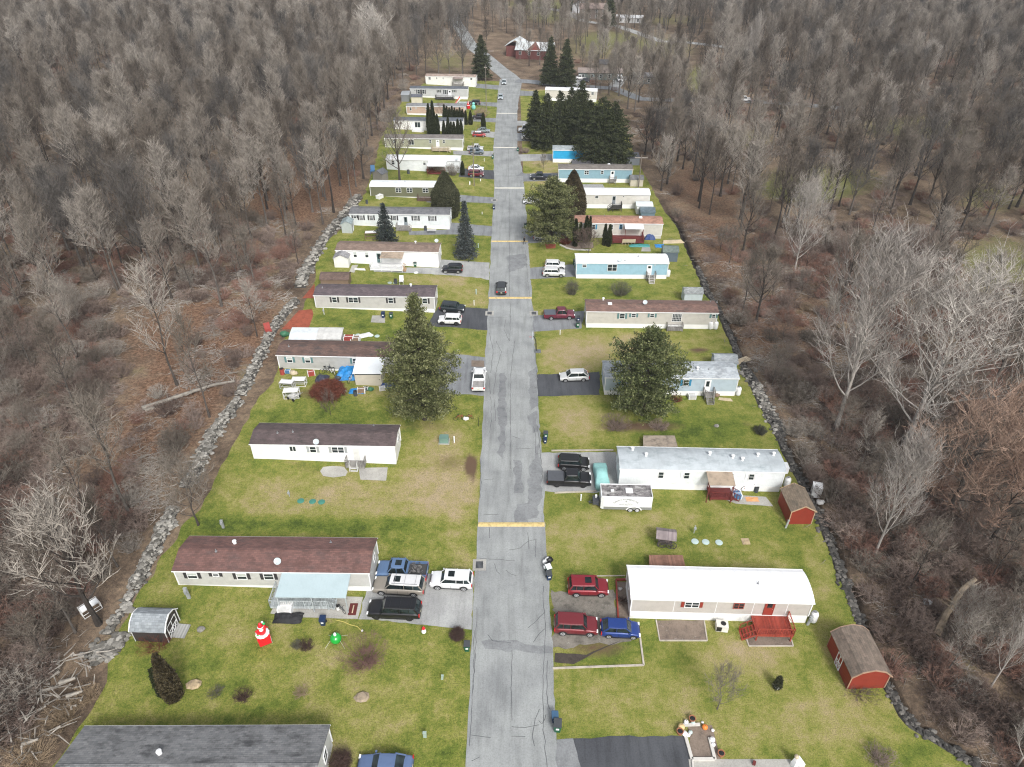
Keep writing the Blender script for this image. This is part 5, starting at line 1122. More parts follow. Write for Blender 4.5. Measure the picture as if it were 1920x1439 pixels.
def tree_px(k, bx, by, ty, label, group=None, wide=1.0, **kw):
    p = up(bx, by); hh = hgt(bx, by, ty); s = hh/(KIND[k][2]*1.06); return place_tree(k, p.x, p.y, (s*wide, s*wide, s), label, group, **kw)
# --- trees that stand out in the photograph
SP = [("pale0",1700,832,560,"largest pale sycamore with arching white limbs in the woods right of the blue home",1.15),
 ("pale1",1566,806,500,"pale sycamore with upright white crown just left of the largest one",.85),
 ("pale0",1490,508,372,"pale branched tree standing above the rust leaf litter right of the sky blue home",.8),
 ("pale1",1726,164,90,"small bright white sycamore in a clearing of the far right woods",1.1),
 ("pale0",1905,232,160,"white sycamore cut by the right edge of the photo",.9),
 ("pale1",1402,150,45,"slim white barked tree far up in the right woods",.5),
 ("pale1",706,146,32,"pale crowned tree in the left woods beyond the last homes",1.1),
 ("russet0",1775,965,800,"broad russet twigged tree, leftmost of the reddish group at the right edge",1.1),
 ("russet0",1885,925,760,"russet twigged tree touching the right edge, highest of the reddish group",1.0),
 ("russet0",1850,1030,890,"russet twigged tree lowest of the reddish group at the right edge",1.1),
 ("pale1",1640,1040,850,"grey-white slim tree leaning over brush left of the reddish group",.7),
 ("pale1",1856,1290,1140,"tall thin pale tree in the lower right brush",.5),("pale0",1905,1439,1290,"white stemmed tree in the bottom right corner",.5),
 ("slim1",332,722,500,"tall pale trunked tree standing in the leaf covered clearing on the left",1.0),
 ("slim0",393,782,600,"thin tree beside the fallen log at the stone wall",.8),
 ("round0",185,1170,965,"bare tree with light grey crown at the lower left edge",1.0),
 ("small0",372,985,880,"small bare tree above the gap in the long stone wall",1.0),
 ("small0",1345,1330,1265,"small grey leafless tree on the nearest right lawn",.8),("small1",620,778,742,"tiny weeping ornamental tree on the stone ring by the maple",.7),
 ("small0",1300,700,600,"",0)]
for k, bx, by, ty, lab, wd in SP:
    if wd: tree_px(k, bx, by, ty, lab, None, wd)
for bx, by, ty in ((992,124,62),(1012,122,58),(975,112,50),(1026,118,66)): tree_px('slim1' if bx % 2 else 'round2', bx, by, ty, {992:'bare tree before the left wing of the red barn house',1012:'bare tree before the right half of the red barn house',975:'bare tree left of the red barn house near the road',1026:'bare tree at the right gable of the red barn house'}[bx])
tree_px("small0", 1019, 318, 293, "small leafless street-side tree above the black pickup", None, .9)
tree_px("small1", 1103, 477, 440, "pale umbrella shaped ornamental tree beside the cream home", None, 1.1); tree_px("small1", 1091, 466, 438, "grey round bare shrub-tree between the arborvitae", None, 1.1)
JL = ["left of the dark spruce at the bend","just behind the dark spruce at the bend","standing behind the farthest left home","at the left end of the meadow behind the farthest home","above the red barn house on its left","above the red barn house on its right","right of the two spruces, farther off","before the long brown home on its left","behind the long brown home's left half","thin one at the long brown home's front","thin one directly before the long brown home","by the end of the short side lane","at the meadow edge beside the dark far woods","darkest one at the meadow edge","on the far side of the bend in the street","above the two dark spruces on their right","in the meadow under the pale far road","leaning over the roofs of the sage and white homes"]
for jn, (bx, by, ty, k) in enumerate(((843,152,60,"tall0"),(868,150,30,"dark0"),(823,148,50,"round1"),(800,150,60,"tall1"),(950,62,5,"tall2"),(975,70,15,"round0"),(1040,68,12,"tall3"),(1160,180,90,"round1"),(1180,150,70,"tall1"),(1140,178,110,"slim0"),(1125,176,120,"slim1"),(1245,190,80,"round2"),(1265,130,45,"tall0"),(1290,120,40,"dark0"),(912,100,35,"tall2"),(1080,100,35,"round2"),(1220,100,50,"tall3"),(750,345,215,"round0"))):
    tree_px(k, bx, by, ty, "bare tree "+JL[jn], "bare trees around the junction")
# --- the woods: jittered rows of trees, the 280 that show largest as things of their own
ZL1 = [(-400,-12),(905,-12),(880,60),(835,90),(800,120),(785,150),(750,165),(738,200),(722,235),(706,275),(692,318),(668,365),(640,402),(605,440),(540,455),(470,500),(400,520),(300,540),(120,600),(-400,640)]
ZL2 = [(-400,640),(120,600),(300,540),(400,520),(470,500),(540,455),(590,470),(545,545),(500,620),(455,690),(415,760),(345,860),(300,930),(245,1020),(200,1120),(150,1220),(100,1330),(60,1520),(-500,1520)]
ZR1 = [(1030,-12),(2400,-12),(2400,455),(1320,455),(1290,440),(1250,385),(1222,340),(1196,285),(1180,235),(1160,195),(1320,195),(1320,80),(1180,60)]
ZR2 = [(1320,455),(2400,455),(2500,1520),(1980,1520),(1800,1385),(1720,1290),(1680,1200),(1650,1130),(1610,1040),(1570,960),(1530,890),(1500,830),(1470,770),(1440,710),(1410,650),(1380,590),(1350,530)]
ZM = [(905,-12),(1180,-12),(1200,60),(1320,80),(1320,195),(1175,195),(1110,178),(1075,130),(1040,112),(1040,70),(960,72),(900,60)]
CLEAR = [[(205,570),(440,600),(430,740),(400,820),(260,860),(190,960),(60,980),(180,830),(230,740)], [(1290,110),(1345,130),(1360,185),(1290,190)], [(60,180),(240,160),(240,205),(60,225)], [(1780,455),(1920,440),(1990,560),(1820,540)], [(1420,305),(1570,295),(1650,350),(1500,385)], [(1620,225),(1800,215),(1830,255),(1640,262)], [(1360,250),(1440,240),(1450,275),(1380,285)], [(785,85),(905,80),(905,150),(785,150)], [(1180,60),(1340,70),(1340,110),(1200,95)], [(990,0),(1060,0),(1060,25),(990,25)]]
def zone(px, py):
    for z in CLEAR:
        if inpoly(px, py, z): return None
    for n, z in (('L1', ZL1), ('L2', ZL2), ('R1', ZR1), ('R2', ZR2), ('M', ZM)):
        if inpoly(px, py, z): return n
    return None
SPC = {'L1': (6.0, .88), 'R1': (7.0, .68), 'L2': (6.6, .6), 'R2': (5.6, .72), 'M': (9, .6)}
WOODS = []
r = random.Random(21); y = 22.0
while y < 560:
    x = -340.0
    while x < 340:
        px, py = pr(x, y, gz(x)); 
        if -260 < px < 2180:
            z = zone(px, py)
            if z:
                sp, pb = SPC[z]; step = sp
                if r.random() < pb:
                    qx, qy = x+r.uniform(-.42, .42)*sp, y+r.uniform(-.42, .42)*sp; ppx, ppy = pr(qx, qy, gz(qx)); z2 = zone(ppx, ppy)
                    if z2 == z and not (z == 'R2' and abs(ppx-1640) < 150 and 560 < ppy < 1000 and r.random() < .45): WOODS.append((qx, qy, z, ppx, ppy))
                x += sp; continue
        x += 5.5
    y += 6.2 if y > 135 else 6.0
WOODS.sort(key=lambda q: q[0]**2+q[1]**2)
POOL = {'M': ['round1','tall2','slim0','slim1','tall0','round2'], 'L1': ["tall0","tall1","tall2","tall3","round0","tall0","dark0"], 'R1': ["round0","round1","tall1","tall3","round2","dark0","tall2","slim0"], 'L2': ["slim0","slim1","small0","small1","round2","tall2"], 'R2': ["small0","small1","round1","slim1","slim0","small1","small0","slim1"]}
LB = {'M': ('bare tree near the far houses', 'bare trees around the far houses'), 'L1': ("tall bare grey tree in the left woods", "tall bare trees of the left woods"), 'R1': ("bare rounded tree in the upper right woods", "bare trees of the upper right woods"), 'L2': ("bare tree in the lower left brush", "bare trees among the left brush"), 'R2': ("bare tree in the lower right brush", "bare trees among the right brush")}
def tk(q): 
    k = r.choice(POOL[q[2]])
    if q[2] == 'R2' and q[3] > 1720 and 800 < q[4] < 960 and r.random() < .5: k = "russet0"
    return k, r.uniform(.72, 1.12)*(.85 if q[2] in ('L2', 'R2', 'M') else 1)
vis = lambda q: -60 < q[3] < 1980 and q[4] < 1500
near = [q for q in WOODS if vis(q)][:262]; far = [q for q in WOODS if q not in set(near)]
for q in near:
    k, s = tk(q); sp_ = 'bare tree' if q[2] == 'M' else {'t': 'tall straight', 'r': 'rounded', 's': 'small slender', 'd': 'dark dense', 'p': 'pale'}[k[0]] if k != 'russet0' else 'russet twigged'
    if k[:2] == 'sm': sp_ = 'small bushy'
    l_, g_ = LB[q[2]]; near_ = blobs(LEAF, q[3], q[4]) > .15; edge = min(abs(q[0]-xl(q[1])), abs(q[0]-xr(q[1]))) < 9; dist = 'far' if q[1] > 175 else 'middle distance' if q[1] > 95 else 'near'
    place_tree(k, q[0], q[1], s, (sp_+' '+l_.split(' ', 1)[1].replace('bare ', '').replace('rounded ', '').replace('grey ', 'leafless ')+(', rooted in rust coloured leaves' if near_ else ', right at the edge of the lots' if edge else ', in the '+dist))[:150] if q[2] != 'M' else l_, g_)
def scatter(name, pts, meshes, label, cat, smin=.8, smax=1.2):
    """pts: (x,y,z,kind index,scale); each point carries one of the meshes"""
    m = bpy.data.meshes.new(name); m.from_pydata([p[:3] for p in pts], [], [])
    m.attributes.new('ki', 'INT', 'POINT').data.foreach_set('value', [p[3] for p in pts]); m.attributes.new('sc', 'FLOAT', 'POINT').data.foreach_set('value', [p[4] for p in pts])
    m.attributes.new('ro', 'FLOAT', 'POINT').data.foreach_set('value', [rnd.uniform(0, 6.283) for p in pts])
    o = link(name, m); T(o, label, cat, None, 'stuff')
    g = bpy.data.node_groups.new(name, 'GeometryNodeTree'); g.interface.new_socket("Geometry", in_out='INPUT', socket_type='NodeSocketGeometry'); g.interface.new_socket("Geometry", in_out='OUTPUT', socket_type='NodeSocketGeometry')
    N, L = g.nodes, g.links; i = N.new("NodeGroupInput"); out = N.new("NodeGroupOutput")
    g2i = N.new("GeometryNodeJoinGeometry")
    for objs in reversed(meshes):
        jn = N.new("GeometryNodeJoinGeometry")
        for ob in objs:
            oi = N.new("GeometryNodeObjectInfo"); oi.inputs[0].default_value = ob; oi.transform_space = 'ORIGINAL'; L.new(oi.outputs['Geometry'], jn.inputs[0])
        gi = N.new("GeometryNodeGeometryToInstance"); L.new(jn.outputs[0], gi.inputs[0]); L.new(gi.outputs[0], g2i.inputs[0])
    iop = N.new("GeometryNodeInstanceOnPoints"); L.new(i.outputs[0], iop.inputs['Points']); L.new(g2i.outputs[0], iop.inputs['Instance']); iop.inputs['Pick Instance'].default_value = True
    def at_(nm, dt):
        a = N.new("GeometryNodeInputNamedAttribute"); a.data_type = dt; a.inputs['Name'].default_value = nm; return [q for q in a.outputs if q.enabled][0]
    L.new(at_('ki', 'INT'), iop.inputs['Instance Index']); cx = N.new("ShaderNodeCombineXYZ"); L.new(at_('ro', 'FLOAT'), cx.inputs[2]); L.new(cx.outputs[0], iop.inputs['Rotation'])
    L.new(at_('sc', 'FLOAT'), iop.inputs['Scale']); L.new(iop.outputs[0], out.inputs[0])
    md = o.modifiers.new("scatter", 'NODES'); md.node_group = g; return o
def proto(k):
    for o in bpy.data.objects:
        if o.name.startswith("bare_tree") and o.children and o.children[0].data in KIND[k][:2]: return list(o.children)
    return None
ks = sorted(KIND); PR = {k: proto(k) for k in ks}; ks = [k for k in ks if PR[k]]
pts = []
for q in far:
    k, s = tk(q); k = k if k in ks else ks[0]; pts.append((q[0], q[1], gz(q[0])-.1, ks.index(k), s))
scatter("background_woods", pts, [PR[k] for k in ks], "far mass of bare grey woodland beyond the nearer trees", "woods")
print("trees", len(near), "far", len(far))
# --- single shrubs on the lawns
def shrub(label, bx, by, rad, H, m, stems=60, tw=8, twig=.012, cat="shrub", droop=0, seed=None, name="shrub", group=None):
    p = up(bx, by); b = bush(seed or int(bx+by), rad, H, stems, tw, twig, droop); o = b.build(name, m, None, (p.x, p.y, gz(p.x))); return T(o, label, cat, group)
MAPLE = bark_mat("dark_red_maple_twigs", (.13,.045,.03), (.13,.045,.03), (.13,.045,.03)); BRN = bark_mat("brown_twigs", (.07,.045,.038), (.08,.05,.042), (.09,.06,.05)); PINKB = bark_mat("pinkish_twigs", (.16,.09,.085), (.17,.10,.09), (.18,.11,.1)); OLB = bark_mat("olive_twigs", (.10,.10,.07), (.11,.105,.075), (.12,.11,.08))
SH = [shrub("bushy brown bare shrub, left of the two on the lawn below the sky blue home", 1072, 552, 1.35, 3.2, OLB, 130, 9),
      shrub("wide grey bare shrub, right of the two on the lawn below the sky blue home", 1163, 552, 2.2, 2.8, OLB, 150, 9)]
shrub("dense dark red dome of a weeping maple before the cluttered home", 616, 742, 2.6, 3.0, MAPLE, 520, 14, .016, droop=.8)
shrub("large pinkish bare shrub on the lawn below the covered porch", 684, 1236, 2.6, 2.6, PINKB, 120, 9, .010)
shrub("round brown ball shrub beside the green bin at the kerb", 858, 1196, .75, 1.25, BRN, 200, 9)
shrub("dark brown shrub at the corner of the grey roofed house by the blue sedan", 641, 1436, 1.0, 1.7, BRN, 200, 9)
shrub("brown bare bush by the green inflatable ornament", 575, 1215, .8, .9, BRN, 60, 7); shrub("small green-brown bush beside the brown one", 557, 1213, .55, .8, OLB, 50, 7)
shrub("reddish bare bush in front of the gambrel barn shed", 296, 1212, 1.9, 1.7, MAPLE, 70, 7, .009)
shrub("leafless rose bush left of the dead flower stalks", 457, 1308, .9, 1.1, BRN, 60, 7); shrub("low weed tuft in the middle of the lower left lawn", 405, 1300, .8, .6, OLB, 40, 6); shrub("grassy stalk clump right of the rose bush", 565, 1300, .8, .7, BK_TAN, 50, 5)
shrub("wide brown bush below the pine on the right lawn", 1155, 800, 2.3, 1.6, BK_BRUSH, 140, 8); shrub("narrower brown bush beside the pine trunk", 1235, 803, 1.5, 1.3, BK_BRUSH, 90, 8)
shrub("dark round bush at the stone edge behind the covered porch home", 1425, 812, 1.0, 1.1, mat((.05,.05,.035),.9,name='dark_twigs'), 170, 8)
shrub("brown flower stalks beside the red garden frame", 1168, 1128, .6, .5, BRN, 40, 5); shrub("red-leaved shrub under the end of the pale blue home", 1268, 752, .9, .9, MAPLE, 80, 7); shrub("twiggy shrub piled against the front gable of the big red shed", 1610, 1297, 1.9, .9, BK_BRUSH, 60, 7)
shrub("grey bare shrub at the bottom right of the lawn", 1650, 1425, 1.5, 1.1, BK_BRUSH, 90, 8); shrub("deep red shrub by the white carport", 808, 326, 1.3, 1.8, MAPLE, 120, 8); shrub("tan rounded shrub by the white carport", 822, 324, 2.0, 2.4, BK_TAN, 130, 8)
shrub("pale grey upright shrub before the white carport home", 849, 328, 1.9, 3.4, BK_GREY, 120, 8); shrub("brown twiggy shrub among the hedge evergreens", 828, 216, 2.4, 4.5, BK_BRUSH, 150, 8, .02); shrub("spreading tan shrub near the street by the hedge", 904, 219, 2.6, 3.2, BK_TAN, 130, 8, .02)
shrub("rusty shrub between the mulch and the arborvitae", 1060, 457, 1.7, 2.2, MAPLE, 120, 8, .016); shrub("dead flower tufts under the pinkish shrub", 690, 1244, 1.0, .5, PINKB, 40, 6)
shrub("bare shrub at the far kerb by the pool blue home", 985, 287, 1.4, 1.6, BK_BRUSH, 90, 8, .016); shrub("ornamental tan grass tuft at the stone pile", 165, 1310, 1.4, 1.3, BK_TAN, 160, 3, .014); shrub("tan grass fountain beside the brush heap", 120, 1350, 1.8, 1.6, BK_TAN, 180, 3, .014)
shrub("broad tan grass clump at the bottom left corner", 60, 1425, 2.2, 1.6, BK_TAN, 200, 3, .014)
# --- brush that fills the woodland edges
bp = [bush(201, 1.9, 1.9, 70, 8, .019).build("shrub", BK_BRUSH, None, (-60, 62, 2)), bush(202, 1.5, 2.6, 64, 8, .019).build("shrub", BK_BRUSH, None, (-58, 75, 2)), bush(203, 2.3, 1.2, 74, 8, .018, .3).build("shrub", BK_BRUSH, None, (44, 44, 0)),
      bush(204, 1.4, 1.5, 90, 5, .018, .3).build("shrub", BK_TAN, None, (50, 52, 0)), bush(205, 1.8, 2.2, 70, 8, .018).build("shrub", bark_mat("russet_brush", (.17,.095,.07), (.21,.12,.095), (.25,.155,.12)), None, (-64, 68, 2)), bush(206, 2.4, 3.2, 80, 9, .02).build("shrub", BK_GREY, None, (-66, 88, 2))]
bp.append(None); sb = MB(); r9 = random.Random(77)
for i in range(46):
    q = Vector((r9.gauss(0,1.3), r9.gauss(0,1.3), r9.uniform(.03,.3))); a9 = r9.uniform(0,6.28); d9 = Vector((math.cos(a9), math.sin(a9), r9.uniform(-.05,.25)))*r9.uniform(.8,2.6); sb.spike(q, q+d9, r9.uniform(.02,.055)); sb.spike(q+d9*.4, q+d9*.4+Vector((-d9.y,d9.x,.2))*.4, .02)
bp[6] = sb.build("fallen_branches", LOGB, None, (-52, 58, 1.68))
for o, lab in zip(bp, ("brown thicket bush at the left edge of the clearing","tall brown thicket bush left of the fallen log","low sprawling bush right of the big red shed","tan dry clump at the right woodland edge","russet thicket bush in the left brush","large grey thicket bush in the left brush","scatter of pale fallen branches in the left clearing")): T(o, lab, "shrub")
pts = []; r = random.Random(5); y = 20.0
while y < 330:
    st = 1.55 if y < 150 else 3.4; x = -210.0
    while x < 200:
        px, py = pr(x, y, gz(x))
        if -150 < px < 2070 and py < 1560:
            z = zone(px, py); wz = xl(y)-5.2 < x < xl(y) and y < 175; ed = (x < xl(y)-1.6 and x > xl(y)-15) or (x > xr(y)+2.4 and x < xr(y)+15)
            if not z and ed and 26 < y < 285: z = 'R2' if y < 150 else 'L1'
            if z and not wz:
                lf = blobs(LEAF, px, py)+blobs(MEAD, px, py); n = noise.noise((x*.05, y*.05, 4))*.5+.5; n2 = noise.noise((x*.02+7, y*.02, 9))
                pb = {'L1': .5, 'R1': .6, 'L2': 1.25, 'R2': 1.3, 'M': .35}[z]*(1-min(.75, lf*.85))*(.55+.75*n)
                if r.random() < pb:
                    qx, qy = x+r.uniform(-1, 1), y+r.uniform(-1, 1); k = r.choice((0,1,2,0,1,5,4,2,6)) if n2 > -.15 else r.choice((0,2,3,4,4,2,6)); k = 6 if lf > .25 and r.random() < .4 else k
                    pts.append((qx, qy, gz(qx)-.05, k, r.uniform(.55, 1.15)))
        x += st
    y += st
scatter("undergrowth", pts, [[o] for o in bp], "tangled brown and tan undergrowth filling the woodland edges", "undergrowth"); print("brush", len(pts))
# ---------------------------------------------------------------- evergreens
def tuft(b, p, d, n, size, spread, r):
    """a spray of needle-like slivers round p, leaning along d"""
    for _ in range(n):
        q = p+Vector((r.gauss(0,1), r.gauss(0,1), r.gauss(0,.8)))*spread; u = (d*.8+Vector((r.uniform(-1,1), r.uniform(-1,1), r.uniform(-.6,.9)))).normalized()
        s_ = u.cross(Vector((r.uniform(-1,1), r.uniform(-1,1), r.uniform(-1,1)))).normalized(); L = size*r.uniform(.7, 1.3); w_ = L*.22
        k = len(b.v); b.v += [tuple(q-s_*w_), tuple(q+u*L*.5-s_*w_*1.2), tuple(q+u*L), tuple(q+u*L*.4+s_*w_*1.2)]; b.face((k, k+1, k+2, k+3))
def conifer(style, H, Rw, seed):
    r = random.Random(seed); f = MB(); t = MB(); n = 8
    t.tube([Vector((.12*noise.noise((i*.6, seed, 0)), 0, H*i/(n-1)*.97)) for i in range(n)], [max(.02, .022*H*(1-i/(n-1))**.8) for i in range(n)], 7)
    if style == 'arbor':
        N_ = int(1500*(H*Rw)**.75)
        for _ in range(N_):
            z = H*r.random()**.9; k = z/H; rad = Rw*(min(1, (1-k)*1.9)**.75)*(.9 if k > .1 else .75)*(1+.14*noise.noise((k*7, seed, r.random()))); a = r.uniform(0, 6.283); a0 = rad*r.uniform(.72, 1.02)
            p = Vector((a0*math.cos(a), a0*math.sin(a), z)); tuft(f, p, Vector((math.cos(a)*.35, math.sin(a)*.35, 1)), 3, .15+.008*H, .06, r)
        return t, f
    lv = {'pine': int(H*1.15), 'spruce': int(H*2.1), 'dark': int(H*1.7)}[style]
    for L_ in range(lv):
        k = (L_+.4)/lv; z = H*(.06+.94*k) if style != 'dark' else H*(.10+.90*k)
        if style == 'pine': prof = min(1, (1-k)*(1.3 if seed == 3 else 1.6 if seed != 9 else 1.85))**(.95 if seed == 3 else .75)*(.90+.14*math.sin(k*11+seed))*(.80+.2*min(1, k*4)) ; nb = 10; el = .10+.5*k
        elif style == 'spruce': prof = (1-k)**.92*(.88+.12*math.sin(L_*1.7)); nb = 13 if k < .7 else 9; el = -.16+.35*k
        else: prof = min(1, (1-k)*1.25)**.75*(.80+.35*r.random()); nb = 10 if k < .8 else 6; el = -.1+.4*k
        for j in range(nb):
            a = L_*1.1+j*6.283/nb+r.uniform(-.25, .25); ln = Rw*prof*r.uniform(.78, 1.14) if style != 'spruce' else Rw*prof*r.uniform(.9, 1.06)
            if ln < .12: ln = .12
            e = el+r.uniform(-.15, .15); d = Vector((math.cos(a)*math.cos(e), math.sin(a)*math.cos(e), math.sin(e))); z0 = z+r.uniform(-.25, .25)
            p0 = Vector((0, 0, z0)); tip = p0+d*ln+Vector((0,0,.10*ln if style == 'pine' else -.07*ln)); t.spike(p0, tip, .012+.012*ln)
            m = max(3, int(ln*(3.0 if style == 'pine' else 3.4)))
            for i in range(m):
                g = .22+.80*(i+r.random()*.8)/m; p = p0.lerp(tip, g); wd = .16+.17*ln*math.sin(min(1, g)*2.5)
                side = Vector((-d.y, d.x, 0))*r.uniform(-1, 1)*wd
                if style == 'pine': tuft(f, p+side+Vector((0,0,r.uniform(0,.22))), (d+Vector((0,0,.8))).normalized(), 17, .30, .22, r)
                elif style == 'spruce': tuft(f, p+side, (d+Vector((0,0,.1))).normalized(), 6, .32, .12, r)
                else: tuft(f, p+side, (d+Vector((0,0,-.35))).normalized(), 7, .44, .17, r)
    return t, f
PINE = leaf_mat("white_pine_needles", (.028,.036,.014), (.10,.112,.042), (.25,.255,.13), .55)
PINE2 = leaf_mat("dense_pine_needles", (.022,.031,.012), (.080,.098,.036), (.22,.235,.11), .5)
SPR = leaf_mat("blue_spruce_needles", (.016,.022,.022), (.045,.056,.055), (.13,.145,.14), .9)
SPD = leaf_mat("dark_spruce_needles", (.012,.018,.017), (.030,.040,.038), (.09,.105,.10), .9)
DRK = leaf_mat("dark_conifer_foliage", (.012,.017,.008), (.032,.041,.018), (.085,.095,.042), .5)
ARB = leaf_mat("arborvitae_foliage", (.010,.014,.006), (.022,.029,.010), (.05,.058,.022), 1.2)
ARBB = leaf_mat("bronze_arborvitae_foliage", (.022,.017,.009), (.050,.040,.020), (.11,.09,.048), 1.2)
ARB3 = leaf_mat("olive_evergreen_foliage", (.020,.024,.012), (.050,.054,.028), (.12,.12,.07), 1.0)
def evergreen(label, style, bx, by, ty, wpx, m, seed=None, name=None, group=None, cat="tree"):
    p = up(bx, by); H = hgt(bx, by, ty); Rw = wpx/2/(FPX/(p.y*c_+(CH-H*.3)*s_)); seed = seed or int(bx*7+by); tr, fo = conifer(style, H, Rw, seed)
    t = thing(name or {'pine': "pine_tree", 'spruce': "spruce_tree", 'dark': "conifer_tree", 'arbor': "arborvitae"}[style], (p.x, p.y, gz(p.x)-.05), label, cat, group)
    tr.build("trunk", BK_TRUNK, t); fo.build("crown", m, t); return t
evergreen("huge olive green pine hiding the right end of the cluttered grey home", 'pine', 796, 786, 556, 178, PINE, 3)
evergreen("large bushy pine standing in front of the pale blue home", 'pine', 1204, 778, 622, 160, PINE2, 9)
evergreen("broad round pine leaning over the street with a ring of red mulch", 'pine', 1033, 455, 334, 116, PINE, 14)
evergreen("tall bronze-green conical evergreen behind the broad round pine", 'arbor', 1072, 412, 320, 54, ARBB, 15, "evergreen_tree")
evergreen("dark blue spruce in front of the white home with dark shutters", 'spruce', 725, 456, 383, 52, SPD, 21)
evergreen("silvery blue spruce with layered branches beside the light drive", 'spruce', 874, 483, 377, 50, SPR, 22)
evergreen("rounded olive evergreen at the end of the olive green home", 'arbor', 837, 405, 322, 58, ARB3, 23, "evergreen_tree")
for i, (a, b_, c, d, lab) in enumerate(((1003,264,170,30,"slim dark conifer at the street side of the tall conifer clump"),(1024,279,176,46,"dark conifer with visible trunk second from the street in the clump"),(1048,274,172,44,"dark conifer in the middle back of the tall clump"),(1068,270,166,44,"pointed dark conifer rising in front of the cream home"),
        (1086,266,152,40,"tallest thin tipped conifer of the clump"),(1101,297,188,52,"dark conifer left of the widest pair"),(1124,308,182,74,"widest dark conifer over the vivid blue home"),(1146,306,192,62,"dark conifer at the woodland side of the clump"))):
    evergreen(lab, 'dark', a, b_, c, d*1.3, DRK, 40+i, group="tall conifers behind the vivid blue home")
evergreen("tiny dark spruce at the foot of the tall conifer clump", 'dark', 1002, 279, 252, 11, DRK, 60)
evergreen("dark spruce at the street bend near the farthest home", 'dark', 903, 150, 66, 38, DRK, 61)
evergreen("left one of two dark spruces by the red barn house", 'dark', 1031, 162, 70, 36, DRK, 62); evergreen("right one of two dark spruces by the red barn house", 'dark', 1060, 166, 74, 38, DRK, 63)
evergreen("dark evergreen beside the brown two storey house at the top", 'dark', 1141, 52, -14, 28, DRK, 64); evergreen("evergreen cut by the top edge left of the far houses", 'dark', 1064, 22, -30, 24, DRK, 65)
evergreen("lone dark conifer high in the right woods", 'dark', 1668, 62, 8, 16, DRK, 66)
evergreen("bronze cone shaped arborvitae leaning beside the yellow stone on the nearest left lawn", 'arbor', 328, 1308, 1229, 36, ARBB, 70); evergreen("small dark green arborvitae tucked behind the bronze cone", 'arbor', 306, 1304, 1256, 14, ARB, 71)
ORD = ['first','second','third','fourth','fifth','sixth','seventh','eighth','ninth']
for i, (x, b_, t_, w_) in enumerate(((806,256,195,10),(813.5,256,190,11),(821,256,215,9),(833,255,227,7),(841,255,221,8),(846.5,255,229,6),(851.5,255,229,7),(859,255,224,7),(865,255,225,7))):
    evergreen(ORD[i]+" arborvitae from the left in the hedge before the slate roofed white home", 'arbor', x, b_, t_, w_, ARB, 80+i, group="front arborvitae hedge on the left")
for i in range(8): evergreen(ORD[i]+" arborvitae from the left in the back hedge before the salmon tan home", 'arbor', 834+i*4.8, 233, 197+(i % 3)*2+i*.9, 7, ARB, 100+i, group="rear arborvitae hedge on the left")
for x, b_, t_, w_, lab in ((873.5,234,208,7,"short arborvitae at the street end of the rear hedge"),(882.5,234,208,8,"single arborvitae just past the end of the rear hedge"),(906.5,244,212,9,"lone columnar arborvitae above the red and white car"),(867.5,329,303,8,"small arborvitae at the corner of the white carport home"),
        (1078,462,411,9,"leftmost arborvitae of the row before the cream home"),(1087.5,452,418,7,"low arborvitae between the two taller ones before the cream home"),(1098,454,406,12,"tallest arborvitae of the row before the cream home"),(1104.5,452,407,6,"thinnest arborvitae of the row before the cream home"),
        (1133,460,421,8,"left one of two arborvitae right of the blue shuttered window"),(1141,462,422,9,"right one of two arborvitae right of the blue shuttered window")):
    evergreen(lab, 'arbor', x, b_, t_, w_, ARB, int(x)+3)
t = evergreen("small potted topiary evergreen in a bare patch on the right lawn", 'arbor', 1456, 1290, 1270, 13, ARB3, 200, "topiary"); b = MB(); b.lathe([(.22,0),(.32,.45),(.28,.45)], 12); b.build("plant_pot", WHITE, t)
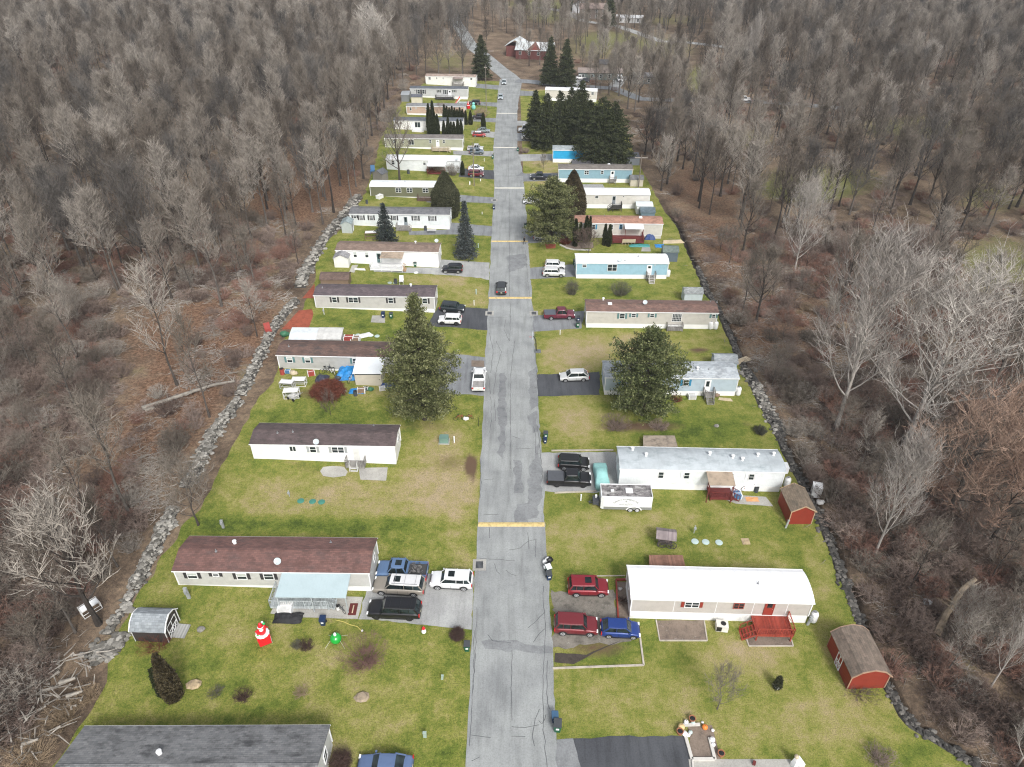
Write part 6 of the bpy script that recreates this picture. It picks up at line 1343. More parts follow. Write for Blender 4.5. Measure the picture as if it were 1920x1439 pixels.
# ---------------------------------------------------------------- stone, logs and brush
def stone_mat(name, a, b_, c):
    m, t, N, L, B = nodes(name); g = N.new("ShaderNodeNewGeometry"); rr = ramp(N, [(0, a), (.55, b_), (1, c)]); L.new(g.outputs['Random Per Island'], rr.inputs[0])
    n = nz(N, L, N.new("ShaderNodeTexCoord").outputs['Object'], 3, 4); r2 = ramp(N, [(.3, (.6,.6,.6)), (.7, (1.3,1.3,1.3))]); L.new(n.outputs[0], r2.inputs[0])
    L.new(mix(N, L, .7, rr.outputs[0], r2.outputs[0], 'MULTIPLY'), B.inputs['Base Color']); B.inputs['Roughness'].default_value = .95; return m
STONE = stone_mat("grey_field_stone", (.07,.066,.056), (.20,.19,.168), (.36,.345,.31)); DSTONE = stone_mat("dark_wet_stone", (.025,.024,.022), (.055,.052,.047), (.15,.14,.125))
def wall_of_stones(label, pts, wd, ht, n, m=STONE, smin=.10, smax=.32, name="stone_wall"):
    """dry rubble heaped along a line of photograph points"""
    P = [up(a, b_) for a, b_ in pts]; c = P[len(P)//2].copy(); r = random.Random(int(pts[0][0]+pts[0][1])); b = MB(); segs = [(q-p).length for p, q in zip(P, P[1:])]; tot = sum(segs)
    for i in range(n):
        d = r.random()*tot; k = 0
        while d > segs[k] and k < len(segs)-1: d -= segs[k]; k += 1
        p = P[k].lerp(P[k+1], min(1, d/segs[k])); dr = (P[k+1]-P[k]).normalized(); o = max(-1.15, min(1.15, r.gauss(0, .5))); wloc = wd*(.75+.5*noise.noise((p.x*.3, p.y*.3, 2)))
        q = p+Vector((-dr.y, dr.x, 0))*o*wloc; s = r.uniform(smin, smax); z = gz(q.x)+ht*max(0, 1-abs(o)**1.5)*r.uniform(.2, 1)
        b.lump((q.x-c.x, q.y-c.y, z-c.z+.05), s*r.uniform(.7,1.5), s*r.uniform(.7,1.3), s*.5, r, 6, 4)
    core = MB(); rings = []
    for i, p in enumerate(P):
        d = (P[min(i+1, len(P)-1)]-P[max(i-1, 0)]).normalized(); nn = Vector((-d.y, d.x, 0)); p = p-c
        rings.append([p+nn*wd*.8+Vector((0,0,-.3)), p+nn*wd*.45+Vector((0,0,ht*.55)), p-nn*wd*.45+Vector((0,0,ht*.55)), p-nn*wd*.8+Vector((0,0,-.3))])
    t = thing(name, c, label, "stone wall"); b.build("stones", m, t); core.loft(rings); core.build("core", DSTONE, t); return t
wall_of_stones("pale rubble stone wall beside the dark red roofed home's back corner", [(325,955),(312,985),(297,1015),(278,1050),(262,1085),(250,1105)], 1.0, .7, 800)
wall_of_stones("long rubble stone wall climbing past the white home with the stained roof", [(347,915),(368,885),(382,850),(400,815),(425,780),(447,752)], 1.1, .8, 950)
wall_of_stones("rubble stone wall running up beside the cluttered home to the red mulch", [(450,742),(470,705),(487,670),(500,640),(520,605),(545,575),(556,565)], 1.15, .8, 980)
wall_of_stones("far rubble stone wall between the woods and the white sheds", [(562,540),(572,510),(590,480),(605,452),(628,425),(650,398),(672,370)], 1.5, .9, 700, smin=.2, smax=.5)
wall_of_stones("low broken stones trailing down from the pale wall to the rock heap", [(247,1110),(232,1140),(215,1165),(200,1190)], .8, .15, 110, smin=.1, smax=.3)
wall_of_stones("heap of rounded grey boulders at the lower left lawn corner", [(172,1240),(188,1225),(205,1210),(232,1210)], 1.5, .15, 95, smin=.22, smax=.5, name="rock_heap")['category'] = "rock heap"
RW = [(RE_PX[i][0]+8, RE_PX[i][1]) for i in range(len(RE_PX))]
for i, (a, b_, n, lab) in enumerate(((0,6,520,"dark stones lining the ditch below the big red shed"),(5,11,520,"dark stones lining the ditch behind the two nearest right homes"),(10,17,480,"dark stones lining the ditch beside the blue and brown roofed homes"))):
    t = wall_of_stones(lab, RW[a:b_], .8, .1, int(n*.7), DSTONE, .10, .28); t['group'] = "stone lined ditch on the right"
wall_of_stones("loose grey stones strewn in the clearing behind the pale blue home", [(1395,690),(1418,725),(1440,770),(1470,815)], 1.6, .1, 120, smin=.12, smax=.4)
def rock(label, bx, by, s, m=STONE, flat=.6, name="rock"):
    p = up(bx, by); b = MB(); b.lump((0,0,s*.25), s, s*.85, s*flat, random.Random(int(bx)), 8, 5); T(b.build(name, m, None, (p.x, p.y, gz(p.x))), label, "rock")
YST = mat((.40,.31,.19), .9, 0, .35, scale=2, name='yellow_sandstone')
rock("pale yellow stump-like stone beside the bronze cone arborvitae", 366, 1286, .75, YST, .35); rock("round straw coloured stone ring in the middle of the nearest left lawn", 679, 1310, .75, stone_mat("straw_stone", (.2,.16,.11),(.3,.24,.17),(.36,.3,.2)), .25)
rock("flat grey stone by the little barn shed ramp", 378, 1181, .4); rock("flat round stone left of the little barn shed", 253, 1186, .45); rock("grey slab stone above the little barn shed", 243, 1146, .6, STONE, .2); rock("small dark rock on the lawn behind the covered porch home", 1343, 800, .4); rock("pale boulder deep in the right brush", 1738, 1131, .5, WHITE)
def log(label, pts, r0, m=BK_GREY, br=3, name="fallen_log"):
    P = [up(a, b_, h) for a, b_, h in pts]; c = P[0].copy(); P = [p-c for p in P]; b = MB(); b.tube(P, [r0*(1-.5*i/(len(P)-1)) for i in range(len(P))], 7); r = random.Random(int(pts[0][0]))
    for i in range(br): q = P[0].lerp(P[-1], r.uniform(.4, 1)); b.tube([q, q+Vector((r.uniform(-1.5,1.5), r.uniform(-.5,1.5), r.uniform(.2,1)))], [r0*.3, .02], 4)
    T(b.build(name, m, None, c), label, "log")
LOGM = bark_mat("weathered_log", (.24,.22,.19), (.25,.23,.20), (.27,.25,.22))
log("long grey fallen trunk lying across the left clearing to the wall", [(266,766,.5),(310,752,.45),(350,738,.5),(400,722,.6),(440,715,.8)], .34, LOGM, 5); log("short broken fork of the fallen trunk", [(272,770,.2),(300,762,.3),(315,748,.3)], .22, LOGM, 3)
log("pale plank like log on the end of the long wall", [(342,868,.4),(372,862,.5),(385,860,.6)], .12, LOGM, 0); log("leaning broken trunk in the lower right brush", [(1755,1190,.3),(1775,1150,1.5),(1805,1105,3.4),(1830,1085,4.6)], .42, bark_mat("snapped_trunk", (.20,.16,.12),(.21,.17,.12),(.22,.17,.13)), 4)
log("grey trunk lying in the upper left woods", [(300,300,.3),(312,345,.4),(340,395,.5)], .25, LOGM, 4); log("pale fallen trunk high on the left slope", [(318,275,.3),(345,305,.3)], .22, LOGM, 2); log("short pale log lying beyond the storage box", [(1545,925,.2),(1553,942,.2)], .16, LOGM, 0)
p = up(60, 1320); t = thing("brush_pile", (p.x, p.y, gz(p.x)), "heap of cut grey branches at the lower left corner", "brush pile"); r_ = random.Random(3); b = MB()
for i in range(190):
    q = Vector((r_.uniform(-4.5,5), r_.uniform(-5,5), r_.uniform(0,1.2))); d = Vector((r_.uniform(-1,1), r_.uniform(-1,1), r_.uniform(-.15,.25))); b.tube([q, q+d*r_.uniform(.6,1.4), q+d*r_.uniform(1.5,2.4)+Vector((0,0,r_.uniform(-.2,.3)))], [r_.uniform(.03,.13), .05, .02], 4)
b.build("branches", stone_mat("cut_branches", (.14,.12,.10),(.24,.22,.19),(.36,.33,.29)), t)
for (a, b_, w_, lab) in ((142,1275,.24,"split pale log on the brush heap"),(155,1300,.2,"short pale log at the edge of the brush heap"),(72,1390,.2,"thick pale branch standing out low in the brush heap")):
    log(lab, [(a-30,b_+6,.8),(a,b_-4,1.1)], w_, LOGM, 1)
# ---------------------------------------------------------------- bins, posts, poles and covers
BG = mat((.008,.085,.045), .5, 0, .1, name='green_bin'); BB = mat((.008,.025,.075), .5, 0, .1, name='navy_bin'); BL = mat((.05,.055,.06), .6, 0, .1, name='bin_lid'); BLB = mat((.04,.10,.18), .5, 0, .1, name='blue_lid')
def binn(label, bx, by, m=BG, lid=BL, rz=0, s=1.0):
    p = up(bx, by); t = thing("wheelie_bin", (p.x, p.y, gz(p.x)), label, "bin", "wheeled refuse bins", R(rz)); b = MB()
    b.loft([[(-w_, -d, z), (w_, -d, z), (w_, d, z), (-w_, d, z)] for w_, d, z in ((.22,.26,.08),(.29,.33,.92),(.32,.36,.92),(.32,.36,.98))]); b.build("body", m, t)
    b = MB(); b.loft([[(-.31,-.37,z0),(.31,-.37,z0),(.31,.36,z1),(-.31,.36,z1)] for z0, z1 in ((.985,.985),(1.03,1.09))]); b.build("lid", lid, t)
    b = MB(); b.lathe([(.13,-.04),(.13,.04)], 10, (.25,.3,.13), 'x'); b.lathe([(.13,-.04),(.13,.04)], 10, (-.25,.3,.13), 'x'); b.bar((-.28,.42,.98),(.28,.42,.98), .025, 5); b.build("wheels", BLACK, t)
    b = MB(); b.box(-.13,.13,-.345,-.325,.55,.75); b.build("sticker", WHITE, t); t.scale = (s, s, s); return t
for args in (("green bin at the kerb beside the brown ball shrub", 876, 1219),("navy bin standing on the grass before the covered porch", 607, 1171, BB, BB),("green bin with grey lid at the nearest right kerb", 1045, 1369, BG, BL, -5, 1.15),("blue lidded bin just behind the green one at the nearest right kerb", 1040, 1352, BB, BLB),
    ("green bin on the right kerb past the concrete drive", 1023, 822),("navy bin touching the green one past the concrete drive", 1022, 831, BB, BB, 0, .8),("green bin lowest of the overflowing group at the right kerb", 1029, 1086, BB, BL, 8),("green bin with open lid in the overflowing group at the right kerb", 1028, 1074, BG, WHITE, 20),
    ("green bin before the maroon pickup drive's end", 1083, 614),("dark blue bin behind the green one by the maroon pickup", 1084, 604, BB, BL),("navy bin on the small slab of the mauve roofed home", 719, 596, BB, BB),("green bin beside the navy one near the big pine", 734, 597),("dark bin at the left kerb by the drain above the blue spruce", 926, 393, BB, BL),
    ("dark green bin at the right kerb under the broad pine", 985, 428, BG, BL),("green bin at the left kerb by the silver pickup's drive", 924, 298),("green bin at the right kerb by the faded speed bump", 971, 284),("dark green bin at the foot of the new timber stairs", 779, 500),("dark bin beside the sky blue home's street corner", 1077, 497)):
    binn(*args)
p = up(1026, 1062); t = thing("rubbish_bags", (p.x, p.y, 0), "white and black rubbish bags piled on the bins at the right kerb", "rubbish bags"); b = MB(); b.sm = True
for i in range(5): b.lump((r_.uniform(-.4,.4), r_.uniform(-.6,.6), .3+.2*(i % 2)), .34, .32, .32, r_, 8, 6)
b.build("bag", WHITE, t); b = MB(); b.sm = True; b.lump((.2,.5,.45), .45,.4,.4, r_, 8, 6); b.lump((.1,-.3,.75), .35,.3,.25, r_, 8, 6); b.build("black_bag", BLACK, t)
POSTG = mat((.36,.38,.38), .6, .2, .15, name='grey_post'); TEALC = mat((.05,.20,.15), .7, 0, .1, name='green_cover'); PALEC = mat((.42,.52,.50), .7, 0, .1, name='pale_cover'); PEDG = mat((.30,.38,.33), .6, 0, .1, name='pale_green_box')
def meter(label, bx, by, h=1.3, w_=.22, m=POSTG, lean=0, box=True):
    p = up(bx, by); t = thing("utility_post", (p.x, p.y, gz(p.x)), label, "utility post", "utility posts on the lawns"); t.rotation_euler[1] = lean; b = MB(); b.box(-w_/2, w_/2, -w_/3, w_/3, -.1, h); b.box(-w_/2-.02, w_/2+.02, -w_/3-.02, w_/3+.02, h, h+.05); b.build("post", m, t)
    if box: b = MB(); b.box(-.14,.14,-w_/3-.14,-w_/3,h*.55,h*.88); b.lathe([(.09,-.2),(.09,-.13)], 10, (0,-w_/3,h*.72), 'y'); b.build("meter_box", POSTG, t)
for a in (("wide grey meter post before the dark red roofed home's left end",355,1122,1.6,.32,POSTG,-.05),("grey meter post on the green strip behind the dark red roofed home",419,990,1.2,.28),("short post beside the three green covers",543,931,.9,.1),("white marker post beside the green transformer",852,830,1.0,.14,WHITE,0,False),("pale utility marker on the lower left lawn right of the pink shrub",829,1274,.6,.22,PEDG,.1,False),
    ("pale green pedestal at the bottom of the left lawn",797,1382,.7,.3,PEDG,0,False),("thin grey post above the three pale covers",1301,1000,1.2,.09),("white meter post against the red gable shed",1473,990,1.25,.2,POSTG,.08,False),("white post on the lawn before the black pickup",1089,939,1.0,.13,WHITE,0,False),("white meter post at the stairs end of the brilliant roofed home",1514,1172,1.3,.24,POSTG,.1),
    ("green-white marker near the pale drive below the spruce",893,552,1.0,.2,PEDG,0,False),("thin white stake nearer than the green-white marker",889,573,1.0,.1,WHITE,0,False),("white stake on the lawn before the maroon pickup",1050,628,.9,.1,WHITE,0,False),("slim white post by the home with mauve roof",608,590,1.2,.1,WHITE),("white marker post left of the utility pole",881,347,.8,.25,WHITE,0,False),("white stub beside the dark red suv",901,340,.5,.2,WHITE,0,False),
    ("white marker below the silver pickup's drive",908,303,.8,.12,WHITE,0,False),("white marker right of the blue spruce",897,465,.9,.2,PEDG,0,False),("white hydrant like post above the dark asphalt drive",904,402,.5,.12,WHITE,0,False),("street number post on black pole by the toy heap",898,800,1.5,.07,BLACK,-.05,False)):
    meter(*a)
b = MB(); b.box(-.6,.6,-.5,.5,.0,.85); b.box(-.64,.64,-.55,.1,.85,.92); p = up(833, 828); t = thing("transformer_box", (p.x, p.y, gz(p.x)), "green electrical transformer box on the lawn below the big pine", "transformer"); b.build("cabinet", mat((.16,.27,.23), .5, .2, .1, name='transformer_green'), t); b = MB(); b.box(-.75,.75,-.7,.6,-.05,.05); b.build("plinth", CONC, t)
for x, y, m, lab in ((564,940,TEALC,"left of three round green covers on the dry lawn"),(586,941,TEALC,"middle of three round green covers on the dry lawn"),(603,942,TEALC,"right of three round green covers on the dry lawn"),(1303,1016,PALEC,"left of three pale round covers behind the white roof"),(1323,1017,PALEC,"middle of three pale round covers behind the white roof"),(1348,1018,PALEC,"right of three pale round covers behind the white roof"),
        (671,629,PALEC,"round cover beside the plank heap behind the shelter"),(695,630,PALEC,"left round white cover near the big pine"),(707,631,PALEC,"right round white cover near the big pine"),(780,512,WHITE,"white disc cover below the new timber stairs"),(731,531,PEDG,"pale green cover behind the mauve roof, left"),(741,531,PEDG,"pale green cover behind the mauve roof, right")):
    p = up(x, y); b = MB(); b.lathe([(.42,0),(.44,.06),(.40,.10),(.1,.13)], 14); T(b.build("tank_cover", m, None, (p.x, p.y, gz(p.x))), lab, "cover", "round septic covers")
b = MB(); p = up(1398, 1016); b.box(-.45,.45,-.45,.45,0,.08); T(b.build("tank_cover", YST, None, (p.x, p.y, 0)), "square sandy slab right of the pale round covers", "cover")
def drain(label, x, y):
    p = up(x, y); t = thing("drain", (p.x, p.y, gz(p.x)+.045), label, "drain"); b = MB(); b.box(-.75,.75,-.8,.8,-.05,.012); b.build("surround", CONC, t); b = MB(); b.box(-.42,.42,-.5,.5,.012,.018); b.build("pit", BLACK, t); g = MB()
    for i in range(7): g.box(-.4+i*.13,-.36+i*.13,-.48,.48,.018,.032)
    g.build("grate", GREYM, t)
drain("square kerb drain left of the street near the white suv", 899, 1060); drain("kerb drain at the maroon pickup's drive", 1001, 588); drain("kerb drain by the dark asphalt drive on the left", 918, 588); drain("kerb drain above the dark bin on the left kerb", 927, 376)
def pole(label, bx, by, ty, arm=1.2, r0=.16, light=False, tr=False):
    p = up(bx, by); H = hgt(bx, by, ty); t = thing("utility_pole", (p.x, p.y, gz(p.x)), label, "utility pole"); b = MB(); b.tube([(0,0,-.3),(0,0,H)], [r0, r0*.65], 8); b.build("pole", mat((.17,.145,.12), .9, 0, .2, name='pole_wood'), t)
    b = MB(); b.box(-arm, arm, -.06, .06, H-.9, H-.76); [b.lathe([(.05,0),(.07,.08),(.03,.18)], 6, (x, 0, H-.76)) for x in (-arm*.9, -arm*.4, arm*.9)]; b.build("crossarm", mat((.4,.36,.32), .8, name='crossarm_wood'), t)
    if tr: b = MB(); b.lathe([(.22,0),(.24,.1),(.24,.8),(.18,.9)], 10, (.38,0,H-2.4)); b.build("transformer", GREYM, t)
    return (p.x, p.y, gz(p.x)+H)
e1 = pole("wooden utility pole in front of the white and dark red cars", 889, 349, 268, .4, tr=True); e2 = pole("slim utility pole by the hedge end up the street", 912, 210, 122, .5); e3 = pole("utility pole with pale crossarm at the right woodland edge", 1197, 352, 290, 1.6); e4 = pole("utility pole with crossarm by the far street bend", 919, 128, 92, 1.5, light=True)
b = MB()
for a, c in ((e2, e1), (e4, e2)):
    for dx in (-.3, .3):
        P = []
        for i in range(13): tt = i/12; P.append((a[0]+(c[0]-a[0])*tt+dx, a[1]+(c[1]-a[1])*tt, a[2]-.4+(c[2]-a[2])*tt-1.2*4*tt*(1-tt)))
        b.tube(P, [.018]*13, 3, False)
T(b.build("power_line", BLACK), "sagging wires strung between the left side utility poles", "power line")
p = up(887, 357); b = MB(); b.tube([(0,0,0),(.2,0,5.5)], [.03,.03], 5); T(b.build("guy_wire_guard", mat((.6,.5,.08), .5, name='yellow_guard'), None, (p.x, p.y, gz(p.x))), "yellow guard on the guy wire beside the utility pole", "wire guard")
# ---------------------------------------------------------------- garden things
RI = mat((.62,.012,.022), .45, 0, .04, name='red_inflatable'); WI = mat((.80,.80,.80), .5, 0, .03, name='white_inflatable'); GI = mat((.02,.36,.09), .35, 0, .06, name='green_inflatable'); SKN = mat((.5,.28,.2), .6, name='skin_tone')
def ell(b, c, rx, ry, rz, n=14, k=9):
    b.sm = True; n0 = len(b.v)
    for i in range(k+1):
        t = math.pi*i/k
        for j in range(n): a = 2*math.pi*j/n; b.v.append((c[0]+rx*math.sin(t)*math.cos(a), c[1]+ry*math.sin(t)*math.sin(a), c[2]-rz*math.cos(t)))
    for i in range(k):
        for j in range(n): q = n0+i*n+j; q2 = n0+i*n+(j+1) % n; b.face((q, q2, q2+n, q+n))
    b.sm = False
def inflatable_santa(bx, by, s, label, group=None):
    p = up(bx, by); t = thing("inflatable_santa", (p.x, p.y, gz(p.x)), label, "inflatable decoration", group, R(28)); t.scale = (s, s, s)
    b = MB(); b.loft([[(x*k, y*k, z) for x, y in ((-.62,-.62),(.62,-.62),(.62,.62),(-.62,.62))] for k, z in ((.85,0),(1.0,.15),(1.03,.8),(1.1,1.3),(1.1,1.42))]); b.build("chimney", RI, t)
    m = MB(); 
    for i in range(7):
        z = .15+i*.18; m.box(.66,.680,-.66,.66,z,z+.02)
        for x in range(-3, 4): xx = x*.2+(.1 if i % 2 else 0); m.box(.66,.682,xx-.006,xx+.006,z,z+.18)
    m.build("brick_lines", WI, t)
    b = MB(); 
    for k in range(12): a = k*math.pi/6; ell(b, (.50*math.cos(a), .50*math.sin(a), 1.46), .26, .26, .13, 8, 6)
    b.build("snow_rim", WI, t)
    b = MB(); ell(b, (0,0,1.9), .46, .40, .62); ell(b, (-.42,-.1,1.95), .16,.16,.42,10,6); ell(b, (.40,0,2.35), .15,.15,.45,10,6); b.build("body", RI, t)
    b = MB(); ell(b, (0,-.06,2.42), .30,.28,.30); b.build("head", SKN, t); b = MB(); ell(b, (0,-.24,2.28), .22,.14,.28); ell(b, (0,-.02,2.62), .34,.32,.10); ell(b, (.30,.05,3.12), .13,.13,.13, 10, 6); b.build("beard", WI, t)
    b = MB(); b.sm = True; b.lathe([(.30,0),(.26,.2),(.16,.42),(.05,.58)], 12, (.02,0,2.64)); b.build("hat", RI, t); b = MB(); ell(b, (.42,0,2.86), .16,.16,.18); ell(b, (-.46,-.12,1.52), .17,.17,.16); b.build("mittens", GI, t); return t
inflatable_santa(497, 1203, .92, "inflatable red Santa figure rising from a brick patterned chimney")
p = up(631, 1204); t = thing("inflatable_ornament", (p.x, p.y, gz(p.x)), "shiny green inflatable bauble tethered on the lawn", "inflatable decoration"); b = MB(); ell(b, (0,0,.58), .60,.60,.58); b.build("ball", mat((.01,.33,.04), .2, 0, .05, coat=.6, name='shiny_green'), t); b = MB(); b.lathe([(.14,1.13),(.14,1.25),(.06,1.3),(.1,1.4)], 10); b.build("cap", WI, t); b = MB(); [b.bar((.4*x, .2*y, .7), (1.0*x, .8*y, 0), .01, 3) for x in (-1,1) for y in (-1,1)]; b.build("tether", WI, t)
def small(name, label, cat, bx, by, parts, group=None, rz=0, s=1):
    p = up(bx, by); t = thing(name, (p.x, p.y, gz(p.x)), label, cat, group, R(rz)); t.scale = (s, s, s)
    for nm, m, fn in parts: b = MB(); fn(b); b.build(nm, m, t)
    return t
small("lawn_ornament", "little white and red snowman ornament by the light grey drive", "lawn ornament", 795, 1187, [("body", WI, lambda b: (ell(b,(0,0,.25),.25,.25,.27), ell(b,(0,0,.6),.18,.18,.18))), ("hat", RI, lambda b: b.lathe([(.19,0),(.12,.2),(.03,.34)],10,(0,0,.7)))])
small("inflatable_cane", "red and white striped inflatable at the black deck's steps", "inflatable decoration", 858, 195, [("stripes", RI, lambda b: [b.box(-.9+.3*i,-.6+.3*i,-.3,.3,.4*i,.4*i+.35) for i in range(6)]), ("body", WI, lambda b: [b.box(-.7+.3*i,-.3+.3*i,-.2,.2,.3*i,.3*i+.4) for i in range(6)])])
inflatable_santa(878, 204, .75, "small inflatable Santa at the street end of the rear hedge"); small("inflatable_figure", "turquoise inflatable figure beside the small Santa", "inflatable decoration", 888, 206, [("body", mat((.2,.55,.5),.5,name='turquoise_inflatable'), lambda b: (ell(b,(0,0,.8),.7,.5,.85), ell(b,(0,0,1.9),.5,.45,.5)))])
DW = mat((.16,.125,.115), .8, 0, .3, 'plank', 1, name='old_cart_timber')
def cart(b):
    for y in (-.5, .5): b.bar((-.7,y,0),(-.7,y,1.7),.06,4); b.bar((.7,y,0),(.7,y,1.7),.06,4)
    b.box(-.8,.8,-.55,.55,.55,.7); b.box(-.8,.8,-.55,-.5,.7,1.0); b.box(-.8,.8,.5,.55,.7,1.0)
def wheel_(b):
    for x in (-.35, .75):
        for j in range(16): a0, a1 = j*math.pi/8, (j+1)*math.pi/8; b.bar((x+.55*math.cos(a0), -.66, .55+.55*math.sin(a0)), (x+.55*math.cos(a1), -.66, .55+.55*math.sin(a1)), .045, 4)
        for j in range(8): a0 = j*math.pi/4; b.bar((x,-.66,.55),(x+.52*math.cos(a0),-.66,.55+.52*math.sin(a0)),.025,4)
small("garden_cart", "little dark roofed wooden wagon with spoked wheels on the lawn", "garden wagon", 1246, 1020, [("frame", DW, cart), ("wheels", mat((.05,.045,.045),.8,name='dark_iron'), wheel_), ("roof", mat((.24,.20,.20),.8,0,.2,'plank',name='old_grey_boards'), lambda b: b.loft([[(x,y,z) for y,z in ((-.9,1.55),(0,2.0),(.9,1.55),(.9,1.62),(0,2.08),(-.9,1.62))] for x in (-1.15,1.15)]))], rz=-10, s=1.0)
small("air_conditioner", "white air conditioning unit on the grass before the beige home", "air conditioner", 1352, 1179, [("casing", mat((.62,.60,.55),.5,name='cream_casing'), lambda b: (b.box(-.6,.6,-.45,.45,.05,.85), b.lathe([(.36,.85),(.34,.88),(.05,.89)],14,(.1,0,0)))), ("grille", BLACK, lambda b: b.box(-.57,-.05,-.46,-.44,.12,.78)), ("fan_guard", BLACK, lambda b: b.lathe([(.28,0),(.27,.02)],14,(.1,0,.885)))], rz=-8)
def tank(b): b.sm = True; b.lathe([(.1,-.0),(.36,.08),(.40,.25),(.40,1.15),(.34,1.36),(.12,1.44),(.12,1.54)],14); b.sm = False
for x, y, lab in ((1523,1165,"white gas cylinder at the right end of the beige home"),(1474,912,"white gas cylinder at the right end of the covered porch home"),(1383,741,"tall white gas cylinder at the right end of the pale blue home"),(1331,617,"left one of two white gas cylinders at the brown roofed home"),(1341,617,"right one of two white gas cylinders at the brown roofed home"),(1252,519,"white gas cylinder at the end of the sky blue home"),(1227,446,"white gas cylinder behind the patio of the cream home"),(652,430,"white gas cylinder by the green-grey shed")):
    small("gas_cylinder", lab, "gas cylinder", x, y, [("tank", WHITE, tank), ("collar", GREYM, lambda b: b.lathe([(.14,0),(.14,.16)],10,(0,0,1.45)))], "white gas cylinders", s=1.0)
# porch furniture, mats and patio clutter
BLUE = mat((.015,.20,.50), .5, 0, .25, scale=3, name='blue_tarp'); NAVY = mat((.02,.05,.16), .6, 0, .3, scale=3, name='dark_blue_tarp')
p = L1.root.matrix_world if False else None
def cloth(label, bx, by, sx, sy, h, m, seed, name="tarp", rz=0):
    p = up(bx, by); r = random.Random(seed); V = []; F = []; n = 9
    for j in range(n):
        for i in range(n):
            u, v = i/(n-1)*2-1, j/(n-1)*2-1; e = max(abs(u), abs(v)); V.append((u*sx*(1+r.uniform(-.06,.06)), v*sy*(1+r.uniform(-.08,.08)), (h*(1-e**3)*(.7+.3*noise.noise((u*2,v*2,seed))) + r.uniform(0,.09)) if e < .99 else r.uniform(.0,.08)))
    for j in range(n-1):
        for i in range(n-1): a = j*n+i; F.append((a, a+1, a+1+n, a+n))
    me = bpy.data.meshes.new(name); me.from_pydata(V, [], F); me.materials.append(m); T(link(name, me, None, (p.x, p.y, gz(p.x)), rz=R(rz)), label, "tarp")
cloth("bright blue tarp slung against the cluttered home's wall", 652, 703, 1.7, 1.6, 1.7, BLUE, 3); cloth("blue tarp bundle at the foot of the beige lean-to", 670, 735, 1.2, .6, .7, BLUE, 4); cloth("crumpled dark blue tarp below the big pine's left side", 727, 726, 1.1, .6, .8, NAVY, 5); cloth("navy cover over a low heap left of the maple", 604, 712, 1.0, .9, .9, mat((.03,.035,.06),.6,name='navy_cover'), 6)
cloth("blue tarp on the ground at the covered porch's right side", 1377, 928, .9, .7, .35, BLUE, 7); cloth("round blue wading pool cover behind the sky blue home", 1237, 462, 1.0, .8, .25, BLUE, 8, "pool_cover"); cloth("black net bag spilling from under the porch deck", 540, 1160, 1.5, .7, .7, mat((.02,.02,.022),.9,0,.5,name='black_net'), 9); cloth("black garden cover beside the dark red porch", 1381, 912, 1.0, .4, 1.0, BLACK, 10, "chest_cover"); cloth("dark blue rounded cover by the patio of the cream home", 1218, 448, 1.2, .8, 1.4, NAVY, 11); cloth("teal tarp below the chairs of the cream home's patio", 1199, 462, 2.2, .6, .5, mat((.03,.20,.19),.6,name='teal_tarp'), 12); cloth("flat orange board lying on the path by the porch", 1410, 937, .8, .4, .1, mat((.55,.28,.12),.8,name='orange_board'), 13, "board")
JC = [mat(c, .6, 0, .2, name='painted_junk') for c in ((.45,.45,.44),(.30,.05,.04),(.05,.06,.07),(.5,.42,.30),(.06,.16,.30),(.65,.65,.63),(.04,.15,.08),(.22,.15,.10))]
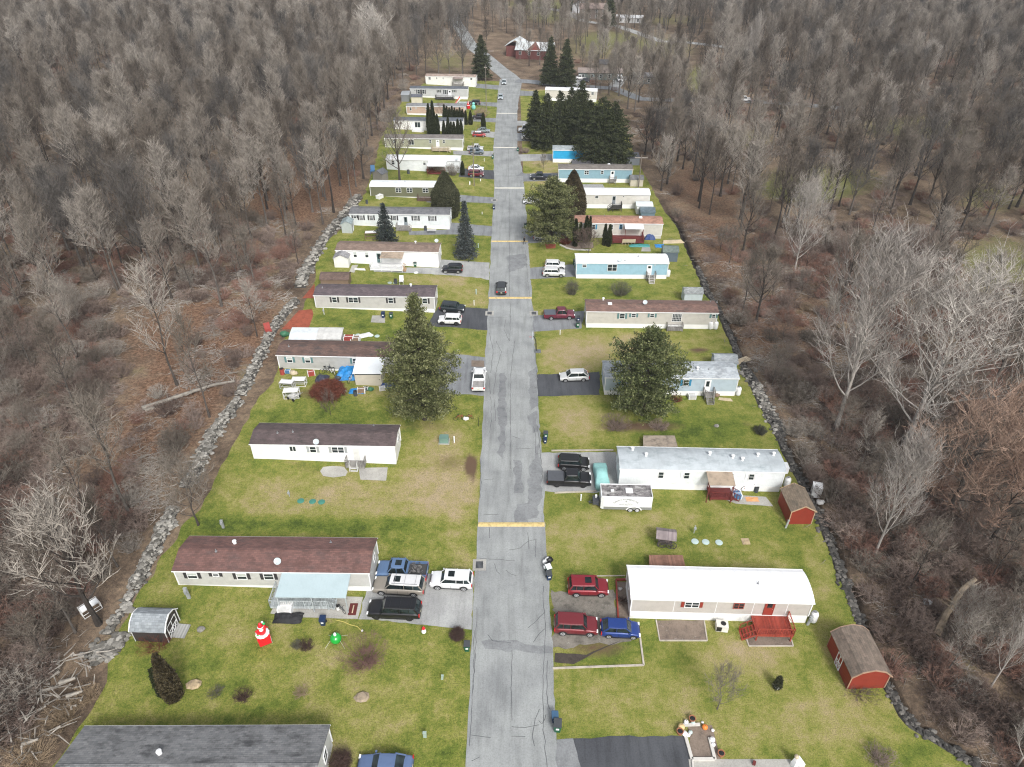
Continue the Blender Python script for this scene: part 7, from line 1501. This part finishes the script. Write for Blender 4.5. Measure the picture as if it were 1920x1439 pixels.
def junk_item(label, bx, by, kind, m, s=1.0, rz=0):
    p = up(bx, by); t = thing({'box': "crate", 'drum': "barrel", 'frame': "metal_frame", 'mower': "lawn_mower", 'chair': "garden_chair", 'sack': "sack", 'table': "table", 'bike': "bicycle", 'board': "plank_stack"}[kind], (p.x, p.y, gz(p.x)), label, {'box': "crate", 'drum': "barrel", 'frame': "metal frame", 'mower': "lawn mower", 'chair': "chair", 'sack': "sack", 'table': "table", 'bike': "bicycle", 'board': "planks"}[kind], None, R(rz)); t.scale = (s, s, s); b = MB(); r = random.Random(int(bx*3+by)); x = None
    if kind == 'box':
        b.box(-.45,.45,-.35,.35,0,.5); b.build("body", m, t); x = MB(); [x.box(a-.04,a+.04,-.37,.37,0,.53) for a in (-.42,.42)]; x.box(-.46,.46,-.02,.02,.5,.53); x.build("strap", WHITE, t)
    elif kind == 'drum': b.lathe([(.28,0),(.3,.05),(.28,.3),(.3,.32),(.28,.6),(.3,.62),(.29,.85)], 12); b.build("body", m, t); x = MB(); x.lathe([(.27,.85),(.27,.87)], 12); x.build("lid", BLACK, t)
    elif kind == 'frame':
        for z in (.05, .5, 1.0): b.bar((-.9,-.5,z),(.9,-.5,z),.035,4); b.bar((-.9,.5,z),(.9,.5,z),.035,4); b.bar((-.9,-.5,z),(-.9,.5,z),.035,4); b.bar((.9,-.5,z),(.9,.5,z),.035,4)
        for xx in (-.9, .9):
            for yy in (-.5, .5): b.bar((xx,yy,0),(xx,yy,1.05),.04,4)
        b.build("frame", m, t); x = MB(); x.box(-.85,.85,-.45,.3,1.02,1.07); x.build("shelf", WHITE, t)
    elif kind == 'mower':
        b.box(-.35,.35,-.3,.45,.15,.38); b.lathe([(.16,.38),(.18,.5),(.1,.58)],10); b.build("body", m, t); x = MB(); [x.lathe([(.15,-.04),(.15,.04)],10,(a,c,.15),'x') for a in (-.38,.38) for c in (-.25,.4)]; x.build("wheels", BLACK, t); x = MB(); x.bar((-.25,-.3,.35),(-.25,-1.0,.95),.02,4); x.bar((.25,-.3,.35),(.25,-1.0,.95),.02,4); x.bar((-.25,-1.0,.95),(.25,-1.0,.95),.02,4); x.build("handle", GREYM, t)
    elif kind == 'chair':
        b.box(-.25,.25,-.25,.25,.40,.45); b.build("seat", m, t); x = MB(); x.loft([[(-.25,.22,.45),(.25,.22,.45),(.25,.27,.45),(-.25,.27,.45)],[(-.25,.34,.98),(.25,.34,.98),(.25,.38,.98),(-.25,.38,.98)]]); x.build("backrest", m, t)
        for sx in (-.22,.22):
            for sy in (-.22,.22): x = MB(); x.bar((sx,sy,0),(sx,sy,.42),.02,4); x.build("leg", m, t)
    elif kind == 'sack': b.sm = True; b.lump((0,0,.28),.42,.34,.32,r,9,6); b.lump((.3,.15,.2),.3,.28,.22,r,8,5); b.build("sack", m, t)
    elif kind == 'table':
        b.box(-.9,.9,-.4,.4,.7,.75); b.build("tabletop", m, t); [MB().bar((sx,sy,0),(sx,sy,.7),.03,4).build("leg", GREYM, t) for sx in (-.8,.8) for sy in (-.32,.32)]
    elif kind == 'bike':
        for k_, cx in enumerate((-.5,.5)):
            b = MB(); [b.bar((cx+.3*math.cos(j*math.pi/7),0,.32+.3*math.sin(j*math.pi/7)),(cx+.3*math.cos((j+1)*math.pi/7),0,.32+.3*math.sin((j+1)*math.pi/7)),.025,4) for j in range(14)]; b.build("wheel", BLACK, t)
        b = MB(); b.bar((-.5,0,.32),(-.15,0,.75),.03,4); b.bar((-.15,0,.75),(.35,0,.78),.03,4); b.bar((-.15,0,.72),(.05,0,.3),.03,4); b.bar((.05,0,.3),(.35,0,.75),.03,4); b.bar((.5,0,.32),(.33,0,.95),.03,4); b.build("frame", m, t); b = MB(); b.bar((.33,-.25,.97),(.33,.25,.97),.02,4); b.build("handlebar", BLACK, t); b = MB(); b.box(-.28,-.05,-.07,.07,.84,.9); b.build("saddle", BLACK, t)
    elif kind == 'board':
        for i in range(4): b.box(-1.3+.05*i,1.3-.1*i,-.3+.12*i,-.1+.12*i,.04*i,.05+.06*i)
        b.build("planks", m, t)
JI = [("white appliance crate left in the yard of the cluttered home",548,744,'frame',5,1.2,5),("silver pipe rack in the yard of the cluttered home",540,727,'frame',0,1.1,-8),("second silver rack beside the pipe rack",562,722,'frame',5,1.1,0),("grey generator on the grass in front of the silver racks",552,748,'mower',0,1.6,60),("rust red drum at the left end of the cluttered home",530,702,'drum',1,1.2,0),("blue tub beside the rust red drum",540,699,'box',4,.9,0),("tan sack beside the blue tub",550,703,'sack',3,1.2,0),
 ("red barrow under the wall of the cluttered home",584,703,'box',1,1.2,20),("black bicycle leaning among the heap by the maple",614,700,'bike',2,1.5,20),("black and white motor scooter on the junk heap",622,703,'bike',5,1.4,-30),("dark sack right of the motor scooter",634,712,'sack',2,1.2,0),("white bicycle frame under the blue tarp",658,716,'bike',5,1.1,70),("black drum lying at the lean-to's corner",667,742,'drum',2,1.0,0),("brown crate below the lean-to",678,736,'box',7,1.3,4),("green planter below the lean-to",694,733,'sack',6,1.0,0),("black cooler below the lean-to",686,731,'box',2,.8,0),("pale blue tub by the dark blue tarp",717,731,'box',0,1.0,15),("grey trike near the tarps",646,740,'bike',0,.9,40),
 ("red trailer bed behind the shelter",655,640,'box',1,1.8,0),("brown crate behind the cluttered home's roof",667,641,'box',7,1.6,0),("plank heap angled over the red trailer bed",678,632,'board',5,1.5,25),("red plastic seat thrown on the stone wall",505,628,'chair',1,2.0,30),("green and white bags by the stone wall end",533,631,'sack',6,1.6,0),("white broken chair frame in the lower left brush",172,1146,'frame',5,1.0,50),
 ("pink toy bicycle at the kerb end of the toy heap",862,788,'bike',1,1.1,10),("heap of white toys near the kerb",873,788,'sack',5,.9,0),("red toy tricycle right of the toy heap",881,785,'bike',1,.8,-20),("grey bench on the patio of the white home with dark shutters",810,438,'table',0,1.1,0),("round grill beside the grey bench",798,432,'drum',2,1.1,0),("white garden chair on the lawn behind the mauve roof",753,533,'chair',5,1.6,0),("dark planter by the white garden chair",742,532,'drum',2,1.1,0),("white plank pair by the white gable shed",675,506,'board',5,.9,-5),
 ("white bench seat inside the dark red porch",1331,917,'chair',5,1.3,0),("blue lidded tub by the dark red porch",1380,932,'box',4,1.3,0),("black planter right of the porch clutter",1417,922,'drum',2,1.0,0),("twisted bicycle by the porch clutter",1403,920,'bike',1,1.3,10),("grey swing frame near the green-grey shed",697,447,'frame',7,1.4,5),("white tub by the corner of the storage box",1536,945,'sack',0,1.1,0),
 ("white cooler stack on the covered porch's left end",537,1145,'box',5,1.6,0),("black and yellow toy bike by the porch stairs",640,1146,'bike',2,1.0,-40),("tall white planter under the porch stairs",634,1143,'drum',5,.6,0),("grey box at the step of the pale blue home",1297,747,'box',0,1.2,0),("plank on the path right of the pale blue home's steps",1360,750,'board',3,.8,-10),("brown planter by the pale blue home's steps",1343,744,'sack',7,.9,0),
 ("red garden frame corner post stones",1162,1106,'sack',0,.5,0),("long plank pile in the grass beyond the patio",1262,455,'board',3,1.8,5),("weathered plank bridge over the ditch by the blue shed",1388,679,'board',3,1.6,30),("blue chair by the far left woods shed",699,327,'chair',4,2.2,0),("black grill behind the white carport home",766,326,'drum',2,1.2,0),("dark tub on the lawn left of the two spruces",688,382,'drum',2,1.0,0),("white upturned boat against the olive home",712,372,'box',5,1.6,60)]
for j in JI: junk_item(*(list(j[:4])+[JC[j[4]], j[5], j[6]]))
for i, x in enumerate((1169,1175,1181,1187)): junk_item("cream folding chair number counted %s from the left on the patio" % ("first","second","third","last")[i], x, 459, 'chair', JC[3], 1.5, 180)
p = up(662, 1143); t = thing("door_mat", (p.x, p.y, gz(p.x)+.03), "dark red door mat with a pale stripe beside the porch stairs", "door mat"); b = MB(); b.box(-.42,.42,-.75,.75,0,.02); b.build("mat", mat((.10,.015,.012),.9,name='dark_red_mat'), t); b = MB(); b.box(-.06,.06,-.5,.5,.02,.026); b.build("stripe", JC[3], t)
# basketball hoop
small("basketball_hoop", "portable basketball hoop on a black pole over the right kerb", "basketball hoop", 1006, 660, [("pole", BLACK, lambda b: b.tube([(0,0,.1),(-.15,0,2.2),(-.55,0,3.0)],[.06,.06,.06],6)), ("backboard", mat((.5,.55,.6),.3,name='clear_board'), lambda b: b.box(-.75,-.70,-.6,.6,2.7,3.5)), ("rim", RI, lambda b: [b.bar((-.98+.22*math.cos(i*.785),.22*math.sin(i*.785),2.85),(-.98+.22*math.cos((i+1)*.785),.22*math.sin((i+1)*.785),2.85),.015,4) for i in range(8)]), ("base", mat((.12,.13,.14),.6,name='dark_base'), lambda b: (b.box(-.3,.7,-.4,.4,0,.22), b.lump((.4,0,.3),.25,.25,.15,random.Random(1),8,5)))])
# garden edgings and beds
def edging(label, pts, m, hw=.08, h=.15, name="garden_edging"):
    P = [up(a, b_) for a, b_ in pts]; c = P[0].copy(); b = MB()
    for p, q in zip(P, P[1:]):
        d = (q-p); l = d.length; a = math.atan2(d.y, d.x); b.box(0, l, -hw, hw, -.03, h, Matrix.Translation(p-c) @ Matrix.Rotation(a, 4, 'Z'))
    T(b.build(name, m, None, c), label, "edging")
TIMB = mat((.42,.38,.32), .9, 0, .25, name='grey_timber'); WEDG = mat((.5,.48,.44), .9, 0, .2, name='pale_edging')
edging("red painted timber frame round the bed left of the beige home", [(1177,1088),(1155,1089),(1159,1163),(1178,1164)], REDM, .08, .25); edging("pale timber edging round the bed below the beige home's window", [(1230,1163),(1237,1202),(1326,1202),(1320,1163)], TIMB, .06, .1); edging("pale timber edging under the red deck", [(1396,1190),(1404,1212),(1487,1212),(1480,1188)], TIMB, .06, .1)
edging("long timber border of the gravel parking area", [(1200,1196),(1207,1248),(1036,1254)], TIMB, .09, .12); edging("thin timber along the top of the gravel parking", [(1105,1081),(1172,1080)], TIMB, .05, .08); edging("timber border on the upper side of the concrete drive", [(1034,846),(1150,845)], TIMB, .09, .15); edging("timber border on the lower side of the concrete drive", [(1040,925),(1118,922)], TIMB, .09, .15)
edging("white stone edging of the decorated bed by the black drive", [(1285,1382),(1297,1425),(1340,1425),(1330,1385)], WEDG, .14, .2); edging("white stone top edge of the decorated bed", [(1281,1361),(1312,1360)], WEDG, .12, .2); edging("pale curb at the side of the black drive", [(1298,1426),(1303,1480)], WEDG, .08, .15); edging("curved pale border before the arborvitae bed of the cream home", [(1050,460),(1062,466),(1075,469),(1108,470)], WEDG, .16, .2)
OR = mat((.70,.20,.03), .5, 0, .1, name='orange_pumpkin'); TC = mat((.30,.12,.06), .8, name='terracotta')
for x, y, m, s, lab in ((1277,1366,mat((.62,.45,.22),.7,name='straw_ball'),.32,"large straw coloured gourd at the corner of the decorated bed"),(1321,1366,OR,.27,"orange pumpkin on the far side of the decorated bed"),(1283,1378,WI,.26,"white gourd at the left corner of the decorated bed"),(1290,1380,WI,.2,"small white gourd right of the left corner"),(1286,1356,WI,.22,"white gourd at the top left of the decorated bed"),(1299,1357,PALEC,.2,"pale green gourd on the top edge of the decorated bed"),(1335,1389,WI,.25,"white gourd on the right edge of the decorated bed"),(1337,1398,WI,.2,"small white gourd lower on the right edge"),(1336,1371,WI,.16,"tiny white gourd at the top right of the bed"),(1294,1375,PALEC,.2,"grey-green gourd inside the left edge"),(1317,1356,WI,.13,"tiny white gourd at the top edge's end")):
    small("pumpkin", lab, "pumpkin", x, y, [("flesh", m, lambda b, s=s: ell(b,(0,0,s*.8),s,s,s*.85,12,8)), ("stalk", TC, lambda b, s=s: b.bar((0,0,s*1.5),(0.02,0,s*1.9),.03,4))], "pumpkins and gourds round the decorated bed")
for x, y, lab in ((1351,1417,"empty terracotta pot on its side by the concrete strip"),(1274,1376,"terracotta pot left of the straw coloured gourd"),(1297,1352,"terracotta pot above the decorated bed")): small("plant_pot", lab, "plant pot", x, y, [("pot", TC, lambda b: b.lathe([(.2,0),(.3,.4),(.33,.42),(.33,.48),(.26,.48),(.24,.4)],12)), ("soil", BLACK, lambda b: b.lathe([(.24,.42),(.1,.44)],12))], "terracotta pots by the decorated bed")
small("garden_statue", "white hatted garden figure at the end of the concrete strip", "statue", 1490, 1436, [("body", WI, lambda b: (b.loft([[(x*k,y*k,z) for x,y in ((-.3,-.2),(.3,-.2),(.3,.2),(-.3,.2))] for k,z in ((1.1,0),(1.2,.5),(.9,1.0),(.5,1.25))]))), ("head", JC[3], lambda b: ell(b,(-.1,.1,1.4),.2,.2,.2)), ("cushion", WI, lambda b: b.box(.1,.7,-.4,.4,.0,.5))], rz=20)
edging("two low brown posts standing on the concrete strip", [(1413,1436),(1414,1430)], MAROON, .12, .35, "low_post")
small("yellow_cord", "yellow cord trailing from the covered porch to a white ball", "cord", 650, 1168, [("cord", mat((.6,.5,.15),.7,name='yellow_cord'), lambda b: b.tube([(-1.2,.3,.04),(-.4,.1,.05),(.5,-.3,.04),(1.2,-.5,.05),(1.7,-1.0,.04)],[.03]*5,4)), ("ball", WI, lambda b: ell(b,(1.8,-1.05,.12),.12,.12,.12,8,6))])
# ---------------------------------------------------------------- the person in black at the kerb
def person(bx, by, label, rz=0):
    p = up(bx, by); me = bpy.data.meshes.new("person_body")
    J = [(0,0,.95),(0,0,1.15),(0,.01,1.38),(0,.01,1.5),(0,0,1.64),(0,0,1.74), (.10,0,.90),(.12,.10,.50),(.13,.02,.08),(.13,.14,.04), (-.10,0,.90),(-.12,-.12,.50),(-.13,-.22,.10),(-.13,-.10,.04), (.19,0,1.40),(.25,-.06,1.15),(.24,.06,.92), (-.19,0,1.40),(-.25,.08,1.15),(-.23,.20,.94)]
    E = [(0,1),(1,2),(2,3),(3,4),(4,5),(0,6),(6,7),(7,8),(8,9),(0,10),(10,11),(11,12),(12,13),(2,14),(14,15),(15,16),(2,17),(17,18),(18,19)]
    rad = [.15,.15,.17,.065,.10,.08,.10,.075,.05,.045,.10,.075,.05,.045,.075,.055,.04,.075,.055,.04]
    me.from_pydata(J, E, []); o = bpy.data.objects.new("person", me); sc.collection.objects.link(o); m = o.modifiers.new("s", 'SKIN')
    for i, v in enumerate(me.skin_vertices[0].data): v.radius = (rad[i], rad[i]*.85)
    me.skin_vertices[0].data[0].use_root = True; o.modifiers.new("u", 'SUBSURF').levels = 2
    bpy.context.view_layer.update(); em = bpy.data.meshes.new_from_object(o.evaluated_get(bpy.context.evaluated_depsgraph_get())); bpy.data.objects.remove(o)
    em.materials.clear(); em.materials.append(mat((.012,.012,.015), .8, name='black_clothes')); em.materials.append(SKN); em.materials.append(BLACK)
    for f in em.polygons: f.use_smooth = True; f.material_index = 1 if (f.center.z > 1.53 or (f.center.z < .96 and f.center.z > .86 and abs(f.center.x) > .2)) else 0
    t = link("person", em, None, (p.x, p.y, gz(p.x)), rz=R(rz)); T(t, label, "person"); b = MB(); ell(b, (0,-.015,1.70), .115,.125,.11, 12, 8); b.build("hair", BLACK, t); return t
person(983, 459, "person in black clothes walking at the right kerb by a yellow bump", 150)
# ---------------------------------------------------------------- thin winter haze
b = MB(); b.box(-1700, 1700, -100, 2700, -3, 68); HZ = bpy.data.materials.new("haze"); HZ.use_nodes = True; t_ = HZ.node_tree; t_.nodes.clear()
vo = t_.nodes.new("ShaderNodeVolumePrincipled"); vo.inputs['Color'].default_value = (.86,.90,.95,1); vo.inputs['Density'].default_value = .00014; ou = t_.nodes.new("ShaderNodeOutputMaterial"); t_.links.new(vo.outputs[0], ou.inputs['Volume'])
T(b.build("haze", HZ), "faint pale winter haze over the whole valley", None, None, 'stuff')
